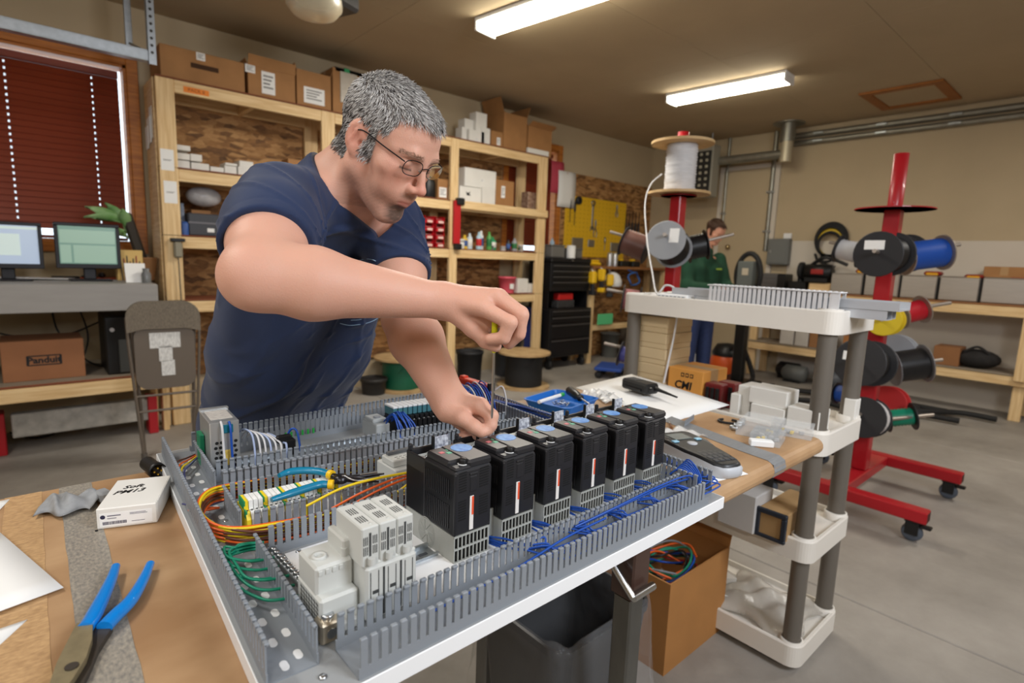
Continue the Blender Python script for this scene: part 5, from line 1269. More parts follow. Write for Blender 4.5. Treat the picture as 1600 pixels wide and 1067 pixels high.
# plant in a leaning sleeve, papers pinned on the shelf side
t = thing('potted_plant', 'leafy plant in a dark pot leaning between the blind and the shelving', 'plant', (at(228, 400, y=4.98).x, 5.0, DTZ))
m_ = MB(); m_.lathe([(.05, 0), (.075, .16), (.08, .17), (.001, .165)], n=18); part('pot', m_, CARD2, t)
m_ = MB(); m_.rbox(-.02, .05, -.02, .03, .15, .5, .015, 0, Matrix.Rotation(math.radians(-14), 4, 'Y')); part('dark_sleeve', m_, mat('plant_sleeve', (52, 46, 38), .7), t)
LEAF = mat('leaf_green', (92, 140, 72), .5, rgb2=(150, 180, 130), scale=8)
for k, (dx, dz, L, tw) in enumerate(((-.36, .10, .28, .5), (-.30, .20, .30, -.3), (-.16, .28, .26, .8), (-.05, .32, .22, .2), (-.25, .02, .22, .6), (.02, .22, .2, -.6), (-.18, .12, .25, 1.2))):
    p0 = Vector((-.10, 0, .42-.02*k)); d = Vector((dx, -.1+.05*(k % 3), dz)).normalized(); sd_ = d.cross(Vector((0, 1, tw))).normalized()
    lf = MB(); lf.sheet(lambda u, v: p0+d*(u*L)+sd_*((v-.5)*.075*math.sin(PI*min(1, u*1.02+.03)))+Vector((0, 0, -.06*u*u+.02*abs(v-.5))), 6, 2, .0008); part('leaf', lf, LEAF, t)
for k, (px, py0, py1) in enumerate(((226, 165, 215), (229, 180, 222))):
    p = at(px, py0, y=5.0); q_ = at(px, py1, y=5.0); m_ = MB(); m_.rbox(-.004, .0, -.05, .05, 0, p.z-q_.z, .001); m_.rbox(-.012, -.006, -.03, .06, -.03, (p.z-q_.z)*.7, .001)
    solo('pinned_paper', m_, PAPER, ('curled white papers pinned on the left side of the shelving' if k == 0 else 'second bunch of white papers pinned lower on the shelving side'), 'paper', (.8078, 5.0+.12*k, q_.z))
# under the desk: logo carton, computer tower
p0, p1 = at(4, 590, y=4.62), at(134, 582, y=4.62); hb = at(66, 526, y=4.62).z-at(66, 588, y=4.62).z
t = carton('brown carton with a black printed logo under the desk', (p0.x+p1.x)/2, 4.62+.17, zl+.0165, p1.x-p0.x, .34, hb, m=mat('logo_carton', (150, 100, 66), .75, var=.06, scale=8), tape=False)
W = p1.x-p0.x; lg = MB()
for s in (-1, 1): lg.box(s*W*.2-.006, s*W*.2+.006, -.1712, -.1702, hb*.38, hb*.62); 
lg.box(-W*.2, W*.2, -.1712, -.1702, hb*.60, hb*.63); lg.box(-W*.2, W*.2, -.1712, -.1702, hb*.37, hb*.40); lb_ = part('logo_frame', lg, INK, t)
part('logo_lettering', text_mb('Panduit', hb*.22, frame((0, -.1712, hb*.5), (1, 0, 0), (0, 0, 1)), bold=.002), INK, t)
t = thing('computer_tower', 'black computer tower under the right end of the desk', 'computer', (at(190, 540, y=4.6).x, 4.72, zl+.0165)); part('case', MB().rbox(-.09, .09, -.14, .25, 0, .40, .008), BLACK, t); part('front_bezel', MB().rbox(-.02, .088, -.15, -.139, .01, .24, .006), mat('tower_grey', (70, 72, 72), .4), t); part('power_button', MB().cyl((-.05, -.148, .31), (-.05, -.139, .31), .014, n=12), mat('silver_button', (190, 190, 194), .3), t)
for k, pts in enumerate(([(-.35, 5.1, .9), (-.1, 5.05, .75), (.2, 5.1, .72), (.45, 5.1, .82)], [(.15, 5.1, .95), (.18, 5.0, .75), (.32, 4.95, .55), (.42, 4.9, .5)], [(.3, 5.1, .95), (.34, 5.0, .7), (.25, 4.95, .45)], [(-.8, 5.1, .8), (-.3, 5.05, .7), (.1, 5.1, .66)])):
    m_ = MB(); o_ = Vector(pts[0]); m_.tube([p-o_ for p in bez(pts, 6)], .006); solo('computer_cable', m_, DARK, ['long black cable hanging behind the logo carton', 'black cable hanging beside the computer tower', 'short black cable hanging above the carton corner', 'black cable sagging along the wall at far left'][k], 'cable', pts[0])
# white beam and red legs lying under the lower shelf, offcuts of timber behind the chair
t = thing('metal_beam', 'scuffed white beam standing on red feet under the lower shelf', 'beam', (at(120, 640, y=4.75).x, 4.78, 0)); part('beam', MB().rbox(-.34, .42, -.03, .05, .10, .26, .006), mat('scuffed_white', (176, 172, 164), .5, var=.25, scale=14), t)
for x in (-.40, .44): part('foot', MB().rbox(x-.03, x+.03, -.06, .08, 0, .28, .006), REDP, t)
part('end_box', MB().rbox(-.62, -.46, -.05, .05, .02, .24, .008), mat('scuffed_grey', (120, 118, 110), .5, var=.2, scale=14), t)
for k, (px0, px1, py) in enumerate(((238, 250, 668), (259, 268, 666), (270, 292, 664))):
    p = at(px0, py, z=0); q_ = at(px1, py, z=0); m_ = MB(); m_.rbox(0, max(.038, q_.x-p.x), 0, .04, 0, [.62, .72, .7][k], .004); solo('timber_offcut', m_, PZw, ['slim pine offcut standing behind the folding chair', 'middle pine offcut standing behind the folding chair', 'wide pine offcut standing behind the folding chair'][k], 'timber', (p.x, p.y+.0, 0), group='timber offcuts behind the chair')
# ---- folding chair leaning against the desk
CHM = mat('taupe_metal', (112, 102, 92), .4, .3); CHF = mat('ribbed_taupe_fabric', (126, 116, 102), .9, rgb2=(98, 90, 80), scale=60, stretch=(6, 1, 1), detail=2)
p0 = at(218, 684, z=0); CY = 4.12
c0 = at(200, 560, y=CY); c1 = at(314, 560, y=CY); w = c1.x-c0.x; ht_ = at(255, 470, y=CY).z
ch = thing('folding_chair', 'folded taupe metal chair with ribbed fabric backrest leaning near the desk', 'chair', ((c0.x+c1.x)/2, CY, 0), math.radians(-4))
zf = lambda py: at(256, py, y=CY).z
m_ = MB(); zt1, zt0 = ht_, zf(518); r_ = .10
out = [(-w/2, zt0)]+[(-w/2+r_*(1-math.cos(a)), zt1-r_+r_*math.sin(a)) for a in [PI/2*k/6 for k in range(7)]]+[(w/2-r_*(1-math.cos(a)), zt1-r_+r_*math.sin(a)) for a in [PI/2*(6-k)/6 for k in range(7)]]+[(w/2, zt0), (w*.3, zt0+.022), (-w*.3, zt0+.022)]
m_.prism(list(reversed(out)), .045, frame((0, -.03, 0), (1, 0, 0), (0, 0, 1)) @ Matrix.Translation((0, 0, -.045))); part('backrest', m_, CHF, ch)
m_ = MB(); sw = w*.82; zs1, zs0 = zf(512), zf(606)
pr = []
for (cx_, cz_, a0_) in ((sw/2-.05, zs1-.05, 0), (-sw/2+.05, zs1-.05, 1), (-sw/2+.07, zs0+.07, 2), (sw/2-.07, zs0+.07, 3)):
    rr_ = .05 if a0_ < 2 else .07; pr += [(cx_+rr_*math.cos(PI/2*(a0_+k/4)), cz_+rr_*math.sin(PI/2*(a0_+k/4))) for k in range(5)]
m_.prism(pr, .03, frame((0, -.012, 0), (1, 0, 0), (0, 0, 1)) @ Matrix.Translation((0, 0, -.03))); part('seat_pan', m_, CHM, ch)
for (u, v, ww, hh, lb) in ((0, .80, .17, .10, 'white printed label'), (.0, .58, .075, .10, 'white printed label'), (.01, .34, .075, .10, 'white printed label')):
    part('label', MB().rbox(u-ww/2, u+ww/2, -.0145, -.0122, zs0+(zs1-zs0)*v-hh/2, zs0+(zs1-zs0)*v+hh/2, .0005), mat('white_label_print', (226, 226, 224), .6, rgb2=(190, 190, 188), scale=50, stretch=(3, 1, 1)), ch, label=lb)
for s in (-1, 1):
    m_ = MB(); m_.tube([(s*(w/2-.004), -.005, zt1-.1), (s*(w/2-.008), -.004, zs1-.1), (s*(w/2-.05), .0, .05), (s*(w/2-.055), .0, .012)], .013, 8, flat=.7); part('leg', m_, CHM, ch)
    m_ = MB(); m_.cyl((s*(w/2-.055), 0, 0), (s*(w/2-.054), 0, .05), .018, n=10); part('foot_cap', m_, mat('grey_rubber', (86, 80, 74), .7), ch)
    m_ = MB(); m_.tube([(s*(w/2-.03), .03, zs1), (s*(w/2-.05), .035, zs0-.05), (s*(w/2-.06), .05, .01)], .011, 8); part('rear_leg', m_, CHM, ch)
for py in (616, 640): m_ = MB(); z_ = zf(py); m_.cyl((-w/2+.035, .0, z_), (w/2-.035, .0, z_+.0), .008, n=8); part('stretcher', m_, CHM, ch)
m_ = MB(); m_.tube(bez([(at(x, y, z=.012).x, at(x, y, z=.012).y, .012) for x, y in ((16, 676), (50, 684), (85, 676), (60, 664), (20, 668))], 6), .008); solo('floor_cable', m_, DARK, 'loop of dark cable lying on the floor under the lower shelf', 'cable')
# ================================================================ right wall: door, conduits, panel, heater
DOORM = mat('tan_door_paint', (184, 166, 136), .6)
y0, y1 = at(1200, 400, x=XW).y, at(1122, 400, x=XW).y; zt = at(1140, 268, x=XW).z
d_ = MB(); d_.rbox(XW-.03, XW-.0005, y0, y1, .0, zt, .004); do = struct('door_1', d_, DOORM, label='plain tan door in the right wall behind the man in green', cat='door')
m_ = MB()
for a in ((y0-.06, y0-.001, 0, zt+.06), (y1+.001, y1+.06, 0, zt+.06), (y0-.001, y1+.001, zt+.001, zt+.06)): m_.rbox(XW-.04, XW-.0005, a[0], a[1], a[2], a[3], .004)
part('door_frame', m_, LOWM, do)
p = at(1138, 386, x=XW-.05); m_ = MB(); m_.sphere((p.x-.02, p.y, p.z), .032, 12, 8); m_.cyl((p.x-.02, p.y, p.z), (XW-.03, p.y, p.z), .014, n=10); part('door_knob', m_, mat('brass_knob', (170, 150, 110), .3, 1), do)
GALV = mat('galvanised_pipe', (150, 148, 138), .4, .75, var=.12, scale=12)
def conduit(label, pts, r, px=XW-.03, straps=0):
    P = [Vector(p) for p in pts]; o_ = P[0]; t = thing('conduit', label, 'conduit', o_, 0, 'steel conduits on the right wall'); m_ = MB(); m_.tube([p-o_ for p in P], r, 10); part('tube', m_, GALV, t)
    for k in range(straps):
        q = P[0].lerp(P[-1], (k+.5)/straps)-o_; part('strap', MB().rbox(q.x-r*1.3, XW-o_.x, q.y-r*1.6, q.y+r*1.6, q.z-.012, q.z+.012, .002), ZINC, t)
    return t
pt = at(1137, 262, x=XW-.03); pb = at(1127, 372, x=XW-.03); conduit('thin vertical conduit left of the exhaust pipe on the right wall', [(XW-.03, pt.y, ZC-.002), (XW-.03, pt.y, pb.z)], .022, straps=2)
pt = at(1211, 240, x=XW-.03); pb = at(1197, 392, x=XW-.03); conduit('vertical conduit dropping to the grey electrical box', [(XW-.03, pt.y, ZC-.002), (XW-.03, pt.y, pb.z)], .03, straps=3)
pa, pb2 = at(1236, 214, x=XW-.05), at(1640, 162, x=XW-.05)
for k in range(2): conduit(['upper long conduit running under the ceiling along the right wall', 'lower long conduit running under the ceiling along the right wall'][k], [(XW-.05, pa.y, pa.z-.0-.09*k), (XW-.05, pb2.y-.3, pa.z-.09*k)], .034, straps=4)
t = thing('electrical_box', 'grey electrical box on the right wall below the conduit', 'electrical box', (XW-.0135, 0, 0)); a = at(1197, 413, x=XW-.1); b_ = at(1234, 373, x=XW-.1)
part('box_body', MB().rbox(-.10, 0, b_.y, a.y, a.z, b_.z, .006), mat('grey_enclosure', (112, 114, 112), .5), t); part('door_panel', MB().rbox(-.108, -.1005, b_.y+.02, a.y-.02, a.z+.02, b_.z-.02, .003), mat('grey_enclosure', (112, 114, 112), .5), t)
part('latch', MB().rbox(-.115, -.1085, a.y-.06, a.y-.04, (a.z+b_.z)/2-.02, (a.z+b_.z)/2+.02, .002), ZINC, t)
p = at(1230, 368, x=XW-.03); solo('thermostat', MB().rbox(-.03, 0, -.05, .05, -.04, .03, .006), WHITE, 'small white thermostat above the grey electrical box', 'thermostat', (XW-.001, p.y, p.z))
# unit heater and its flue
a, b_ = at(1060, 232, x=7.0), at(1108, 306, x=7.0)
t = thing('unit_heater', 'louvred grey unit heater hanging in the far corner behind the white spool', 'heater', (7.0, (a.y+b_.y)/2, b_.z)); hw = (a.y-b_.y)/2; hh = a.z-b_.z
part('casing', MB().rbox(.012, .20, -hw, hw, 0, hh, .01), mat('heater_grey', (146, 142, 130), .5), t)
for i in range(5):
    for j in range(7): part('louvre', MB().rbox(-.01, .0115, -hw+.06+i*(2*hw-.1)/5, -hw+.04+(i+.62)*(2*hw-.1)/5, .05+j*hh*.12, .05+j*hh*.12+hh*.05, .003, 0), mat('heater_louvre', (176, 170, 152), .45), t)
part('grille_back', MB().box(.004, .0119, -hw+.02, hw-.02, .03, hh-.08), mat('grille_dark', (40, 38, 36), .8), t)
for s in (-1, 1): part('hanger_rod', MB().cyl((.10, s*hw*.7, hh), (.10, s*hw*.7, ZC-b_.z), .01, n=8), ZINC, t)
p = at(1228, 240, x=7.2); q_ = at(1112, 252, x=7.2); t = thing('flue_pipe', 'galvanised exhaust pipe from the heater rising through the ceiling', 'pipe', (7.2, p.y, p.z))
m_ = MB(); m_.cyl((0, .02, 0), (0, q_.y-p.y+.15, 0), .055, n=16); part('horizontal_pipe', m_, GALV, t)
m_ = MB(); m_.cyl((0, 0, -.10), (0, 0, .14), .07, n=16); part('tee', m_, mat('pale_vent_pipe', (190, 180, 156), .45, .4), t); m_ = MB(); m_.cyl((0, 0, .1405), (0, 0, ZC-p.z), .085, n=16); part('vertical_pipe', m_, GALV, t); m_ = MB(); m_.lathe([(.18, ZC-p.z-.012), (.18, ZC-p.z)], n=20); part('ceiling_collar', m_, GALV, t)
# hose coil on the wall
c = at(1298, 374, x=XW-.06); t = thing('hose_coil', 'coil of black and yellow hose hanging on the right wall', 'hose', (XW-.05, c.y, c.z)); r0_ = at(1274, 374, x=XW-.06).y-c.y
for k in range(6):
    m_ = MB(); rr_ = r0_*(1-.055*k); m_.tube([(-.02*(k % 3), rr_*math.cos(u), rr_*1.12*math.sin(u)-.012*k) for u in [2*PI*i/32 for i in range(32)]], .017, 6, closed=True); part('hose_turn', m_, DARK if k < 3 or k == 5 else mat('yellow_hose', (206, 176, 54), .5), t)
m_ = MB(); m_.tube(bez([(0, -r0_*.3, -r0_*1.1), (-.03, -.02, -r0_*1.5), (-.02, r0_*.6, -r0_*1.5), (-.02, r0_*.9, -r0_*1.0)], 6), .016); m_.tube(bez([(0, r0_*.5, -r0_), (-.04, r0_*.3, -r0_*1.6), (-.06, -.1, -r0_*1.9)], 6), .016); part('loose_end', m_, DARK, t); m_ = MB(); m_.cyl((0, 0, r0_*1.0), (.045, 0, r0_*1.05), .012, n=8); part('hook', m_, ZINC, t)

# ================================================================ long bench on the right wall
BX0, BX1, BZ, BY0, BY1 = 7.05, XW-.013, 1.119, -1.4, 3.30
t = bn = thing('wall_bench', 'long pine workbench with a lower shelf along the right wall', 'workbench', (7.3, 1.0, 0)); OB = Vector((7.3, 1.0, 0))
def BB(name, *a, m=PY, bev=.004): return part(name, MB().rbox(a[0]-OB.x, a[1]-OB.x, a[2]-OB.y, a[3]-OB.y, a[4], a[5], bev), m, bn)
BB('bench_top', BX0, BX1, BY0, BY1, BZ-.018, BZ, m=mat('bench_top_brown', (148, 100, 60), .6, var=.1, scale=4)); BB('front_rail', BX0+.003, BX0+.04, BY0, BY1, BZ-.114, BZ-.019)
BB('lower_board', BX0+.02, BX1, BY0, BY1, .440, .456, m=mat('grey_shelf', (140, 128, 112), .7)); BB('lower_rail', BX0+.03, BX0+.068, BY0, BY1, .346, .439)
for y in (-1.3, .60, 1.95, 3.22): BB('bench_leg', BX0+.069, BX0+.107, y, y+.09, 0, BZ-.019, m=PZw); BB('bench_leg', BX1-.05, BX1-.012, y, y+.09, 0, BZ-.019, m=PZw)
for y in (.60, -1.3): BB('outer_leg', BX0-.008, BX0+.029, y-.0, y+.09, .40, BZ-.115, m=PZw)
# row of stainless enclosures
SS = mat('brushed_stainless', (196, 190, 182), .34, .75, var=.06, scale=5, stretch=(1, 1, 12))
px = [(1297, 1345), (1349, 1361), (1407, 1463), (1467, 1530), (1534, 1602)]
nm = ['leftmost stainless steel box of the row on the long bench', 'stainless steel box partly behind the red pole on the long bench', 'stainless steel box under the blue spool on the long bench', 'stainless steel box left of the brown carton on the long bench', 'rightmost stainless steel box on the long bench, cut by the picture edge']
for k, (a, b_) in enumerate([(1297, 1346), (1350, 1404), (1407, 1463), (1467, 1530), (1534, 1606)]):
    ya, yb = at(a, 450, x=7.12).y, at(b_, 450, x=7.12).y; h = at((a+b_)/2, [427, 427, 430, 432, 434][k], x=7.12).z-BZ
    t = thing('steel_enclosure', nm[k], 'steel box', (7.12, (ya+yb)/2, BZ), 0, 'stainless steel boxes on the long bench'); w = (ya-yb)/2
    part('enclosure_body', MB().rbox(0, .36, -w, w, 0, h, .012), SS, t); part('lid_edge', MB().rbox(-.006, -.0005, -w+.006, w-.006, .01, h-.012, .004), SS, t)
    part('gap_filler', MB().box(-.0004, .0, -w-.012, -w-.001, .01, h*.95) if False else MB().rbox(.005, .03, -w-.014, -w-.0005, .0, h*.96, .003), BLACK, t)  # black strip filling the gap beside each box
for k, (px_, py_, lb) in enumerate(((1352, 421, 'red and yellow parts bag on the first steel boxes'), (1405, 420, 'small red and yellow bag behind the red pole'), (1460, 424, 'red and yellow parts bag between two steel boxes'), (1524, 429, 'red and yellow parts bag beside the brown carton'), (1594, 434, 'red and yellow parts bag at the picture edge'))):
    p = at(px_, py_, x=7.22); w = .075; t = thing('parts_bag', lb, 'bag', (7.22, p.y, p.z-.045), 0, 'parts bags on the steel boxes'); part('bag_body', MB().rbox(-.09, .06, -w, w, .0, .045, .018), mat('dark_red_bag', (140, 34, 24), .45, var=.3, scale=20), t); part('yellow_label', MB().rbox(-.0945, -.02, -w*.7, w*.7, .004, .03, .006), mat('yellow_print', (230, 170, 40), .5), t)
a, b_ = at(1538, 430, x=7.3), at(1606, 420, x=7.3); tt = thing('cardboard_box', 'flat brown carton lying on the rightmost steel boxes', 'box', (7.32, (a.y+b_.y)/2, at(1570, 434, x=7.3).z)); part('box_body', MB().rbox(-.1, .2, -(a.y-b_.y)/2, (a.y-b_.y)/2, 0, at(1570, 417, x=7.3).z-at(1570, 434, x=7.3).z, .004), CARD, tt); part('tape', MB().rbox(-.1006, .2, -.03, .03, .02, at(1570, 417, x=7.3).z-at(1570, 434, x=7.3).z+.0006, .0004), mat('packing_tape', (176, 140, 96), .3), tt)
def kbox(label, c, pl, pr, pt, z0, name='box', cat='box', m=CARTON, mats=None, build=True, group=None, maxd=.6):
    """box standing on z0: nearest bottom corner at pixel c, seen from pixel column pl to pr, top of that corner at pixel row pt"""
    p = at(c[0], c[1], z=z0); ly = min(maxd, at(pl, c[1], x=p.x).y-p.y); lx = min(maxd, at(pr, c[1], y=p.y).x-p.x); h = at(c[0], pt, y=p.y).z-z0
    t = thing(name, label, cat, (p.x+lx/2, p.y+ly/2, z0), 0, group)
    if build: part('box_body', MB().rbox(-lx/2, lx/2, -ly/2, ly/2, 0, h, .003), m, t)
    return t, lx, ly, h
# machines and clutter at the left end of the bench
def bobj(label, pl, pr, pt, pb, m, name='box', cat='box', x=7.15, d=.25, z=BZ, bev=.01, group=None):
    ya, yb = at(pl, (pt+pb)/2, x=x).y, at(pr, (pt+pb)/2, x=x).y; h = at((pl+pr)/2, pt, x=x).z-at((pl+pr)/2, pb, x=x).z
    t = thing(name, label, cat, (x+d/2, (ya+yb)/2, z), 0, group); part('box_body', MB().rbox(-d/2, d/2, -(ya-yb)/2, (ya-yb)/2, 0, h, bev), m, t); return t, (ya-yb)/2, h
t, w, h = bobj('grey fronted tool chest on the bench below the electrical box', 1184, 1226, 424, 449, mat('grey_chest', (92, 90, 90), .4), 'tool_chest', 'tool chest'); part('dark_side', MB().rbox(-.128, .1, -w-.001, -w*.45, .0, h+.001, .004), BLACK, t)
for k in range(3): part('drawer', MB().rbox(-.131, -.1255, -w*.4, w-.01, .02+k*h*.3, .02+(k+.85)*h*.3, .003), mat('grey_chest', (92, 90, 90), .4), t)
t, w, h = bobj('tan wooden block under the black grinder on the bench', 1263, 1297, 441, 456, PY, 'wooden_block', 'block', d=.2); zb_ = h
t = thing('bench_grinder', 'black bench grinder with red trim on the tan wooden block', 'grinder', (7.22, at(1278, 430, x=7.2).y, BZ+zb_)); part('motor', MB().lathe([(.05, -.16), (.09, -.14), (.09, .14), (.05, .16)], (0, 0, .13), (0, 1, 0), 20), BLACK, t)
part('base', MB().rbox(-.1, .1, -.13, .13, 0, .06, .01), BLACK, t); part('red_trim', MB().rbox(-.1, -.085, -.08, .06, .10, .16, .006), mat('trim_red', (150, 34, 30), .5), t); m_ = MB(); m_.tube(bez([(0, .1, .2), (-.02, -.05, .30), (0, -.2, .26), (.0, -.3, .22)], 6), .022); part('handle', m_, BLACK, t); m_ = MB(); m_.lathe([(.02, -.02), (.1, -.018), (.1, .018), (.02, .02)], (0, .2, .14), (0, 1, 0), 20); part('wheel', m_, DARK, t)
t, w, h = bobj('low black instrument case left of the grinder on the bench', 1231, 1258, 437, 452, BLACK, 'instrument_case', 'case'); part('knob', MB().lathe([(.04, 0), (.04, .05), (.001, .05)], (0, 0, h), n=14), BLACK, t)
# lower shelf things
for (lb, pl, pr, pt, pb, c_) in (('white carton first on the lower bench shelf', 1219, 1240, 510, 537, (206, 200, 192)), ('second white carton on the lower bench shelf beside the first', 1242, 1263, 513, 540, (196, 190, 182)), ('brown carton on the lower bench shelf beside the white ones', 1264, 1290, 522, 545, (150, 106, 66)), ('orange brown carton on the lower bench shelf behind the cart post', 1316, 1336, 528, 553, (166, 110, 60)), ('brown carton on the lower bench shelf behind the black spool', 1457, 1499, 544, 573, (146, 100, 62))):
    bobj(lb, pl, pr, pt, pb, mat(f'shelf_carton_{pl}', c_, .75, var=.06, scale=8), 'cardboard_box', 'box', x=7.12, z=.4565, d=.28, bev=.004, group='cartons on the lower bench shelf')
t, w, h = bobj('red tool case lying on the white carton of the lower bench shelf', 1196, 1232, 504, 512, mat('case_red', (150, 40, 30), .5), 'tool_case', 'case', x=7.16, z=at(1225, 510.5, x=7.12).z, d=.2)
m_ = MB(); m_.sphere((0, 0, .095), .19, 16, 10, sc=(.7, 1, .5)); m_.tube(bez([(-.08, -.1, .16), (-.08, 0, .22), (-.08, .1, .16)], 5), .014); solo('cloth_bag', m_, mat('black_bag', (34, 32, 32), .8, var=.3, scale=20, bump=.3), 'black cloth tool bag on the lower bench shelf near the bench leg', 'bag', (7.24, at(1526, 560, x=7.2).y, .4565))
m_ = MB(); m_.rbox(-.1, .1, -.11, .11, 0, .13, .02); m_.rbox(-.06, .06, -.05, .05, .13, .17, .01); solo('battery_charger', m_, BLACK, 'black charger on the lower bench shelf above the large black spool', 'charger', (7.2, at(1425, 545, x=7.15).y, .4565))
for k, (a, b_) in enumerate((((1205, 607), (1480, 642)), ((1210, 617), (1500, 652)), ((1225, 600), (1440, 628)), ((1330, 612), (1560, 640)))):
    p, q_ = at(*a, z=.05+.03*k), at(*b_, z=.05+.03*k); m_ = MB(); m_.tube(bez([(0, 0, 0), ((q_-p).x*.25+.12, (q_-p).y*.25, 0), ((q_-p).x*.5-.08, (q_-p).y*.5, .0), ((q_-p).x*.75+.1, (q_-p).y*.75, 0), q_-p], 6), .028)
    solo('black_hose', m_, DARK, ['nearest black hose on the floor under the long bench', 'second black hose on the floor under the long bench', 'black hose lying behind the others under the long bench', 'black hose under the right part of the long bench'][k], 'hose', (p.x, p.y, .045))
for k, (px_, py_, c_) in enumerate(((1235, 590, (96, 98, 96)), (1290, 598, (80, 84, 90)), (1262, 575, (30, 30, 32)))):
    p = at(px_, py_, z=.06); p.x = min(p.x, 7.2); t = thing('small_motor', ['grey rounded motor on the floor under the bench, left', 'blue grey rounded motor on the floor under the bench, right', 'black motor on the floor far under the bench'][k], 'motor', (p.x+.1, p.y, 0)); m_ = MB(); m_.lathe([(.03, -.15), (.10, -.13), (.10, .1), (.05, .14)], (0, 0, .105), (0, 1, 0), 18); part('motor_body', m_, mat(f'motor_{k}', c_, .45), t); part('foot', MB().rbox(-.08, .08, -.1, .1, 0, .02, .004), BLACK, t)
# vacuum, white wire spool, dark coil machine
p = at(1156, 590, z=0); t = thing('shop_vacuum', 'orange and black shop vacuum on the floor behind the cart', 'vacuum', (p.x, p.y+.2, 0)); m_ = MB(); m_.lathe([(.19, .04), (.2, .08), (.2, .2), (.17, .26)], n=24); part('tank', m_, mat('vacuum_orange', (206, 84, 30), .4), t); m_ = MB(); m_.lathe([(.18, .26), (.185, .30), (.13, .40), (.001, .42)], n=24, caps=False); part('motor_head', m_, BLACK, t)
for s in range(4): m_ = MB(); m_.sphere((.17*math.cos(s*PI/2+.8), .17*math.sin(s*PI/2+.8), .03), .03, 10, 6); part('wheel', m_, DARK, t)
m_ = MB(); m_.tube(bez([(-.1, -.1, .36), (-.25, -.3, .45), (-.2, -.45, .1), (-.5, -.55, .04), (-.3, -.75, .04)], 8), .028, 8); part('suction_hose', m_, DARK, t)
def spool(label, p0, p1, rf, rc, cw, cf, hub=True, lab=None, ridge=.006, group='wire spools on the red racks', loose=None):
    """spool with axis p0->p1 (world); flanges rf, winding rc"""
    p0, p1 = Vector(p0), Vector(p1); ax = p1-p0; L = ax.length; q = ax.to_track_quat('Z', 'Y'); t = thing('wire_spool', label, 'spool', p0, 0, group); t.rotation_euler = q.to_euler()
    for z in (0, L-.008): m_ = MB(); m_.lathe([(.016, z), (rf*.97, z), (rf, z+.002), (rf, z+.006), (rf*.97, z+.008), (.016, z+.008)], n=28, smooth=False); part('flange', m_, cf, t)
    n = max(4, int(L/.02)); pr = []
    for k in range(n): a = .009+(L-.018)*k/n; s = (L-.018)/n; pr += [(rc-ridge, a), (rc, a+s*.5)]
    pr.append((rc-ridge, L-.009)); m_ = MB(); m_.lathe(pr, n=24); part('winding', m_, cw, t)
    if lab:
        u, v, w, h = lab; part('spool_label', MB().rbox(u-w/2, u+w/2, v-h/2, v+h/2, -.0012, -.0002, .0004), PAPER, t)
    return t
WIREW = mat('white_wire', (214, 214, 216), .45); WIREB = mat('black_wire', (26, 26, 28), .4); WBROWN = mat('brown_wire', (104, 70, 62), .4); WBLUE = mat('blue_wire', (28, 78, 168), .4); WRED = mat('red_wire', (186, 26, 40), .4); WGREEN = mat('green_wire', (14, 130, 100), .4); WYEL = mat('yellow_wire', (230, 200, 30), .4)
FBLK = mat('black_flange', (40, 40, 43), .5); FGRY = mat('grey_flange', (150, 153, 158), .5); FSTL = mat('steel_flange', (170, 160, 150), .4, .6)
p = at(1108, 580, z=0); spool('white wire spool with clear flanges lying on the floor beside the vacuum', (p.x-.1, p.y+.35, .2), (p.x+.05, p.y+.05, .2), .2, .16, WIREW, FGRY, group='wire spools on the floor'); p = at(1082, 572, z=0); spool('teal wire spool on the floor behind the beige cartons', (p.x+.1, p.y+.3, .16), (p.x+.2, p.y+.12, .16), .16, .11, WGREEN, FBLK, group='wire spools on the floor')
c = dep(1166, 430, 6.4); t = thing('hose_machine', 'grey control box ringed by a thick black hose beside the man in green', 'machine', (c.x, c.y, 0)); rr_ = .20
m_ = MB(); m_.tube([(.05+(-.66*.0), rr_*.72*math.cos(u)*1.0, c.z+rr_*1.25*math.sin(u)) for u in [2*PI*i/28 for i in range(28)]], .03, 8, closed=True); part('hose_ring', m_, DARK, t); part('control_box', MB().rbox(-.05, .12, -.09, .09, c.z-.2, c.z+.16, .01), mat('grey_control_box', (100, 106, 104), .5), t); part('dial', MB().rbox(-.056, -.0505, -.045, .03, c.z+.0, c.z+.08, .004), mat('dial_face', (190, 180, 160), .5), t)
part('column', MB().rbox(-.03, .08, -.06, .06, .05, c.z-.2, .01), BLACK, t); part('base', MB().rbox(-.2, .25, -.2, .2, 0, .05, .01), BLACK, t)

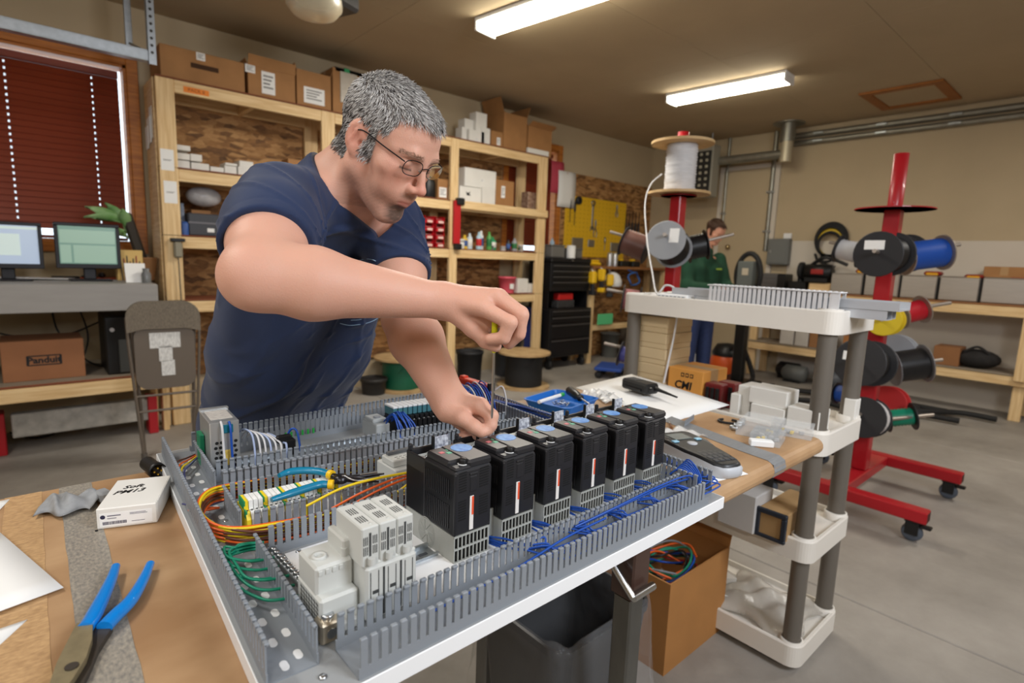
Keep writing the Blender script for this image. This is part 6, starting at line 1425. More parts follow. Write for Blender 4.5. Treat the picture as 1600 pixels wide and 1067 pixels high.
# ================================================================ red spool racks on casters
def caster(par, x, y, zt, m=DARK):
    t = link('caster', None, par, (x, y, 0)); m_ = MB(); m_.lathe([(.012, -.018), (.042, -.016), (.048, -.008), (.048, .008), (.042, .016), (.012, .018)], (0, 0, .0485), (1, .3, 0), 18); part('wheel', m_, mat('caster_blue_grey', (84, 92, 104), .5), t)
    m_ = MB(); m_.rbox(-.035, .035, -.035, .035, zt-.008, zt, .002); m_.rbox(-.030, -.022, -.03, .03, .04, zt-.008, .002); m_.rbox(.022, .030, -.03, .03, .04, zt-.008, .002); part('fork', m_, BLACK, t); m_ = MB(); m_.rbox(-.02, .02, -.08, -.03, .085, .1, .004); part('brake_pedal', m_, BLACK, t)
def rack(label, x, y, zplate, ztop, beams, r_):
    t = thing('spool_rack', label, 'spool rack', (x, y, 0)); zb0, zb1 = .115, .18
    for i, (bx, by0, by1) in enumerate(beams):
        m_ = MB(); m_.rbox(bx-x-.04, bx-x+.04, by0-y, by1-y, zb0, zb1, .006); b_ = part('base_beam', m_, REDP, t); part('open_end', MB().rbox(bx-x-.032, bx-x+.032, by0-y-.0008, by0-y+.004, zb0+.007, zb1-.007, .001), mat('tube_inside', (70, 16, 18), .7), b_)
        caster(t, bx-x, by0-y+.06, zb0); caster(t, bx-x, by1-y-.06, zb0)
    xs = sorted(b[0] for b in beams); part('cross_beam', MB().rbox(xs[0]-x+.041, xs[-1]-x-.041, -.05, .05, zb0, zb1-.002, .005), REDP, t)
    part('column', MB().rbox(-.041, .041, -.041, .041, zb1-.001, zplate, .006), REDP, t); m_ = MB(); q_ = 2*r_; m_.lathe([(q_, zplate), (q_, zplate+.006), (.001, zplate+.006)], n=30, smooth=False); m_.lathe([(.001, zplate), (q_, zplate)], n=30, caps=False); part('top_plate', m_, REDP, t)
    m_ = MB(); m_.lathe([(.038, zplate+.006), (.038, ztop), (.032, ztop), (.032, ztop-.05)], n=20, caps=False); m_.lathe([(.032, ztop-.05), (.001, ztop-.05)], n=20, caps=False); part('top_pipe', m_, REDP, t)
    return t
RBp = at(1343, 733, z=.17); RBx, RBy = RBp.x, RBp.y
zpl = at(1398, 328, x=RBx).z; ztp = at(1410, 240, x=RBx).z
rb = rack('tall red wire spool rack standing right of the white cart', RBx, RBy, zpl, ztp, [(3.40, .56, 1.42), (4.25, .565, 1.42)], .1)
RA = dep(1050, 440, 3.9); zpa = at(1052, 305, x=RA.x).z; zta = at(1060, 208, x=RA.x).z
ra = rack('red wire spool rack topped by a big white spool behind the white cart', RA.x, RA.y, zpa-.012, zta, [(RA.x-.42, RA.y-.4, RA.y+.42), (RA.x+.42, RA.y-.4, RA.y+.42)], .06)
zb_ = zpa; zt_ = at(1056, 224, x=RA.x).z
t = thing('wire_spool', 'big white wire spool with plywood flanges on top of the left red rack', 'spool', (RA.x, RA.y, zb_), 0, 'wire spools on the red racks'); h = zt_-zb_
for z in (0, h-.016):
    m_ = MB(); m_.lathe([(.05, z), (.208, z), (.208, z+.016), (.05, z+.016)], n=36, smooth=False); f_ = part('flange', m_, mat('pale_plywood', (206, 176, 130), .6, rgb2=(186, 152, 104), scale=6), t)
m_ = MB(); pr = []
for k in range(17): a = .017+(h-.034)*k/17; pr += [(.098, a), (.105+.002*math.sin(k*2.3), a+(h-.034)/34)]
pr.append((.098, h-.017)); m_.lathe(pr, n=32); part('winding', m_, mat('white_wire_winding', (206, 206, 208), .5, var=.12, scale=60, stretch=(.3, .3, 6)), t)
# white wire running down from it to the cart
def wire(label, pts, r, m, n=8, group=None, name='wire', cat='wire', k=6):
    P = [Vector(p) for p in pts]; o_ = P[0].copy(); mb = MB(); mb.tube([p-o_ for p in bez(P, n)], r, k); return solo(name, mb, m, label, cat, o_, group=group)
def rod(par, o, a, b_, r=.011): m_ = MB(); m_.cyl(Vector(a)-Vector(o), Vector(b_)-Vector(o), r, n=10); return part('spool_arm', m_, FSTL, par)
def arm_spool(rk, o, a, b_, end, **k):
    """spool between pixel/depth triples a (near hub) and b_; the rack's arm runs on to end"""
    if rk is rb: a, b_, end = [(p[0], p[1], p[2]-.147*(H+ray(p[0], p[1]).z*p[2]-.17)) for p in (a, b_, end)]
    A, B_, E = dep(*a), dep(*b_), dep(*end); rod(rk, o, Vector((o[0], o[1], A.z if False else (A.z+0))), E) if k.pop('rod', True) else None
    return spool(p0=A, p1=B_, **k)
oA, oB = (RA.x, RA.y, 0), (RBx, RBy, 0)
tB = 3.5
arm_spool(rb, oB, (1347, 397, 3.52), (1309, 388, 3.62), (1296, 378, 3.66), label='white wire spool pointing left on the right red rack', rf=.085, rc=.062, cw=WIREW, cf=FBLK)
t = arm_spool(rb, oB, (1371, 397, 3.26), (1393, 397, 3.40), (1366, 392, 3.20), label='black spool facing the camera with a white label on the right red rack', rf=.125, rc=.10, cw=WIREB, cf=FBLK, lab=(.02, .05, .10, .05))
arm_spool(rb, oB, (1412, 402, 3.45), (1474, 394, 3.45), (1500, 382, 3.42), label='blue wire spool pointing right on the right red rack', rf=.105, rc=.085, cw=WBLUE, cf=FSTL)
arm_spool(rb, oB, (1404, 398, 3.72), (1418, 396, 3.85), (1425, 394, 3.95), label='black spool behind the column of the right red rack', rf=.125, rc=.10, cw=WIREB, cf=FBLK)
arm_spool(rb, oB, (1380, 500, 3.30), (1388, 500, 3.42), (1378, 499, 3.26), label='yellow wire spool low on the right red rack behind the cart corner', rf=.09, rc=.075, cw=WYEL, cf=mat('yellow_flange', (214, 186, 30), .5))
arm_spool(rb, oB, (1406, 492, 3.45), (1442, 483, 3.45), (1485, 473, 3.42), label='red wire spool pointing right on the right red rack', rf=.085, rc=.062, cw=WRED, cf=FSTL)
arm_spool(rb, oB, (1342, 566, 3.22), (1362, 568, 3.38), (1330, 562, 3.16), label='dark grey spool with a white label below the cart top on the right red rack', rf=.135, rc=.10, cw=WIREB, cf=FBLK, lab=(.05, .03, .07, .05))
arm_spool(rb, oB, (1394, 574, 3.48), (1446, 567, 3.45), (1472, 562, 3.43), label='large black wire spool pointing right on the right red rack', rf=.115, rc=.095, cw=WIREB, cf=mat('clear_grey_flange', (120, 120, 122), .3))
arm_spool(rb, oB, (1402, 552, 3.72), (1394, 552, 3.60), (1402, 552, 3.8), label='pale spool behind the column above the large black spool', rf=.125, rc=.10, cw=WIREW, cf=FGRY)
arm_spool(rb, oB, (1384, 630, 3.66), (1392, 630, 3.78), (1396, 630, 3.85), label='red wire spool lowest behind the column of the right red rack', rf=.115, rc=.09, cw=WRED, cf=mat('red_flange', (190, 40, 40), .5))
arm_spool(rb, oB, (1385, 654, 3.52), (1428, 650, 3.48), (1458, 648, 3.46), label='green wire spool pointing right lowest on the right red rack', rf=.085, rc=.055, cw=WGREEN, cf=FBLK)
arm_spool(rb, oB, (1348, 652, 3.28), (1358, 652, 3.40), (1338, 650, 3.22), label='white wire spool with a dark face lowest on the right red rack', rf=.12, rc=.11, cw=WIREW, cf=FBLK)
arm_spool(rb, oB, (1332, 618, 3.52), (1306, 614, 3.6), (1290, 606, 3.66), label='small blue wire spool behind the cart post on the right red rack', rf=.07, rc=.055, cw=WBLUE, cf=FBLK)
arm_spool(ra, oA, (1012, 390, 3.86), (974, 376, 3.92), (953, 362, 3.96), label='brown wire spool pointing left on the left red rack', rf=.105, rc=.09, cw=WBROWN, cf=FBLK)
arm_spool(ra, oA, (1040, 375, 3.50), (1052, 390, 3.72), (1038, 366, 3.44), label='grey faced spool with a white label on the left red rack', rf=.125, rc=.11, cw=WIREB, cf=FGRY, lab=(-.05, .03, .06, .09))
arm_spool(ra, oA, (1074, 388, 3.86), (1104, 382, 3.84), (1146, 366, 3.82), label='black wire spool pointing right before the man in green', rf=.105, rc=.085, cw=WIREB, cf=FBLK)
arm_spool(ra, oA, (1000, 470, 3.9), (972, 466, 3.92), (948, 452, 3.96), label='dull pink wire spool on the left red rack behind the cart corner', rf=.10, rc=.075, cw=mat('pink_wire', (150, 92, 92), .5), cf=FBLK)
arm_spool(ra, oA, (996, 560, 3.9), (968, 552, 3.94), (944, 536, 4.0), label='purple blue wire spool low on the left red rack behind the cart leg', rf=.09, rc=.06, cw=mat('indigo_wire', (66, 66, 128), .5), cf=FBLK)
p = at(955, 592, z=0); t = thing('furniture_dolly', 'blue dolly with black casters on the floor near the tool cabinet', 'dolly', (p.x+.1, p.y+.1, 0), .5); part('deck', MB().rbox(-.22, .22, -.16, .16, .10, .14, .008), mat('dolly_blue', (36, 70, 148), .5), t)
for sx_ in (-1, 1):
    for sy_ in (-1, 1): m_ = MB(); m_.lathe([(.01, -.015), (.045, -.012), (.045, .012), (.01, .015)], (sx_*.17, sy_*.11, .0455), (1, .4, 0), 14); part('wheel', m_, DARK, t)

# ================================================================ the white plastic shelf cart
CX0, CX1, CY0, CY1 = 1.885, 2.265, .60, 1.435
CRE = mat('cream_plastic', (224, 219, 210), .5, var=.02, scale=6); POST = mat('taupe_post', (104, 98, 90), .45)
t = ct = thing('plastic_shelf', 'cream four-tier plastic shelf unit with taupe posts beyond the table end', 'shelf unit', ((CX0+CX1)/2, (CY0+CY1)/2, 0)); OC = Vector((ct.location.x, ct.location.y, 0)); hx, hy = (CX1-CX0)/2, (CY1-CY0)/2
tops = [.105, .487, .860, 1.257]
def rrect(x, y, r, n=8):
    o = []
    for q, (sx_, sy_) in enumerate(((1, 1), (-1, 1), (-1, -1), (1, -1))):
        for k in range(n+1): a = PI/2*(q+k/n); o.append((sx_*(x-r)+r*math.cos(a), sy_*(y-r)+r*math.sin(a)))
    return o
for i, z in enumerate(tops):
    s_ = MB(); o_, i_ = rrect(hx, hy, .045), rrect(hx-.012, hy-.012, .036); n = len(o_); lo = z-.076 if i else z-.078
    R_ = [[Vector((x, y, zz)) for x, y in q] for q, zz in ((o_, lo), (o_, z-.004), (rrect(hx-.003, hy-.003, .043), z), (i_, z), (i_, z-.022))]
    s_.ring(R_, 0, False, False); s_.add(R_[-1], [tuple(range(n))]); s_.add(R_[0], [tuple(reversed(range(n)))]); sh3 = part('shelf_tray', s_, CRE, ct)
    for sx_ in (-1, 1):
        for sy_ in (-1, 1):
            x, y = sx_*(hx-.042), sy_*(hy-.042); c_ = MB(); c_.lathe([(.038, z-.021), (.038, z+.006), (.031, z+.008), (.031, z)], (x, y, 0), n=18, caps=False) if i < 3 else c_.lathe([(.036, z-.021), (.036, z+.003), (.001, z+.004)], (x, y, 0), n=18); part('collar', c_, CRE, sh3)
            if i < 3: p_ = MB(); p_.cyl((x, y, z-.02), (x, y, tops[i+1]-.0765), .029, .028, 20); part('post', p_, POST, ct)
SH = [z-.0218 for z in tops]
# on the top shelf: slotted duct, rails, coil of wire
DW = mat('pale_grey_duct', (210, 210, 212), .5)
ya, yb = at(1104, 468, x=1.92).y, at(1311, 480, x=1.92).y; zd = SH[3]
t = thing('white_wiring_duct', 'pale slotted wiring duct lying along the front of the cart top', 'wiring duct', (1.92, yb, zd)); L = ya-yb; hd = at(1310, 457, x=1.92).z-zd; hd = max(.045, min(.075, hd))
part('duct_floor', MB().box(0, .06, 0, L, 0, .002), DW, t)
n = int(L/.0165); fm_ = MB(); fm_.box(-.001, .001, -.0055, .0055, 0, hd-.02); fm_.rbox(-.001, .006, -.0055, .0055, hd-.023, hd-.019, .001); fm2 = fm_.mesh('finger', DW); bk = MB(); bk.box(.0012, .003, 0, L, .016, hd-.024)
for x_ in (0, .06):
    part('rim', MB().box(x_-.001, x_+.001, 0, L, .002, .018), DW, t)
    for k in range(n): part('finger', fm2, None, t, (x_, .008+k*.0165, .018), (0, 0, 0 if x_ == 0 else PI))
part('solid_end', MB().rbox(-.0015, .0, .0, .025, .0, hd, .0004), DW, t)
lid = MB(); lid.rbox(-.004, .064, 0, L, hd, hd+.004, .001)
for k in range(n): lid.cyl((.03, .008+k*.0165, hd+.001), (.0301, .008+k*.0165, hd+.006), .006, n=6)
part('ridged_lid', lid, DW, t)
RAIL = mat('pale_steel_rail', (196, 200, 206), .35, .4)
for k, (x_, yy0, yy1, zz, lb) in enumerate(((2.00, .50, 1.30, zd, 'lower pale steel rail sticking out past the right end of the cart top'), (2.06, .505, 1.32, zd, 'second pale steel rail sticking out past the cart top'), (2.03, .47, 1.25, zd+.030, 'upper pale steel cover laid across the two rails on the cart'))):
    t = thing('steel_rail', lb, 'rail', (x_, yy0, zz+.0), 0, 'rails on the cart top'); pr = [(-.028, 0), (.028, 0), (.028, .029), (.024, .029), (.024, .003), (-.024, .003), (-.024, .029), (-.028, .029)] if k < 2 else [(-.06, .0), (.06, 0), (.06, .026), (.056, .026), (.056, .004), (-.056, .004), (-.056, .026), (-.06, .026)]
    m_ = MB(); m_.ring([[Vector((x, y, z)) for x, z in pr] for y in (0, yy1-yy0)], 0, False); part('channel', m_, RAIL, t)
t = thing('white_connector', 'row of small white connectors near the left end of the cart top', 'connector', (at(1040, 462, x=1.95).x, at(1045, 462, x=1.95).y, SH[3])); part('connector_body', MB().rbox(-.03, .03, -.10, .04, 0, .03, .004), WHITE, t)
for k in range(7): part('terminal', MB().rbox(-.034, -.0305, -.09+k*.018, -.078+k*.018, .006, .024, .001), GREYP, t)
W_ = [dep(1034, 272, 3.80), dep(1017, 288, 3.74), dep(1008, 318, 3.6), dep(1011, 375, 3.2), dep(1019, 425, 2.7), dep(1026, 458, 2.36), dep(1040, 446, 2.3), dep(1055, 452, 2.26), dep(1059, 478, 2.24), dep(1054, 520, 2.24), dep(1045, 562, 2.25), dep(1037, 598, 2.26)]
wire('white wire looping from the big spool over the cart top and down the beige boxes', W_, .0042, WIREW, 8)
# second shelf
bx = at(1040, 560, x=1.97)
st_ = []
c0 = at(1044, 497, x=1.95); y_l = at(987, 500, x=1.95).y; x_r = at(1082, 500, y=c0.y).x
hb = (at(1044, 497, x=1.95).z-SH[2])/5
for k in range(5):
    t = carton(['lowest beige carton of the stack on the cart', 'second lowest beige carton of the stack on the cart', 'middle beige carton of the stack on the cart', 'second highest beige carton of the stack on the cart', 'topmost beige carton of the stack on the cart'][k], 0, 0, 0, .1, .1, .1, build) if False else thing('beige_carton', ['lowest beige carton of the stack on the cart', 'second lowest beige carton of the stack on the cart', 'middle beige carton of the stack on the cart', 'second highest beige carton of the stack on the cart', 'topmost beige carton of the stack on the cart'][k], 'box', ((1.95+min(x_r, 2.2))/2, (c0.y+y_l)/2, SH[2]+k*hb), (-1)**k*.012, 'beige cartons stacked on the cart')
    w, d = (min(x_r, 2.2)-1.95)/2, (y_l-c0.y)/2; part('box_body', MB().rbox(-w, w, -d, d, .0004, hb*.34, .002), mat('beige_board', (206, 184, 146), .7), t); part('lid', MB().rbox(-w-.002, w+.002, -d-.002, d+.002, hb*.33, hb-.0004, .003), mat('beige_board', (206, 184, 146), .7), t)
p = at(1096, 620, x=1.96); yl = at(1042, 610, x=1.96).y; xr_ = at(1133, 620, y=p.y).x; hq = at(1099, 582, x=1.96).z-SH[2]
t = thing('orange_carton', 'orange-tan carton with black hand lettering in front of the beige stack', 'box', (1.96, p.y, SH[2])); L = yl-p.y; w = min(xr_-1.96, .2)
part('box_body', MB().rbox(0, w, 0, L, 0, hq, .003), mat('orange_tan_card', (214, 150, 70), .65, var=.05, scale=8), t); part('tape', MB().rbox(w*.3, w*.6, -.0006, L, .02, hq+.0006, .0004), mat('packing_tape', (176, 140, 96), .3), t)
Mx = frame((-.0008, L*.55, hq*.50), (0, -1, 0), (0, 0, 1)); part('lettering', text_mb('CMI', .044, Mx, shear=.15, bold=.0012), INK, t)
m_ = MB()
for k in range(3): m_.box(-.0010, 0, L*.62-k*.020-.014, L*.62-k*.020, hq*.76, hq*.88); 
sq = part('square_mark', m_, INK, t); m_ = MB()
for k in range(3): m_.box(-.0014, -.0009, L*.62-k*.020-.011, L*.62-k*.020-.003, hq*.79, hq*.85)
part('mark_inside', m_, mat('orange_tan_card', (214, 150, 70), .65), sq)
pw = .0
for k, (px_, py_, c_, lb) in enumerate(((1120, 606, (110, 34, 34), 'dark red clip block with black levers beside the orange carton'), (1140, 604, (120, 40, 40), 'second dark red block behind the white cartons'))):
    q_ = at(px_, py_, x=2.0+.05*k); t = thing('breaker_block', lb, 'breaker', (2.0+.05*k, q_.y, SH[2]), 0, 'dark red breakers on the cart'); hq2 = q_.z-SH[2]+.02; part('block_body', MB().rbox(-.03, .03, -.035, .035, 0, hq2, .004), mat(f'dark_red_{k}', c_, .4), t)
    for j in range(3): part('lever', MB().rbox(-.040, -.0305, -.028+j*.02, -.014+j*.02, hq2*.3, hq2*.85, .002), BLACK, t)
def cw(lb, x, px0, px1, pt, pb, d, z=None, rz=0):
    a, b_ = at(px0, (pt+pb)/2, x=x).y, at(px1, (pt+pb)/2, x=x).y; h = at((px0+px1)/2, pt, x=x).z-at((px0+px1)/2, pb, x=x).z
    z = SH[2] if z is None else z; t = thing('white_carton', lb, 'box', (x+d/2, (a+b_)/2, z), rz, 'white cartons on the cart'); part('box_body', MB().rbox(-d/2, d/2, -(a-b_)/2, (a-b_)/2, 0, h, .002), CARTON, t); part('tuck_flap', MB().rbox(-d/2+.006, d/2-.006, -(a-b_)/2-.0006, -(a-b_)/2+.0002, .004, h-.004, .0004), CARTON, t); return h
h1 = cw('white carton lying lowest behind the clear parts boxes', 1.90, 1172, 1226, 628, 660, .10)
cw('white carton on top of the lowest one behind the parts boxes', 1.91, 1170, 1230, 606, 632, .10, SH[2]+h1); cw('upright white carton at the left of the white cartons', 1.93, 1152, 1172, 598, 650, .10); cw('short white carton left of the upright one', 1.91, 1140, 1154, 618, 656, .10)
cw('white carton at the right behind the front cart post', 1.90, 1230, 1282, 622, 664, .09); cw('white carton standing at the right end of the second cart shelf', 2.19, 1318, 1337, 616, 656, .05)
# third shelf: grey box, brown tube box
t, lx, ly, h = kbox('plain pale grey box on the third cart shelf', (1176, 836), 1118, 1201, 781, SH[1], m=mat('pale_grey_board', (190, 188, 186), .6), maxd=.34)
t, lx, ly, h = kbox('brown box with a black plastic end frame on the third cart shelf', (1224, 851), 1178, 1300, 811, SH[1], m=mat('raw_brown_board', (170, 136, 92), .7, var=.08, scale=9), maxd=.26)
fm_ = MB(); e = .012
for a in ((-ly/2-.004, ly/2+.004, -.0, e), (-ly/2-.004, ly/2+.004, h-e, h+.004), (-ly/2-.004, -ly/2+e, e, h-e), (ly/2-e, ly/2+.004, e, h-e)): fm_.rbox(-lx/2-.008, -lx/2+.006, a[0], a[1], a[2], a[3], .002)
part('end_frame', fm_, mat('blue_black_plastic', (38, 44, 54), .45), t)
# bottom shelf: bags, papers
FILM = mat('clear_bag_film', (212, 206, 196), .22, alpha=.55, bump=.5, scale=22)
for k, (cx_, cy_, sx_, sy_, hh, lb) in enumerate(((2.07, .80, .15, .16, .06, 'crumpled clear plastic bag on the bottom cart shelf'), (2.03, 1.12, .13, .15, .05, 'second clear plastic bag further along the bottom cart shelf'))):
    def fn(u, v, k=k): x, y = (u-.5)*2*sx_, (v-.5)*2*sy_; e_ = max(0, 1-(2*u-1)**2)*max(0, 1-(2*v-1)**2); return Vector((x*(1+.12*math.sin(v*9+k)), y*(1+.1*math.sin(u*8)), .012+hh*e_**.5*(.6+.4*math.sin(u*11+3*v)*math.cos(v*13+k))))
    m_ = MB(); m_.sheet(fn, 22, 22, .0006); solo('clear_bag', m_, FILM, lb, 'bag', (cx_, cy_, SH[0]+.003), group='clear bags on the cart')
for k, (x, y, rz, lb) in enumerate(((1.99, .93, .5, 'white printed sheet slipped in the clear bag'), (2.07, 1.02, -.3, 'white pad leaning beside the clear bags'))): m_ = MB(); m_.rbox(-.05, .05, -.08, .08, 0, .003 if k == 0 else .03, .001, 0, Matrix.Rotation(.25, 4, 'Y')); solo('paper_pad', m_, PAPER, lb, 'paper', (x, y, SH[0]+.03), rz)

# ================================================================ under the table: waste bin and open carton
t = thing('waste_bin', 'black waste bin lined with a clear bag under the table', 'bin', (1.085, .955, 0)); o_ = rrect(.185, .165, .05); 
R_ = [[Vector((x*s, y*s, z)) for x, y in o_] for s, z in ((.80, 0), (1, .43), (1.03, .43), (1.03, .45), (.985, .45), (.79, .01))]; m_ = MB(); m_.ring(R_, 0, False, False); n = len(o_); m_.add(R_[0], [tuple(reversed(range(n)))]); m_.add(R_[-1], [tuple(range(n))]); part('bin_body', m_, BLACK, t)
LINER = mat('clear_liner_film', (226, 228, 232), .16, alpha=.09, bump=.7, scale=16)
oo = rrect(.185, .165, .06, 9); n = len(oo); R_ = []; r2 = random.Random(3)
for j, (s, z) in enumerate(((.80, .12), (.93, .40), (1.0, .465), (1.06, .47), (1.10, .42), (1.13, .33), (1.16, .25), (1.20, .20))):
    R_.append([Vector((x*s*(1+.02*j/7*math.sin(i*1.7+j)+r2.uniform(-.006, .006)*(j > 3)), y*s*(1+.025*j/7*math.sin(i*2.3+j*2)+r2.uniform(-.006, .006)*(j > 3)), z+.007*math.sin(i*.9)*(j > 1)+.05*math.sin(i*.16+1.0)*(j > 5))) for i, (x, y) in enumerate(oo)])
m_ = MB(); m_.ring(R_, 0, True, False); part('bin_liner', m_, LINER, t, label='clear plastic liner folded over the rim')
part('sticker', MB().rbox(-.035, .035, -.0012, .0, -.03, .03, .0004, 0, Matrix.Translation((-.03, -.203, .28)) @ Matrix.Rotation(.6, 4, 'Y')), PAPER, t)
t, lx, ly, h = kbox('open brown carton full of coloured wires under the table', (1036, 1057), 930, 1120, 922, 0.0, 'wire_carton', build=False, maxd=.62)
m_ = MB(); th = .006
for a in ((-lx/2, lx/2, -ly/2, -ly/2+th), (-lx/2, lx/2, ly/2-th, ly/2), (-lx/2, -lx/2+th, -ly/2+th, ly/2-th), (lx/2-th, lx/2, -ly/2+th, ly/2-th)): m_.box(a[0], a[1], a[2], a[3], 0, h)
m_.box(-lx/2+th, lx/2-th, -ly/2+th, ly/2-th, 0, .006); part('box_body', m_, mat('deep_brown_card', (172, 120, 66), .75, var=.06, scale=8), t)
m_ = MB(); flap(m_, (lx/2, ly/2, h), (lx/2, -ly/2, h), (.25, 0, 1), .16); part('flap', m_, mat('deep_brown_card', (172, 120, 66), .75), t)
tw_ = t.location.copy(); hw_ = h; lxw, lyw = lx, ly
for k in range(15):
    c_ = [(WGREEN, 'green'), (WIREB, 'black'), (WRED, 'red'), (WBLUE, 'blue'), (WIREB, 'black'), (mat('grey_wire', (120, 124, 128), .4), 'grey'), (mat('orange_wire', (224, 96, 36), .4), 'orange')][k % 7]
    a = rnd.uniform(0, 6.28); R1 = rnd.uniform(.5, .85); z = hw_*(.72+.012*k)
    P = [(tw_.x+lxw*.42*R1*math.cos(a+u), tw_.y+lyw*.44*R1*math.sin(a+u), z+.02*math.sin(u*2+k)) for u in [j*.6 for j in range(9)]]
    wire(c_[1]+' wire coiled among others in the open carton', P, .0042, c_[0], 4, 'coiled wires in the open carton')

# ================================================================ far left wall: tool cabinet, pegboard, back bench
TBK = mat('cabinet_black', (24, 24, 26), .35); ax0, ax1 = 4.93, 5.67; cz0, cz1 = 1.00, 1.42
t = thing('tool_cabinet', 'black rolling tool cabinet with a top chest beside the shelving', 'tool cabinet', ((ax0+ax1)/2, 5.03, 0)); w = (ax1-ax0)/2
def drawers(z0, z1, n, w, yf):
    for k in range(n):
        a = z0+(z1-z0)*k/n+.006; b_ = z0+(z1-z0)*(k+1)/n-.006; d = part('drawer', MB().rbox(-w+.02, w-.02, yf-.012, yf, a, b_, .004), TBK, t); part('handle', MB().rbox(-w+.03, w-.03, yf-.026, yf-.0125, b_-.022, b_-.006, .003), mat('drawer_trim', (120, 120, 122), .35, .8), d)
part('top_chest', MB().rbox(-w, w, -.18, .22, cz0, cz1-.06, .006), TBK, t); part('chest_lid', MB().rbox(-w-.006, w+.006, -.19, .22, cz1-.059, cz1, .01), TBK, t); drawers(cz0+.06, cz1-.08, 4, w, -.18); part('chest_lock', MB().cyl((.0, -.20, cz1-.03), (0, -.19, cz1-.03), .012, n=10), STEEL, t)
for s in (-1, 1): part('riser', MB().rbox(s*w-.01 if s > 0 else -w, w if s > 0 else -w+.01, -.15, .2, .78, cz0, .002), TBK, t)
part('middle_back', MB().box(-w, w, .19, .2, .78, cz0), TBK, t); w2 = w+.02
part('roller_body', MB().rbox(-w2, w2, -.22, .22, .16, .78, .006), TBK, t); drawers(.60, .77, 2, w2, -.22); drawers(.20, .59, 2, w2, -.22)
for sx_ in (-1, 1):
    for sy_ in (-1, 1): m_ = MB(); m_.lathe([(.02, -.018), (.06, -.016), (.06, .016), (.02, .018)], (sx_*(w-.06), sy_*.15, .0605), (1, 0, 0), 16); m_.rbox(sx_*(w-.06)-.03, sx_*(w-.06)+.03, sy_*.15-.03, sy_*.15+.03, .115, .16, .004); part('caster', m_, DARK, t)
tx, ty = t.location.x, t.location.y
t = thing('socket_case', 'red case standing in the gap of the tool cabinet', 'case', (tx-.02, ty-.08, .7805)); part('case_body', MB().rbox(-.14, .14, -.05, .05, .10, .19, .01), mat('case_red2', (196, 36, 36), .4), t); part('tool_tray', MB().rbox(-.16, .16, -.06, .06, 0, .10, .01), mat('dark_grey_tools', (60, 60, 62), .5, var=.4, scale=40), t)
for lb, x, w_, h_, c_ in (('grey box left on top of the tool cabinet', -.17, .12, .14, (110, 108, 104)), ('grey box right on top of the tool cabinet', .16, .13, .11, (104, 102, 100))): tt = thing('parts_case', lb, 'case', (tx+x, ty, cz1+.0005)); part('case_body', MB().rbox(-w_, w_, -.1, .1, 0, h_, .01), mat('case_'+lb[9:13].strip(), c_, .5), tt); part('case_lid', MB().rbox(-w_-.004, w_+.004, -.104, .104, h_, h_+.02, .006), mat('case_'+lb[9:13].strip(), c_, .5), tt)
m_ = MB(); m_.lathe([(.055, 0), (.057, .16), (.001, .16)], n=16); solo('white_can', m_, WHITE, 'white can standing before the grey boxes on the tool cabinet', 'can', (tx+.02, ty-.14, cz1+.0005)); m_ = MB(); m_.lathe([(.03, 0), (.03, .2), (.012, .23), (.001, .26)], n=14); solo('spray_can', m_, mat('pale_blue_can', (160, 190, 214), .4), 'pale blue spray can behind the white can on the tool cabinet', 'can', (tx-.05, ty+.14, cz1+.0005))
YEL = mat('yellow_pegboard', (222, 176, 32), .55); a, b_ = at(880, 400, y=5.27), at(974, 398, y=5.27); zt_ = at(900, 306, y=5.27).z
t = thing('tool_board', 'yellow tool board on the strand board wall above the tool cabinet', 'tool board', ((a.x+b_.x)/2, 5.27, a.z)); w = (b_.x-a.x)/2; hb = zt_-a.z; part('board', MB().rbox(-w, w, 0, .015, 0, hb, .004), YEL, t)
m_ = MB()
for i in range(16):
    for j in range(13): m_.cyl((-w+.06+i*(2*w-.12)/15, -.0012, .05+j*(hb-.1)/12), (-w+.06+i*(2*w-.12)/15, -.0002, .05+j*(hb-.1)/12), .006, n=6)
part('peg_hole', m_, mat('peg_hole_brown', (120, 90, 20), .8), t, kind='stuff')
TM = mat('tool_steel', (150, 146, 136), .35, .8); TBm = mat('tool_black', (36, 36, 40), .5); bxx = t.location.x; bzz = t.location.z
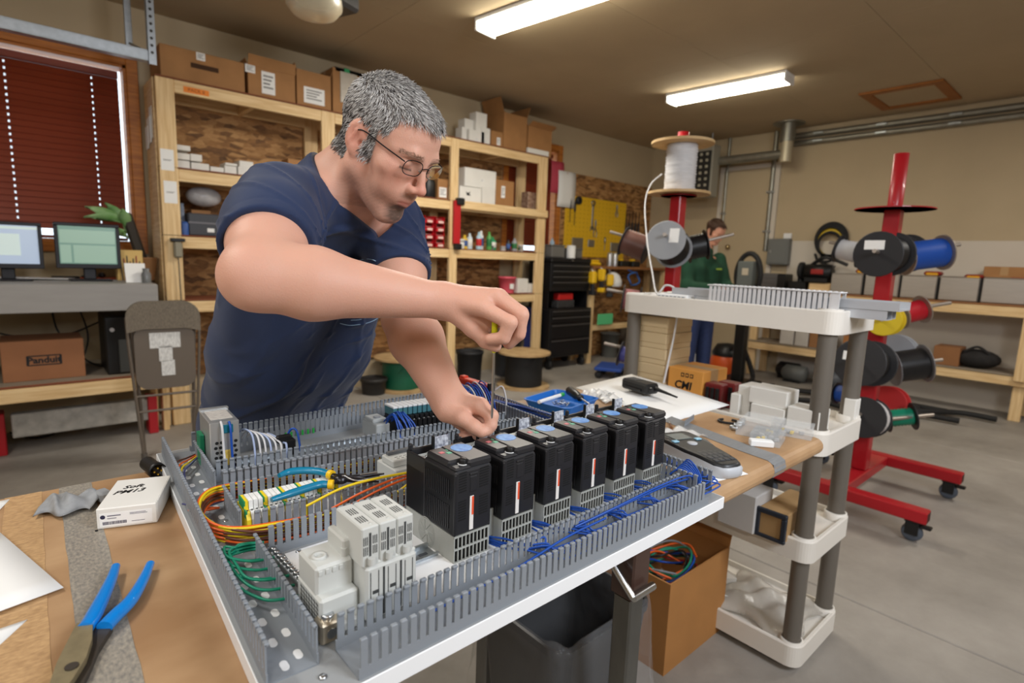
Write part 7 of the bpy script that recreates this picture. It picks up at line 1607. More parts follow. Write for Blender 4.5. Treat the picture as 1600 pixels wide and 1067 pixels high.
def htool(lb, u, v, kind, m, s=1):
    x = -w+2*w*u; z = hb*v; m_ = MB()
    if kind == 'wrench': m_.rbox(-.012*s, .012*s, -.012, -.002, -.12*s, .12*s, .003); m_.lathe([(.016*s, 0), (.03*s, 0), (.03*s, .010), (.016*s, .010)], (0, -.002, .13*s), (0, -1, 0), 14, caps=False); m_.prism([(-.03*s, -.15*s), (-.012*s, -.13*s), (.012*s, -.13*s), (.03*s, -.15*s), (.02*s, -.10*s), (-.02*s, -.10*s)], .01, frame((0, -.002, 0), (1, 0, 0), (0, 0, 1)))
    if kind == 'driver': m_.cyl((0, -.015, -.10*s), (0, -.015, .02*s), .004, n=8); m_.lathe([(.01, .02*s), (.014, .04*s), (.013, .11*s), (.001, .115*s)], (0, -.015, 0), n=10)
    if kind == 'plier':
        for q in (-1, 1): m_.tube(bez([(q*.006, -.012, .09*s), (q*.012, -.012, .03*s), (q*-.004, -.012, 0), (q*.03*s, -.012, -.06*s), (q*.022*s, -.012, -.13*s)], 4), .007, 6)
    if kind == 'hammer': m_.cyl((0, -.018, -.16*s), (0, -.018, .1*s), .009, n=8); m_.rbox(-.06*s, .05*s, -.032, -.004, .08*s, .115*s, .006)
    if kind == 'square': m_.rbox(-.07*s, .07*s, -.012, -.002, -.05*s, .05*s, .003); m_.rbox(-.05*s, .05*s, -.0125, -.0015, -.035*s, .035*s, .003)
    if kind == 'roll': m_.lathe([(.02, 0), (.05*s, 0), (.05*s, .03), (.02, .03)], (0, -.002, 0), (0, -1, 0), 18, caps=False)
    solo('hand_tool', m_, m, lb, 'tool', (bxx+x, 5.269, bzz+z), group='tools hanging on the yellow board')
for a_ in (('black roll of tape hanging at the top left of the yellow board', .18, .93, 'roll', TBm, 1.1), ('long screwdriver at the left edge of the yellow board', .06, .74, 'driver', TBm, 1.5), ('second long screwdriver at the left of the yellow board', .13, .70, 'driver', TBm, 1.5), ('long wrench in the middle of the yellow board', .42, .70, 'wrench', TM, 1.4), ('pliers hanging beside the long wrench', .47, .52, 'plier', TM, 1.1), ('small hook tool at the top right of the yellow board', .82, .86, 'plier', TM, .8),
        ('flat square tool low in the middle of the yellow board', .42, .24, 'square', TM, 1.0), ('small driver right of the flat square tool', .64, .24, 'driver', TM, .9), ('flat plate tool at the lower right of the yellow board', .82, .20, 'square', TM, 1.3), ('row of fine wrenches at the lower left of the yellow board', .20, .22, 'square', TM, 1.6)): htool(*a_)
for k in range(5):
    m_ = MB(); m_.lathe([(.012, 0), (.016, .05), (.014, .16), (.006, .18), (.005, .34), (.0008, .34)], (0, 0, -.34), n=10); p = at(978+k*5, 352, y=5.26); solo('hanging_driver', m_, TBm, ['leftmost', 'second', 'third', 'fourth', 'rightmost'][k]+' black handled driver hanging right of the yellow board', 'tool', (p.x, 5.262, p.z+.2), group='black drivers right of the yellow board')
# back bench along the left wall
zk = at(950, 416, y=4.85).z; t = thing('back_bench', 'narrow brown bench along the left wall right of the tool cabinet', 'workbench', (6.6, 5.06, 0)); part('bench_top', MB().rbox(-.86, .92, -.21, .21, zk-.04, zk, .006), mat('bench_top_brown', (148, 100, 60), .6), t)
for x in (-.82, .88): part('bench_leg', MB().rbox(x-.04, x+.04, -.18, -.1, 0, zk-.041, .005), PZw, t); part('bench_leg', MB().rbox(x-.04, x+.04, .12, .2, 0, zk-.041, .005), PZw, t)
part('shelf_rail', MB().rbox(-.86, .92, -.17, -.14, .45, .53, .004), PX, t)
m_ = MB(); m_.rbox(-.13, .13, -.05, .05, 0, .05, .02); m_.rbox(-.05, .1, -.03, .03, .05, .08, .01); solo('yellow_tool', m_, mat('tool_yellow', (236, 190, 30), .45), 'yellow power tool lying on the back bench', 'power tool', (at(927, 408, y=4.95).x, 4.95, zk+.0005))
for k in range(2): m_ = MB(); m_.lathe([(.04, 0), (.04, .17), (.03, .19), (.001, .19)], n=14); solo('silver_can', m_, mat('silver_can', (176, 176, 178), .3, .7), ['left silver can on the back bench', 'right silver can on the back bench'][k], 'can', (at((953, 961)[k], 405, y=4.95).x, 4.95, zk+.0005))
for k, (px_, lb) in enumerate(((972, 'black tool tray with yellow tools on the back bench'), (990, 'dark toolbox at the far end of the back bench'))): tt = thing('tool_tray', lb, 'tool tray', (at(px_, 408, y=5.0).x, 5.0, zk+.0005)); part('tray', MB().rbox(-.09, .09, -.06, .06, 0, .08, .01), BLACK, tt); part('tool', MB().rbox(-.07, .0, -.03, .03, .08, .11, .008), mat('tool_yellow', (236, 190, 30), .45), tt)
DY = mat('tool_yellow', (236, 190, 30), .45)
for k, (px_, py_, lb) in enumerate(((926, 436, 'left yellow drill hanging under the back bench'), (940, 432, 'middle yellow drill hanging under the back bench'), (953, 440, 'right yellow drill hanging under the back bench'))):
    p = at(px_, py_, y=4.80); t = thing('cordless_drill', lb, 'drill', (p.x, 4.80, p.z), .3*k, 'yellow drills hanging under the back bench'); part('drill_body', MB().rbox(-.045, .045, -.05, .05, -.06, .10, .02), DY, t); part('grip', MB().rbox(-.02, .025, -.03, .02, -.16, -.05, .01), TBm, t); part('battery', MB().rbox(-.04, .04, -.05, .04, -.21, -.15, .01), DY if k == 1 else TBm, t); part('hook', MB().cyl((0, 0, .09), (0, 0.02, max(.12, zk-.04-p.z)), .006, n=6), ZINC, t)
m_ = MB(); m_.lathe([(.12, 0), (.135, .02), (.13, .08), (.10, .15), (.05, .19), (.001, .2)], n=20); m_.rbox(-.17, -.08, -.09, .09, .0, .012, .006); p = at(967, 448, y=4.78); t = solo('hard_hat', m_, WHITE, 'white hard hat hanging under the end of the back bench', 'hard hat', (p.x, 4.9, p.z)); hk = part('strap', MB().cyl((0, 0, .19), (0, 0, zk-.04-p.z), .006, n=6), DARK, t)
p = at(931, 553, z=0); m_ = MB(); m_.lathe([(.11, 0), (.14, .34), (.15, .34), (.15, .36), (.13, .36), (.10, .02)], n=22, caps=False); m_.lathe([(.001, .01), (.11, .005)], n=22, caps=False); solo('dustbin', m_, mat('dark_grey_bin', (88, 88, 84), .5), 'dark grey waste basket on the floor beside the tool cabinet', 'bin', (p.x, min(p.y+.14, 5.1), 0))
p = at(958, 556, z=0); t = thing('steel_barrel', 'brown-grey barrel under the back bench behind the waste basket', 'barrel', (p.x+.40, 5.05, 0)); m_ = MB(); m_.lathe([(.2, 0), (.21, .02), (.21, .2), (.218, .21), (.21, .22), (.21, .42), (.2, .44), (.001, .44)], n=24); part('barrel_body', m_, mat('barrel_grey', (92, 84, 74), .6, var=.1, scale=6), t); m_ = MB(); m_.lathe([(.215, .43), (.215, .45), (.20, .45)], n=24, caps=False); part('rim', m_, mat('barrel_rim', (70, 64, 58), .5), t)
p = at(851, 560, z=0); solo('plastic_board', MB().rbox(-.012, .012, -.02, .20, 0, .78, .004), mat('blue_board', (44, 62, 140), .5), 'blue board standing between the shelving and the tool cabinet', 'board', (4.835, 4.98, 0))
m_ = MB(); c_ = at(995, 436, y=4.7); m_.tube([(c_.x+.12*math.cos(u), 4.75+.02*math.sin(3*u), c_.z+.09*math.sin(u)) for u in [2*PI*i/20 for i in range(20)]], .012, 6, closed=True); m_.tube([(c_.x, 4.75, c_.z+.09), (c_.x, 4.86, zk-.045)], .008); solo('cord_coil', m_, mat('blue_cord', (40, 96, 170), .5), 'coil of blue cord hanging beyond the white hard hat', 'cord')
m_ = MB(); c_ = at(960, 470, y=4.7); m_.rbox(-.16, .16, -.01, .01, -.08, .07, .006); solo('plastic_sheet', m_, mat('pale_green_plastic', (90, 190, 130), .5), 'pale green plastic sheet leaning under the back bench', 'sheet', (c_.x, 4.84, .531+.08))
# papers pinned on the window casing beyond the shelving
for (lb, px0, px1, py0, py1, m, dy) in (('dark pink sheet pinned on the blind right of the shelving', 861, 881, 252, 302, mat('dark_pink_paper', (196, 72, 92), .7), 0), ('white sheet pinned over the blind beside the pink sheet', 871, 898, 268, 324, PAPER, -.012)):
    a, b_ = at(px0, (py0+py1)/2, y=5.255), at(px1, (py0+py1)/2, y=5.255); z0, z1 = at((px0+px1)/2, py1, y=5.255).z, at((px0+px1)/2, py0, y=5.255).z; m_ = MB(); m_.sheet(lambda u, v: Vector((a.x+(b_.x-a.x)*u, 5.262+dy-.012*math.sin(3*v), z0+(z1-z0)*v)), 3, 6, .001); o_ = solo('pinned_sheet', m_, m, lb, 'paper'); part('pin', MB().cyl(((a.x+b_.x)/2, 5.25+dy, z1-.02), ((a.x+b_.x)/2, 5.278, z1-.02), .006, n=6), REDP, o_)
# ---- the man in green at the bench
gc = dep(1098, 420, 5.7); gx = np.array([gc.x, gc.y, 0], np.float32); gf = np.array([-.3, -.95, 0]); gf /= np.linalg.norm(gf); gr = np.cross(gf, [0, 0, 1.])
zs = at(1098, 398, x=gc.x).z; GO = gx+np.array([0, 0, float(at(1108, 362, x=gc.x).z)]); gl_ = np.array([.0, -.95, -.34]); 
gF = gf*.86+np.array([0, 0, -.50]); gF /= np.linalg.norm(gF); gU = np.cross(gr, gF); GO = GO+gr*-.05+gf*.08
shz = float(zs)
def g_sk(p):
    d = head_sdf(rotl(p, GO, gr, gF, gU)/.95)*.95; d = smin(d, cone(p, GO-gU*.05-gF*.04, gx+[0, 0, shz-.02], .05, .06), .03)
    for s in (-1, 1): d = smin(d, smin(cone(p, gx+[0, 0, shz-.05], gx+gr*s*.2+[0, 0, shz-.06], .045, .045), cone(p, gx+gr*s*.20+[0, 0, shz-.06], gx+gr*s*.25+gf*.08+[0, 0, shz-.32], .04, .035), .02), .02); d = smin(d, cone(p, gx+gr*s*.25+gf*.08+[0, 0, shz-.32], gx+gf*.34+gr*s*.10+[0, 0, shz-.33], .035, .033), .01); d = np.minimum(d, smin(cone(p, gx+gf*.34+gr*s*.10+[0, 0, shz-.33], gx+gf*.40+gr*s*.06+[0, 0, shz-.35], .035, .030), cone(p, gx+gf*.40+gr*s*.06+[0, 0, shz-.35], gx+gf*.45+gr*s*.035+[0, 0, shz-.37], .020, .012), .02))
    return d
v, q = nets(g_sk, gx+[-.6, -.7, shz-.5], gx+[.5, .4, shz+.45], .006)
g = thing('person', 'brown haired man in a dark green sweatshirt bent over work behind the left spool rack', 'person', tuple(float(x) for x in gx)); gL = np.array(g.location, np.float32)
qq = rotl(v.astype(np.float32), GO, gr, gF, gU)/.95; c_ = np.tile(lcol((206, 150, 124)), (len(v), 1)); hm2 = (scalp_mask(qq)*(np.linalg.norm(qq, axis=1) < .17))[:, None]; c_ = c_*(1-hm2)+lcol((70, 46, 30))*hm2
part('body', npmesh('body', v-gL, q, [SKIN], c_), None, g)
v2 = v; hmesh = hair_mesh('hair', v, q, lambda c: scalp_mask(rotl(c, GO, gr, gF, gU)/.95)*(np.linalg.norm(c-GO, axis=1) < .16), (GO, gr, gF, gU), .95, 1500, 9, [mat('hair_brown', (74, 48, 32), .5)], lambda l, r_: np.zeros(len(l), int), lambda l, r_: .03*r_.uniform(.7, 1.2, len(l)), combf, .0014); hmesh.transform(Matrix.Translation(-g.location)); part('hair', hmesh, None, g, kind='stuff')
def g_sh(p):
    pv = gx+[0, 0, .95]; ch_ = gx+[0, 0, shz-.16]; d = None
    for s in (-1, 1): c = cone(p, ch_+gr*s*.10, pv+gr*s*.085, .115, .12); d = c if d is None else smin(d, c, .08)
    for s in (-1, 1):
        sh_ = gx+gr*s*.20+[0, 0, shz-.04]; el = gx+gr*s*.26+gf*.08+[0, 0, shz-.32]; wr = gx+gf*.34+gr*s*.11+[0, 0, shz-.33]
        d = smin(d, smin(cone(p, sh_, el, .072, .06), cone(p, el, wr, .058, .045), .03), .05)
    d = smin(d, cone(p, gx+[0, 0, shz-.03], gx+gf*.02+[0, 0, shz+.02], .10, .075), .05)
    return d-.004*wob(p, 28, 31)
v, q = nets(g_sh, gx+[-.7, -.7, .8], gx+[.7, .5, shz+.3], .011); v = relax(v, q, 2, .5); so = part('sweatshirt', npmesh('sweatshirt', v-gL, q, [mat('dark_green_fleece', (22, 62, 42), .9, var=.15, scale=14)]), None, g, label='dark green sweatshirt')
lp = gx-gr*.09+gf*.135+[0, 0, shz-.14]; part('chest_logo', MB().rbox(-.035, .035, -.004, .004, -.008, .008, .002, 0, Matrix.Translation(Vector([float(x) for x in lp-gL])) @ Matrix.Rotation(math.atan2(gr[1], gr[0]), 4, 'Z')), mat('lime_print', (150, 180, 60), .6), so)
def g_je(p):
    d = None
    for s in (-1, 1):
        hp = gx+gr*s*.09+[0, 0, .9]; an = gx+gr*s*.12+[0, 0, .08]; c = cone(p, hp, an, .095, .06); d = c if d is None else smin(d, c, .03)
    return d
v, q = nets(g_je, gx+[-.4, -.4, .03], gx+[.4, .4, 1.05], .014); part('jeans', npmesh('jeans', v-gL, q, [mat('blue_denim2', (38, 52, 92), .85, var=.15, scale=40)]), None, g)
for s in (-1, 1): part('shoe', MB().rbox(-.05, .05, -.20, .08, 0, .09, .03, 0, Matrix.Translation(Vector([float(x) for x in gr*s*.12]))), BLACK, g)
# ================================================================ wires on the panel
WORG = mat('orange_wire', (224, 96, 36), .4); WBRN = mat('dark_brown_wire', (98, 56, 40), .4); WPUR = mat('violet_wire', (70, 72, 120), .4)
cyc = [(WORG, 'orange'), (WYEL, 'yellow'), (WBRN, 'brown')]
def gw(label, grp, P, m, r=.0017, n=5): return wire(label, P, r, m, n, grp, k=5)
for k in range(14):                                              # the bundle looping round from one duct into the next
    m, c = cyc[(k*5+k//3) % 3]; o = .0032*(k % 5); z = PZ+.006+.0055*(k // 3); q = rnd.uniform(-.004, .004); s = rnd.uniform(-.006, .006)
    P = [(.47+s*4, .772+o, z), (.33, .773+o+q, z), (.245, .777+o*1.2, z+.004), (.207-o*.5, .795+o, z+.006+s*.4), (.184-o*.4, .84+q, z+.006), (.182-o*.5, .90+q, z+.008), (.205-o*.4, .948+q, z+.010), (.245, .958+o*.6+q, z+.006), (.36, .945+o*.8, z), (.60+s*5, .930+o*.8, z)]
    gw(f'{c} wire in the bundle looping round the left duct', 'looped wires in the left duct', P, m, .0021)
for k in range(9):                                               # more wire along the second and third ducts
    m, c = cyc[k % 3]; z = PZ+.010+.0055*(k//2); o = .004*(k % 4)
    gw(f'{c} wire lying in the duct behind the contactor', 'wires in the duct behind the contactor', [(.25, .778+o, z), (.40, .775+o+rnd.uniform(-.004, .004), z), (.62, .778+o, z), (.88, .776+o, z)], m)
    gw(f'{c} wire lying in the duct behind the terminal blocks', 'wires in the duct behind the terminals', [(.24, .958+o, z), (.40, .945+o, z), (.62, .928+o, z), (.86, .905+o, z)], m)
for k, P in enumerate(([(.30, .79, 1.0), (.36, .775, 1.022), (.44, .757, 1.028), (.50, .75, 1.022), (.56, .765, .985)], [(.44, .77, .99), (.50, .755, 1.022), (.57, .735, 1.025), (.60, .74, .99)], [(.45, .765, .99), (.52, .75, 1.028), (.60, .74, 1.015), (.62, .76, .98)], [(.455, .74, .975), (.456, .75, 1.02), (.49, .755, 1.026), (.53, .77, .99)])): gw('thick yellow wire arching over the duct behind the contactor', 'arching yellow wires', P, WYEL, .0022, 6)
for k, P in enumerate(([(.34, .79, .985), (.39, .765, 1.012), (.46, .76, 1.02), (.53, .775, .99)], [(.36, .78, .985), (.42, .762, 1.010), (.49, .765, 1.016)])): gw('orange wire arching beside the thick yellow ones', 'arching orange wires', P, WORG, .002, 6)
for k in range(7):                                               # green earth wires
    o = k*.007; z = PZ+.008+.004*(k % 3); t_ = .62+k*.018
    gw('green earth wire looping out of the left duct wall', 'green earth wires', [(.226, t_, z+.006), (.200, t_+.004, z+.008), (.186-o*.3, t_+.02, z+.008+o*.2), (.172+.004*(k % 3), t_+.055, z+.012), (.176+o*.4, .745+o*.3, z+.012), (.200, .757+o*.2, z+.010), (.228, .758, z+.006)], WGREEN, .0019, 6)
gw('thin violet wire lying across the bare left duct', 'violet wires', [(.172, .985, PZ+.01), (.196, .965, PZ+.006), (.225, .958, PZ+.01), (.25, .962, PZ+.012)], WPUR, .0016)
for k, (m, c) in enumerate(((WBRN, 'brown'), (WORG, 'orange'), (WYEL, 'yellow'), (WPUR, 'violet'))): gw(f'{c} wire crossing the back left corner of the panel', 'wires at the back left corner', [(.188+.002*k, 1.15-.03*k, PZ+.006), (.200, 1.17-.02*k, PZ+.018), (.222, 1.19-.012*k, PZ+.016), (.26, 1.23, PZ+.012)], m)
for k in range(2): gw('orange wire ending loose near the left edge', 'loose orange wires', [(.176+.006*k, .958+.01*k, PZ+.008), (.192, .935+.012*k, PZ+.012), (.215, .935, PZ+.01)], WORG, .0019)
# blue wires in the front duct and from each drive
for k in range(6):
    x = DX0+k*DPX+.068
    for j in range(5):
        L = .10+.03*j+rnd.uniform(0, .05); y = .482+.006*j; z = PZ+.010+.005*(j % 3)
        gw(f'blue wire dropping from drive {["one", "two", "three", "four", "five", "six"][k]} into the front duct' if False else 'blue wire running from the drives into the front duct', 'blue wires in the front duct', [(x+.003*(j % 2), .597, PZ+.006+.002*j), (x+.004+rnd.uniform(-.003, .004), .560, PZ+.006+.004*j+rnd.uniform(-.002, .004)), (x+.008+rnd.uniform(0, .014), .528, PZ+.02+rnd.uniform(-.003, .004)), (x+.03+.004*j, y+.012, z+.010+rnd.uniform(-.003, .006)), (x+.06, y, z), (min(.935, x+L), y-.002, z-.002)], WBLUE, .0016)
for k, P in enumerate(([(.60, .515, .985), (.68, .50, 1.0), (.78, .493, 1.010), (.88, .497, 1.004), (.925, .505, .98)], [(.62, .52, .98), (.72, .505, .995), (.82, .50, 1.0), (.93, .51, .985)], [(.33, .49, .975), (.45, .485, .985), (.56, .495, .99), (.66, .505, .985)])): gw('long blue wire lying on top of the front duct', 'long blue wires', P, WBLUE, .0018, 6)
for k in range(14): gw('blue wire bundled in the right edge duct', 'blue wires in the right duct', [(.965+.003*(k % 5), .50, PZ+.012+.004*(k//5)), (.966+.004*(k % 5), .65, PZ+.02+.005*(k//5)), (.972+.004*(k % 5), .95, PZ+.024+.006*(k//5)+rnd.uniform(0, .006)), (.955+.006*(k % 5), 1.20, PZ+.02+.005*(k//5))], WBLUE, .0017)
for k in range(7): gw('blue wire gathered at the front right corner', 'blue corner wires', [(.90+.006*k, .545, PZ+.03), (.908+.005*k, .530, PZ+.043+.002*k), (.925, .512-.003*k, PZ+.03), (.93-.01*k, .49, PZ+.012)], WBLUE, .0016)
for k in range(8): x = .598+.009*(k % 4)+.006*(k//4)+rnd.uniform(-.003, .003); gw('blue wire looped over the pale relay socket', 'blue loops at the relays', [(x, 1.092+.004*k, PZ+.044), (x+.001, 1.076, PZ+.066+.003*(k % 3)), (x+.003, 1.060, PZ+.066), (x+.004+.002*k, 1.044, PZ+.04), (x+.006, 1.034, PZ+.015)], WBLUE, .0018)
p = at(735, 615, y=1.12)
for k in range(12): x = p.x-.04+.0075*k; gw('blue wire looped before the red safety module', 'blue loops at the safety module', [(x, 1.16, PZ+.05), (x, 1.135, PZ+.085+.006*(k % 3)), (x+.002, 1.105, PZ+.088), (x+.004, 1.082, PZ+.06), (x+.006, 1.07, PZ+.02)], WBLUE if k % 4 else WIREW, .0019)
gw('white wire dropping beside the screwdriver blade', 'white module wires', [(p.x+.075, 1.11, PZ+.075), (p.x+.088, 1.095, PZ+.085), (p.x+.094, 1.085, PZ+.05), (p.x+.09, 1.08, PZ+.01)], WIREW, .0022)
q0 = at(345, 668, y=1.094); q1 = at(358, 668, y=1.094)
gw('white wire down the front of the power supply', 'power supply wires', [q0+Vector((0, -.001, .012)), q0+Vector((0, -.010, 0)), q0+Vector((.001, -.012, -.05)), q0+Vector((.002, -.02, -.075))], WIREW, .0022); gw('blue wire down the front of the power supply', 'power supply wires', [q1+Vector((0, -.001, .012)), q1+Vector((0, -.010, 0)), q1+Vector((.001, -.010, -.05)), q1+Vector((.002, -.018, -.075))], WBLUE, .0022)
for k in range(7): x = .312+.010*k; gw('white wire looped beside the power supply', 'white loops beside the power supply', [(x-.012, 1.15, PZ+.05), (x-.008, 1.125, PZ+.075-.004*k), (x+.002, 1.10, PZ+.072-.005*k), (x+.004, 1.088, PZ+.04), (x+.002, 1.082, PZ+.008)], WIREW if k % 3 else mat('pale_blue_wire', (170, 186, 220), .4), .0021)
gw('blue wire looped over the black plug', 'power supply wires', [(.385, 1.12, PZ+.03), (.392, 1.11, PZ+.062), (.402, 1.10, PZ+.06), (.405, 1.09, PZ+.02)], WBLUE, .0024)
t = thing('black_plug', 'small black plug with its cable standing beside the white wire loops', 'plug', (.388, 1.105, PZ)); part('plug_body', MB().rbox(-.011, .011, -.008, .008, .012, .046, .003), BLACK, t); part('plug_head', MB().rbox(-.026, .004, -.006, .006, .040, .056, .003), BLACK, t); part('cable', MB().cyl((0, 0, 0), (0, 0, .013), .003, n=8), BLACK, t)
for k in range(6): solo('green_clip', MB().rbox(-.002, .002, -.0012, .0012, 0, .012, .0005), mat('bright_green_plastic', (40, 170, 70), .4), 'small green clip seen through the slots of the rear duct', 'clip', (.418+k*.0125, 1.212, PZ+.012), group='green clips in the rear duct')
# ---- wire cutters with teal handles on the terminal blocks
TEAL = mat('teal_grip', (14, 120, 156), .35, coat=.3)
z0 = 1.012
def px3(L, z): return [tuple(at(a, b_, z=z)) for a, b_ in L]
A1, A2 = px3([(436, 743), (452, 737), (476, 735), (500, 737), (514, 741)], z0+.004), px3([(424, 781), (448, 773), (476, 764), (500, 757), (513, 757)], z0+.002)
t = thing('wire_cutters', 'wire cutters with teal grips and yellow collars lying on the terminal blocks', 'pliers', A1[-1]); o_ = Vector(A1[-1])
for nm_, P in (('upper_grip', A1), ('lower_grip', A2)):
    m_ = MB(); m_.tube([Vector(p)-o_ for p in bez(P, 5)], [.0042+.0028*min(1, i/6) for i in range(21)], 10, flat=.85); part('grip', m_, TEAL, t)
    e = Vector(P[-1])-o_; d = (Vector(P[-1])-Vector(P[-2])).normalized(); m_ = MB(); m_.cyl(e, e+d*.008, .0078, n=12); part('collar', m_, mat('yellow_collar', (234, 190, 30), .4), t)
pv = at(532, 748, z=z0+.002)-o_; jw = at(600, 740, z=z0-.002)-o_; jw2 = at(592, 752, z=z0-.006)-o_
m_ = MB(); m_.lathe([(.011, -.005), (.011, .005), (.001, .006)], pv, n=16); m_.tube([Vector(A1[-1])-o_, pv+Vector((0, .004, 0)), pv.lerp(jw2, .5), jw2], [.005, .0065, .006, .002], 8, flat=.8); m_.tube([Vector(A2[-1])-o_, pv, pv.lerp(jw, .5), jw], [.005, .006, .005, .0018], 8, flat=.8); part('jaw', m_, mat('gunmetal', (56, 56, 60), .3, .8), t)
m_ = MB(); m_.rbox(-.014, .016, -.002, .002, -.001, .005, .0008, 0, Matrix.Translation(pv.lerp(jw, .62)) @ Matrix.Rotation(math.atan2((jw-pv).y, (jw-pv).x), 4, 'Z')); part('crimp_plate', m_, STEEL, t)
m_ = MB(); m_.tube(bez([pv+Vector((.004, -.004, .006)), pv.lerp(jw2, .3)+Vector((0, -.012, .002)), pv.lerp(jw2, .7)+Vector((0, -.004, .004))], 5), .0012, 6); part('spring', m_, STEEL, t)

# ================================================================ things on the table
# label printer
PG = mat('printer_grey', (186, 190, 196), .4); PK = mat('printer_black', (34, 36, 38), .4)
M = frame((1.140, .622, TT+.004), (-.066, -.196, 0), (.196, -.066, 0)); L = .112
t = thing('label_printer', 'grey and black handheld label printer lying on white paper at the panel corner', 'label printer', (1.140, .622, TT+.0012), math.atan2(-.196, -.066))
def hull(ws, z): return [Vector((x, s*w, z+dz)) for x, w, dz in ws for s in (1,)]+[Vector((x, -w, z+dz)) for x, w, dz in reversed(ws)]
ws = [(-L, .040, 0), (-L+.012, .052, 0), (-.03, .054, 0), (.01, .046, 0), (.05, .040, 0), (.09, .036, 0), (L-.004, .026, 0), (L, .012, 0)]
up = [(x, w, .006 if x < -.02 else (.0 if x > .06 else .002)) for x, w, _ in ws]; sh_ = lambda q, k, dz=0: [(x*k, w*k, d+dz) for x, w, d in q]
m_ = MB(); m_.ring([hull(sh_(ws, .96), 0), hull(ws, .006), hull(up, .021), hull(sh_(up, .97), .024)], 0, True); part('shell', m_, PG, t)
m_ = MB(); m_.ring([hull(sh_(up, .955), .0235), hull(sh_(up, .94), .029), hull(sh_(up, .90), .031)], 0, True); part('top_face', m_, PK, t)
part('screen', MB().rbox(-.088, -.048, -.026, .022, .036, .0378, .001), mat('grey_lcd', (120, 126, 122), .2), t)
for y in (-.034, .032): part('blue_key', MB().rbox(-.046, -.034, y-.008, y+.008, .0355, .0385, .001), mat('pale_blue_key', (150, 200, 226), .35), t)
part('control_pad', MB().lathe([(.012, 0), (.012, .003), (.008, .004), (.001, .004)], (-.022, .0, .0335), n=18), PG, t)
for i in range(5):
    for j in range(4): part('key', MB().rbox(.004+i*.017, .017+i*.017, -.028+j*.0145+.0, -.0155+j*.0145, .0305, .0335, .001), mat('key_dark_grey', (60, 62, 66), .45), t)
def sheet(lb, pts, z, m=PAPER, curl=0, name='paper_sheet', fold=0):
    P = [Vector((*p, 0)) for p in pts]; m_ = MB(); o_ = P[0]
    def fn(u, v): q = P[0].lerp(P[1], u).lerp(P[3].lerp(P[2], u), v)-o_; return q+Vector((0, 0, curl*(max(0, u-.4)**2)*2+fold*math.sin(PI*v)*u))
    m_.sheet(fn, 8, 6, .0008); v_ = (P[1]-P[0]).cross(P[3]-P[0]).z
    return solo(name, m_, m, lb, 'paper', (o_.x, o_.y, z))
sheet('white sheet under the label printer', [(1.03, .54), (1.16, .512), (1.215, .69), (1.09, .72)], TT+.0009)
sheet('large white drawing sheet spread over the far right end of the table', [(1.354, .836), (1.705, .836), (1.835, 1.322), (1.458, 1.284)], TT+.0011, curl=.0, fold=.001)
sheet('large white sheet with its corner pointing at the pliers', [(-.32, .79), (.014, .868), (-.05, 1.10), (-.36, 1.06)], TT+.0055, curl=.0)
sheet('small white sheet peeping out below the large one at left', [(-.30, .70), (-.052, .775), (-.022, .822), (-.30, .80)], TT+.0013); sheet('white sheet at the far left table edge', [(-.30, 1.14), (-.064, 1.17), (-.040, 1.252), (-.30, 1.24)], TT+.0013)
# two-way radio
t = thing('two_way_radio', 'black two-way radio with antenna lying on the white drawing sheet', 'radio', (1.575, 1.09, TT+.012), math.atan2(-.115, -.02)); R_ = MB(); R_.rbox(-.07, .055, -.030, .030, 0, .036, .007); part('radio_body', R_, BLACK, t); part('clip', MB().rbox(-.05, .03, -.034, -.0305, .006, .016, .002), BLACK, t); part('grille', MB().rbox(-.05, -.01, -.018, .018, .036, .0375, .001), mat('radio_grey', (50, 50, 52), .5), t)
m_ = MB(); m_.lathe([(.008, 0), (.008, .012), (.006, .02), (.0035, .08), (.003, .10), (.001, .101)], (.055, .010, .02), (1, -.05, -.06), 10); part('antenna', m_, BLACK, t); m_ = MB(); m_.cyl((.055, -.016, .02), (.066, -.016, .02), .008, n=12); part('volume_knob', m_, BLACK, t)
# blue tray with screws
BT = mat('blue_tray_plastic', (10, 104, 190), .35); t = thing('parts_tray', 'blue plastic tray of screws beyond the drives', 'tray', (1.225, 1.135, TT+.0012), .18); m_ = MB(); o_ = rrect(.092, .082, .02); R_ = [[Vector((x*s, y*s, z)) for x, y in o_] for s, z in ((.88, 0), (1, .024), (1.03, .024), (1.03, .026), (.97, .026), (.86, .003))]; n = len(o_); m_.ring(R_, 0, False, False); m_.add(R_[0], [tuple(reversed(range(n)))]); m_.add(R_[-1], [tuple(range(n))]); part('tray_shell', m_, BT, t)
ts_ = MB(); ts_.lathe([(.0035, 0), (.0035, .002), (.0015, .0025), (.0015, .012), (.0003, .014)], n=8); tsm = ts_.mesh('screw', STEEL)
for k in range(16): a = rnd.uniform(0, 6.28); r_ = rnd.uniform(0, .026); o = solo('loose_screw', tsm, None, 'small bright screw in the heap in the blue tray', 'screw', (1.22+r_*math.cos(a), 1.13+r_*math.sin(a), TT+.0095+.002*(k % 4)), rot=(rnd.uniform(1, 2), rnd.uniform(-.4, .4), a), group='screws in the blue tray')
def driver(lb, p0, p1, hl_, m, r=.014):
    p0, p1 = Vector(p0), Vector(p1); q = (p1-p0).to_track_quat('Z', 'Y').to_euler(); L = (p1-p0).length; t = thing('screwdriver', lb, 'screwdriver', p0); t.rotation_euler = q; m_ = MB(); m_.lathe([(.004, 0), (r, .006), (r*.95, hl_*.7), (r*.6, hl_*.85), (r*.8, hl_), (.003, hl_)], n=12); part('handle', m_, m, t); m_ = MB(); m_.cyl((0, 0, hl_), (0, 0, L), .003, n=8); part('shaft', m_, STEEL, t); return t
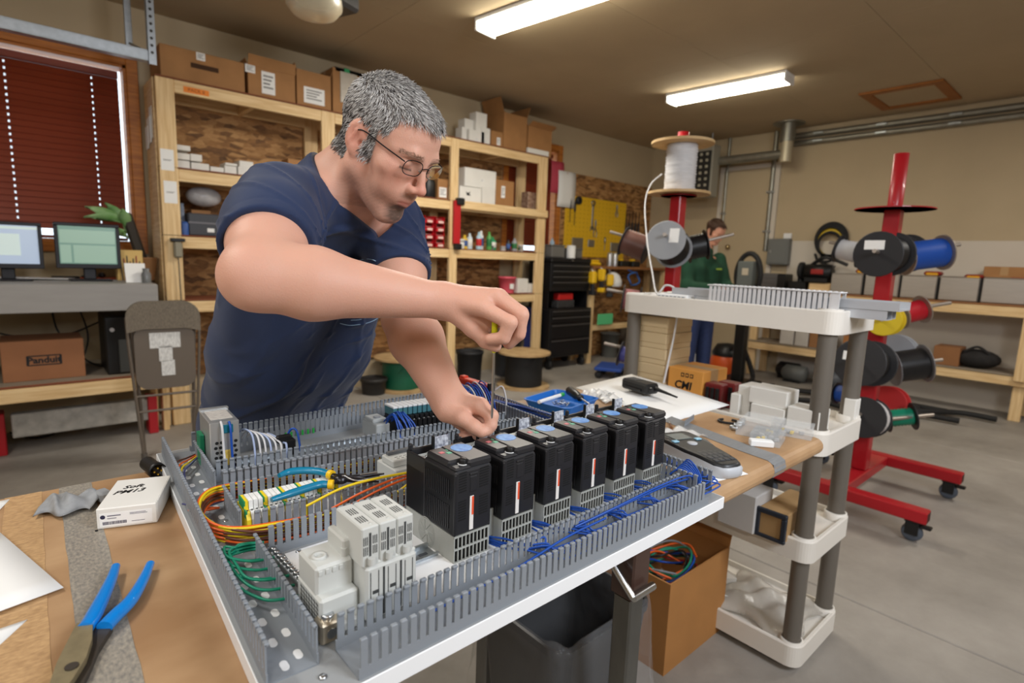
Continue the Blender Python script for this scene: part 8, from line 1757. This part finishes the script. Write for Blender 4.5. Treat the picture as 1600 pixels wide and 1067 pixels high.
driver('black handled screwdriver lying across the blue tray', (1.29, 1.165, TT+.038), (1.22, 1.02, TT+.035), .095, BLACK)
p0, p1 = at(842, 628, z=TT+.033), at(880, 616, z=TT+.033); t = thing('marker_pen', 'white marker with a green cap lying on the far rim of the blue tray', 'marker', p0); t.rotation_euler = (p1-p0).to_track_quat('Z', 'Y').to_euler(); Lm = (p1-p0).length; part('barrel', MB().cyl((0, 0, 0), (0, 0, Lm*.86), .0055, n=12), WHITE, t); part('cap', MB().cyl((0, 0, Lm*.861), (0, 0, Lm), .0062, n=12), mat('green_cap', (40, 160, 80), .4), t)
# scraps, combs, ring
for k, (x, y, s_, lb) in enumerate(((1.43, 1.16, .045, 'crumpled clear film scrap left of the radio'), (1.40, 1.08, .04, 'second film scrap beside the blue tray'), (1.21, .80, .05, 'clear film scrap behind the label printer'), (1.27, .74, .05, 'white film scrap on the grey tape strip'))):
    m_ = MB(); m_.sheet(lambda u, v, k=k: Vector(((u-.5)*2*s_, (v-.5)*1.6*s_, .003+.014*abs(math.sin(u*7+k)*math.cos(v*6+k*2)))), 9, 8, .0005); solo('film_scrap', m_, mat('film_scrap', (228, 228, 226), .25, alpha=.6), lb, 'film', (x, y, TT+.0026), k)
def comb(lb, x, y, rz, n, m, h=.016): 
    t = thing('duct_offcut', lb, 'offcut', (x, y, TT+.0012), rz, 'duct offcuts on the table'); part('strip', MB().rbox(0, n*.008, -.001, .001, 0, .006, .0005), m, t); f = MB().box(-.0025, .0025, -.001, .001, .006, h).mesh('finger', m)
    for k in range(n): part('finger', f, None, t, (.004+k*.008, 0, 0))
comb('dark grey duct offcut with short fingers near the paper', 1.36, .79, .25, 11, GREYP); comb('pale slotted offcut behind the label printer', 1.13, .765, .1, 14, DW, .02); comb('second pale slotted offcut behind the label printer', 1.15, .785, .05, 14, DW, .02)
m_ = MB(); m_.tube([(.020*math.cos(u), .028*math.sin(u), .004) for u in [.5+5.4*i/18 for i in range(19)]], .0036, 6); solo('black_ring', m_, BLACK, 'open black rubber ring lying on the bare table', 'ring', (1.505, .735, TT+.0008), .6)
driver('short brown stub of pencil beside the offcuts', (1.31, .80, TT+.0042), (1.355, .835, TT+.0042), .035, mat('brown_stub', (120, 80, 50), .5), .003)
# clear parts boxes
CLR = mat('clear_polystyrene', (230, 234, 236), .12, alpha=.17)
for k, (x, y, w, d, h, lb) in enumerate(((1.50, .640, .075, .05, .028, 'large clear parts box on the table end'), (1.43, .59, .045, .036, .022, 'small clear parts box in front of the large one'), (1.545, .575, .03, .05, .03, 'clear parts bag box beside the cart corner'))):
    t = thing('clear_box', lb, 'parts box', (x, y, TT+.0008), .25, 'clear parts boxes'); m_ = MB(); e = .0015
    for a in ((-w, w, -d, -d+e), (-w, w, d-e, d), (-w, -w+e, -d+e, d-e), (w-e, w, -d+e, d-e)): m_.box(*a, 0, h)
    m_.box(-w, w, -d, d, 0, .001); part('shell', m_, CLR, t); part('lid', MB().rbox(-w-.001, w+.001, -d-.001, d+.001, h+.0002, h+.004, .001), CLR, t)
    for j in range(6): part('small_part', MB().rbox(-.006, .006, -.004, .004, 0, .008, .001, 0, Matrix.Translation((rnd.uniform(-w*.7, w*.7), rnd.uniform(-d*.6, d*.6), .0012)) @ Matrix.Rotation(j, 4, 'Z')), mat('part_yellow', (226, 196, 60), .4) if j % 3 == 0 else mat('part_grey', (170, 172, 176), .4), t)
solo('white_terminal_strip', MB().rbox(-.028, .028, -.012, .012, 0, .016, .002), WHITE, 'small white plastic part in front of the clear parts boxes', 'plastic part', (1.375, .582, TT+.0008), -.9)
for k in range(4): m_ = MB(); m_.lathe([(.005, 0), (.007, .004), (.007, .018), (.003, .022), (.0006, .022)], n=10); solo('metal_fitting', m_, ZINC, ['leftmost', 'second', 'third', 'rightmost'][k]+' small metal fitting in the line behind the clear boxes', 'fitting', (1.445+.028*k, .70+.004*k, TT+.008), rot=(1.57, 0, .5*k), group='metal fittings on the table')
# white carton with handwriting, rag, connector, pliers at the left
rz = math.atan2(-.027, .076); t = thing('small_carton', 'small white carton with handwriting and a barcode label left of the panel', 'box', (.1215, 1.077, TT+.0008), rz); w, d, h = .0405, .060, .034
part('box_body', MB().rbox(-w, w, -d, d, 0, h, .0012), CARTON, t); part('lid_flap', MB().rbox(-w+.0005, w-.0005, -d-.0008, -d+.0004, .002, h-.001, .0004), CARTON, t); part('side_flap', MB().rbox(w-.0003, w+.0008, -d+.004, d-.004, .004, h, .0004), CARTON, t)
l_ = part('label', MB().rbox(-w+.004, w-.006, -d-.0013, -d-.0009, .004, h-.008, .0002), PAPER, t); m_ = MB(); bx = -w+.008
while bx < -.002: wd = rnd.choice((.0005, .0009, .0013)); m_.box(bx, bx+wd, -d-.0016, -d-.0012, .007, .012); bx += wd+.0006
for k, (a, b_) in enumerate(((-.026, -.008), (-.026, -.014), (.004, .026), (.004, .028), (.006, .024))): m_.box(a, b_, -d-.0016, -d-.0012, (.0205, .0165, .0225, .0205, .0085)[k], (.022, .0175, .0232, .0212, .0092)[k])
part('print', m_, mat('grey_print2', (90, 88, 104), .6), l_, kind='stuff'); part('logo_dot', MB().cyl((-.032, -d-.0016, .020), (-.032, -d-.0012, .020), .0034, n=12), mat('navy_print', (44, 44, 70), .6), l_)
Mt = frame((-.008, .012, h+.0002), (1, .10, 0), (-.1, 1, 0))
part('handwriting', text_mb('Soft', .018, Mt @ Matrix.Translation((.0, .010, 0)), .0002, .35, bold=.0004), INK, t); part('handwriting', text_mb('PM13', .019, Mt @ Matrix.Translation((-.004, -.010, 0)), .0002, .4, bold=.0004), INK, t)
m_ = MB(); m_.sheet(lambda u, v: Vector(((u-.5)*.085*(1-.25*abs(v-.5)), (v-.5)*.075+.012*math.sin(u*9), .004+.022*abs(math.sin(u*3.1))**.5*(math.sin(PI*v)**.6)*(.7+.3*math.sin(u*17+v*9)))), 26, 18, .0012); solo('grey_rag', m_, mat('grey_rag_cloth', (146, 148, 150), .9, var=.15, scale=60), 'crumpled grey rag on the tape strip at the back left of the table', 'rag', (.036, 1.155, TT+.003), -.35)
solo('grey_foam', MB().rbox(-.010, .010, -.014, .014, 0, .02, .004), mat('grey_rag_cloth', (146, 148, 150), .9), 'small grey foam piece behind the white carton with handwriting', 'foam', (.083, 1.15, TT+.0008), .3)
p0, p1 = at(232, 725, z=TT+.016), at(254, 742, z=TT+.016); d_ = p1-p0; t = thing('cable_connector', 'round black connector with brass pins behind the white carton', 'connector', p0); t.rotation_euler = d_.to_track_quat('Z', 'Y').to_euler(); Lc = .055
m_ = MB(); m_.lathe([(.008, -.012), (.0135, -.008), (.0135, Lc*.7), (.0155, Lc*.72), (.0155, Lc), (.0135, Lc), (.0135, Lc*.8), (.001, Lc*.8)], n=20); part('connector_shell', m_, BLACK, t)
for k in range(4): part('pin', MB().cyl((.006*math.cos(k*PI/2), .006*math.sin(k*PI/2), Lc*.8), (.006*math.cos(k*PI/2), .006*math.sin(k*PI/2), Lc*.98), .0016, n=8), mat('brass_pin', (214, 176, 70), .3, .9), t)
for k, (x, y) in enumerate(((.073, 1.095), (.062, 1.03))): solo('black_scrap', MB().rbox(-.002, .002, -.0015, .0015, 0, .002, .0006), BLACK, ['tiny black scrap near the white carton on the tape edge', 'tiny black scrap in front of the white carton'][k], 'scrap', (x, y, TT+.0008))
BG = mat('bright_blue_grip', (8, 128, 214), .28, coat=.4); zz = TT+.010
H1, H2 = px3([(181, 884), (174, 905), (160, 935), (143, 968), (133, 982)], zz+.002), px3([(235, 880), (224, 905), (205, 937), (180, 962), (163, 980)], zz)
t = thing('pliers', 'pliers with bright blue dipped handles lying open at the front left of the table', 'pliers', H1[-1]); o_ = Vector(H1[-1])
for P in (H1, H2): m_ = MB(); m_.tube([Vector(p)-o_ for p in bez(P, 6)], [.0052+.0038*min(1, i/16) for i in range(25)], 12, flat=.8); part('handle', m_, BG, t)
PM_ = mat('worn_plier_steel', (150, 138, 108), .45, .55, var=.15, scale=60); PD = mat('dark_plier_steel', (84, 78, 72), .45, .7)
def bar(P, ws, z, h, m, nm): 
    L_, R_ = [], []
    for i, p in enumerate(P): a = Vector(P[max(i-1, 0)]); b_ = Vector(P[min(i+1, len(P)-1)]); d = (b_-a); n_ = Vector((-d.y, d.x, 0)).normalized(); L_.append(Vector(p)+n_*ws[i]); R_.append(Vector(p)-n_*ws[i])
    m_ = MB(); m_.ring([[L_[i]-o_+Vector((0, 0, z-L_[i].z)), R_[i]-o_+Vector((0, 0, z-R_[i].z)), R_[i]-o_+Vector((0, 0, z+h-R_[i].z)), L_[i]-o_+Vector((0, 0, z+h-L_[i].z))] for i in range(len(P))], 0, False); part(nm, m_, m, t)
J1, J2 = px3([(133, 978), (124, 1010), (112, 1040), (95, 1075), (75, 1110)], zz), px3([(164, 977), (140, 1012), (122, 1045), (106, 1080), (85, 1115)], zz)
bar(J1, [.0075, .0115, .0125, .009, .004], TT+.0085, .0075, PM_, 'jaw'); bar(J2, [.0075, .008, .010, .009, .004], TT+.0008, .0074, PD, 'jaw'); c_ = at(112, 1042, z=TT+.016)-o_; m_ = MB(); m_.cyl((c_.x, c_.y, TT+.0158-o_.z), (c_.x, c_.y, TT+.0175-o_.z), .006, n=14); part('pivot', m_, PD, t)
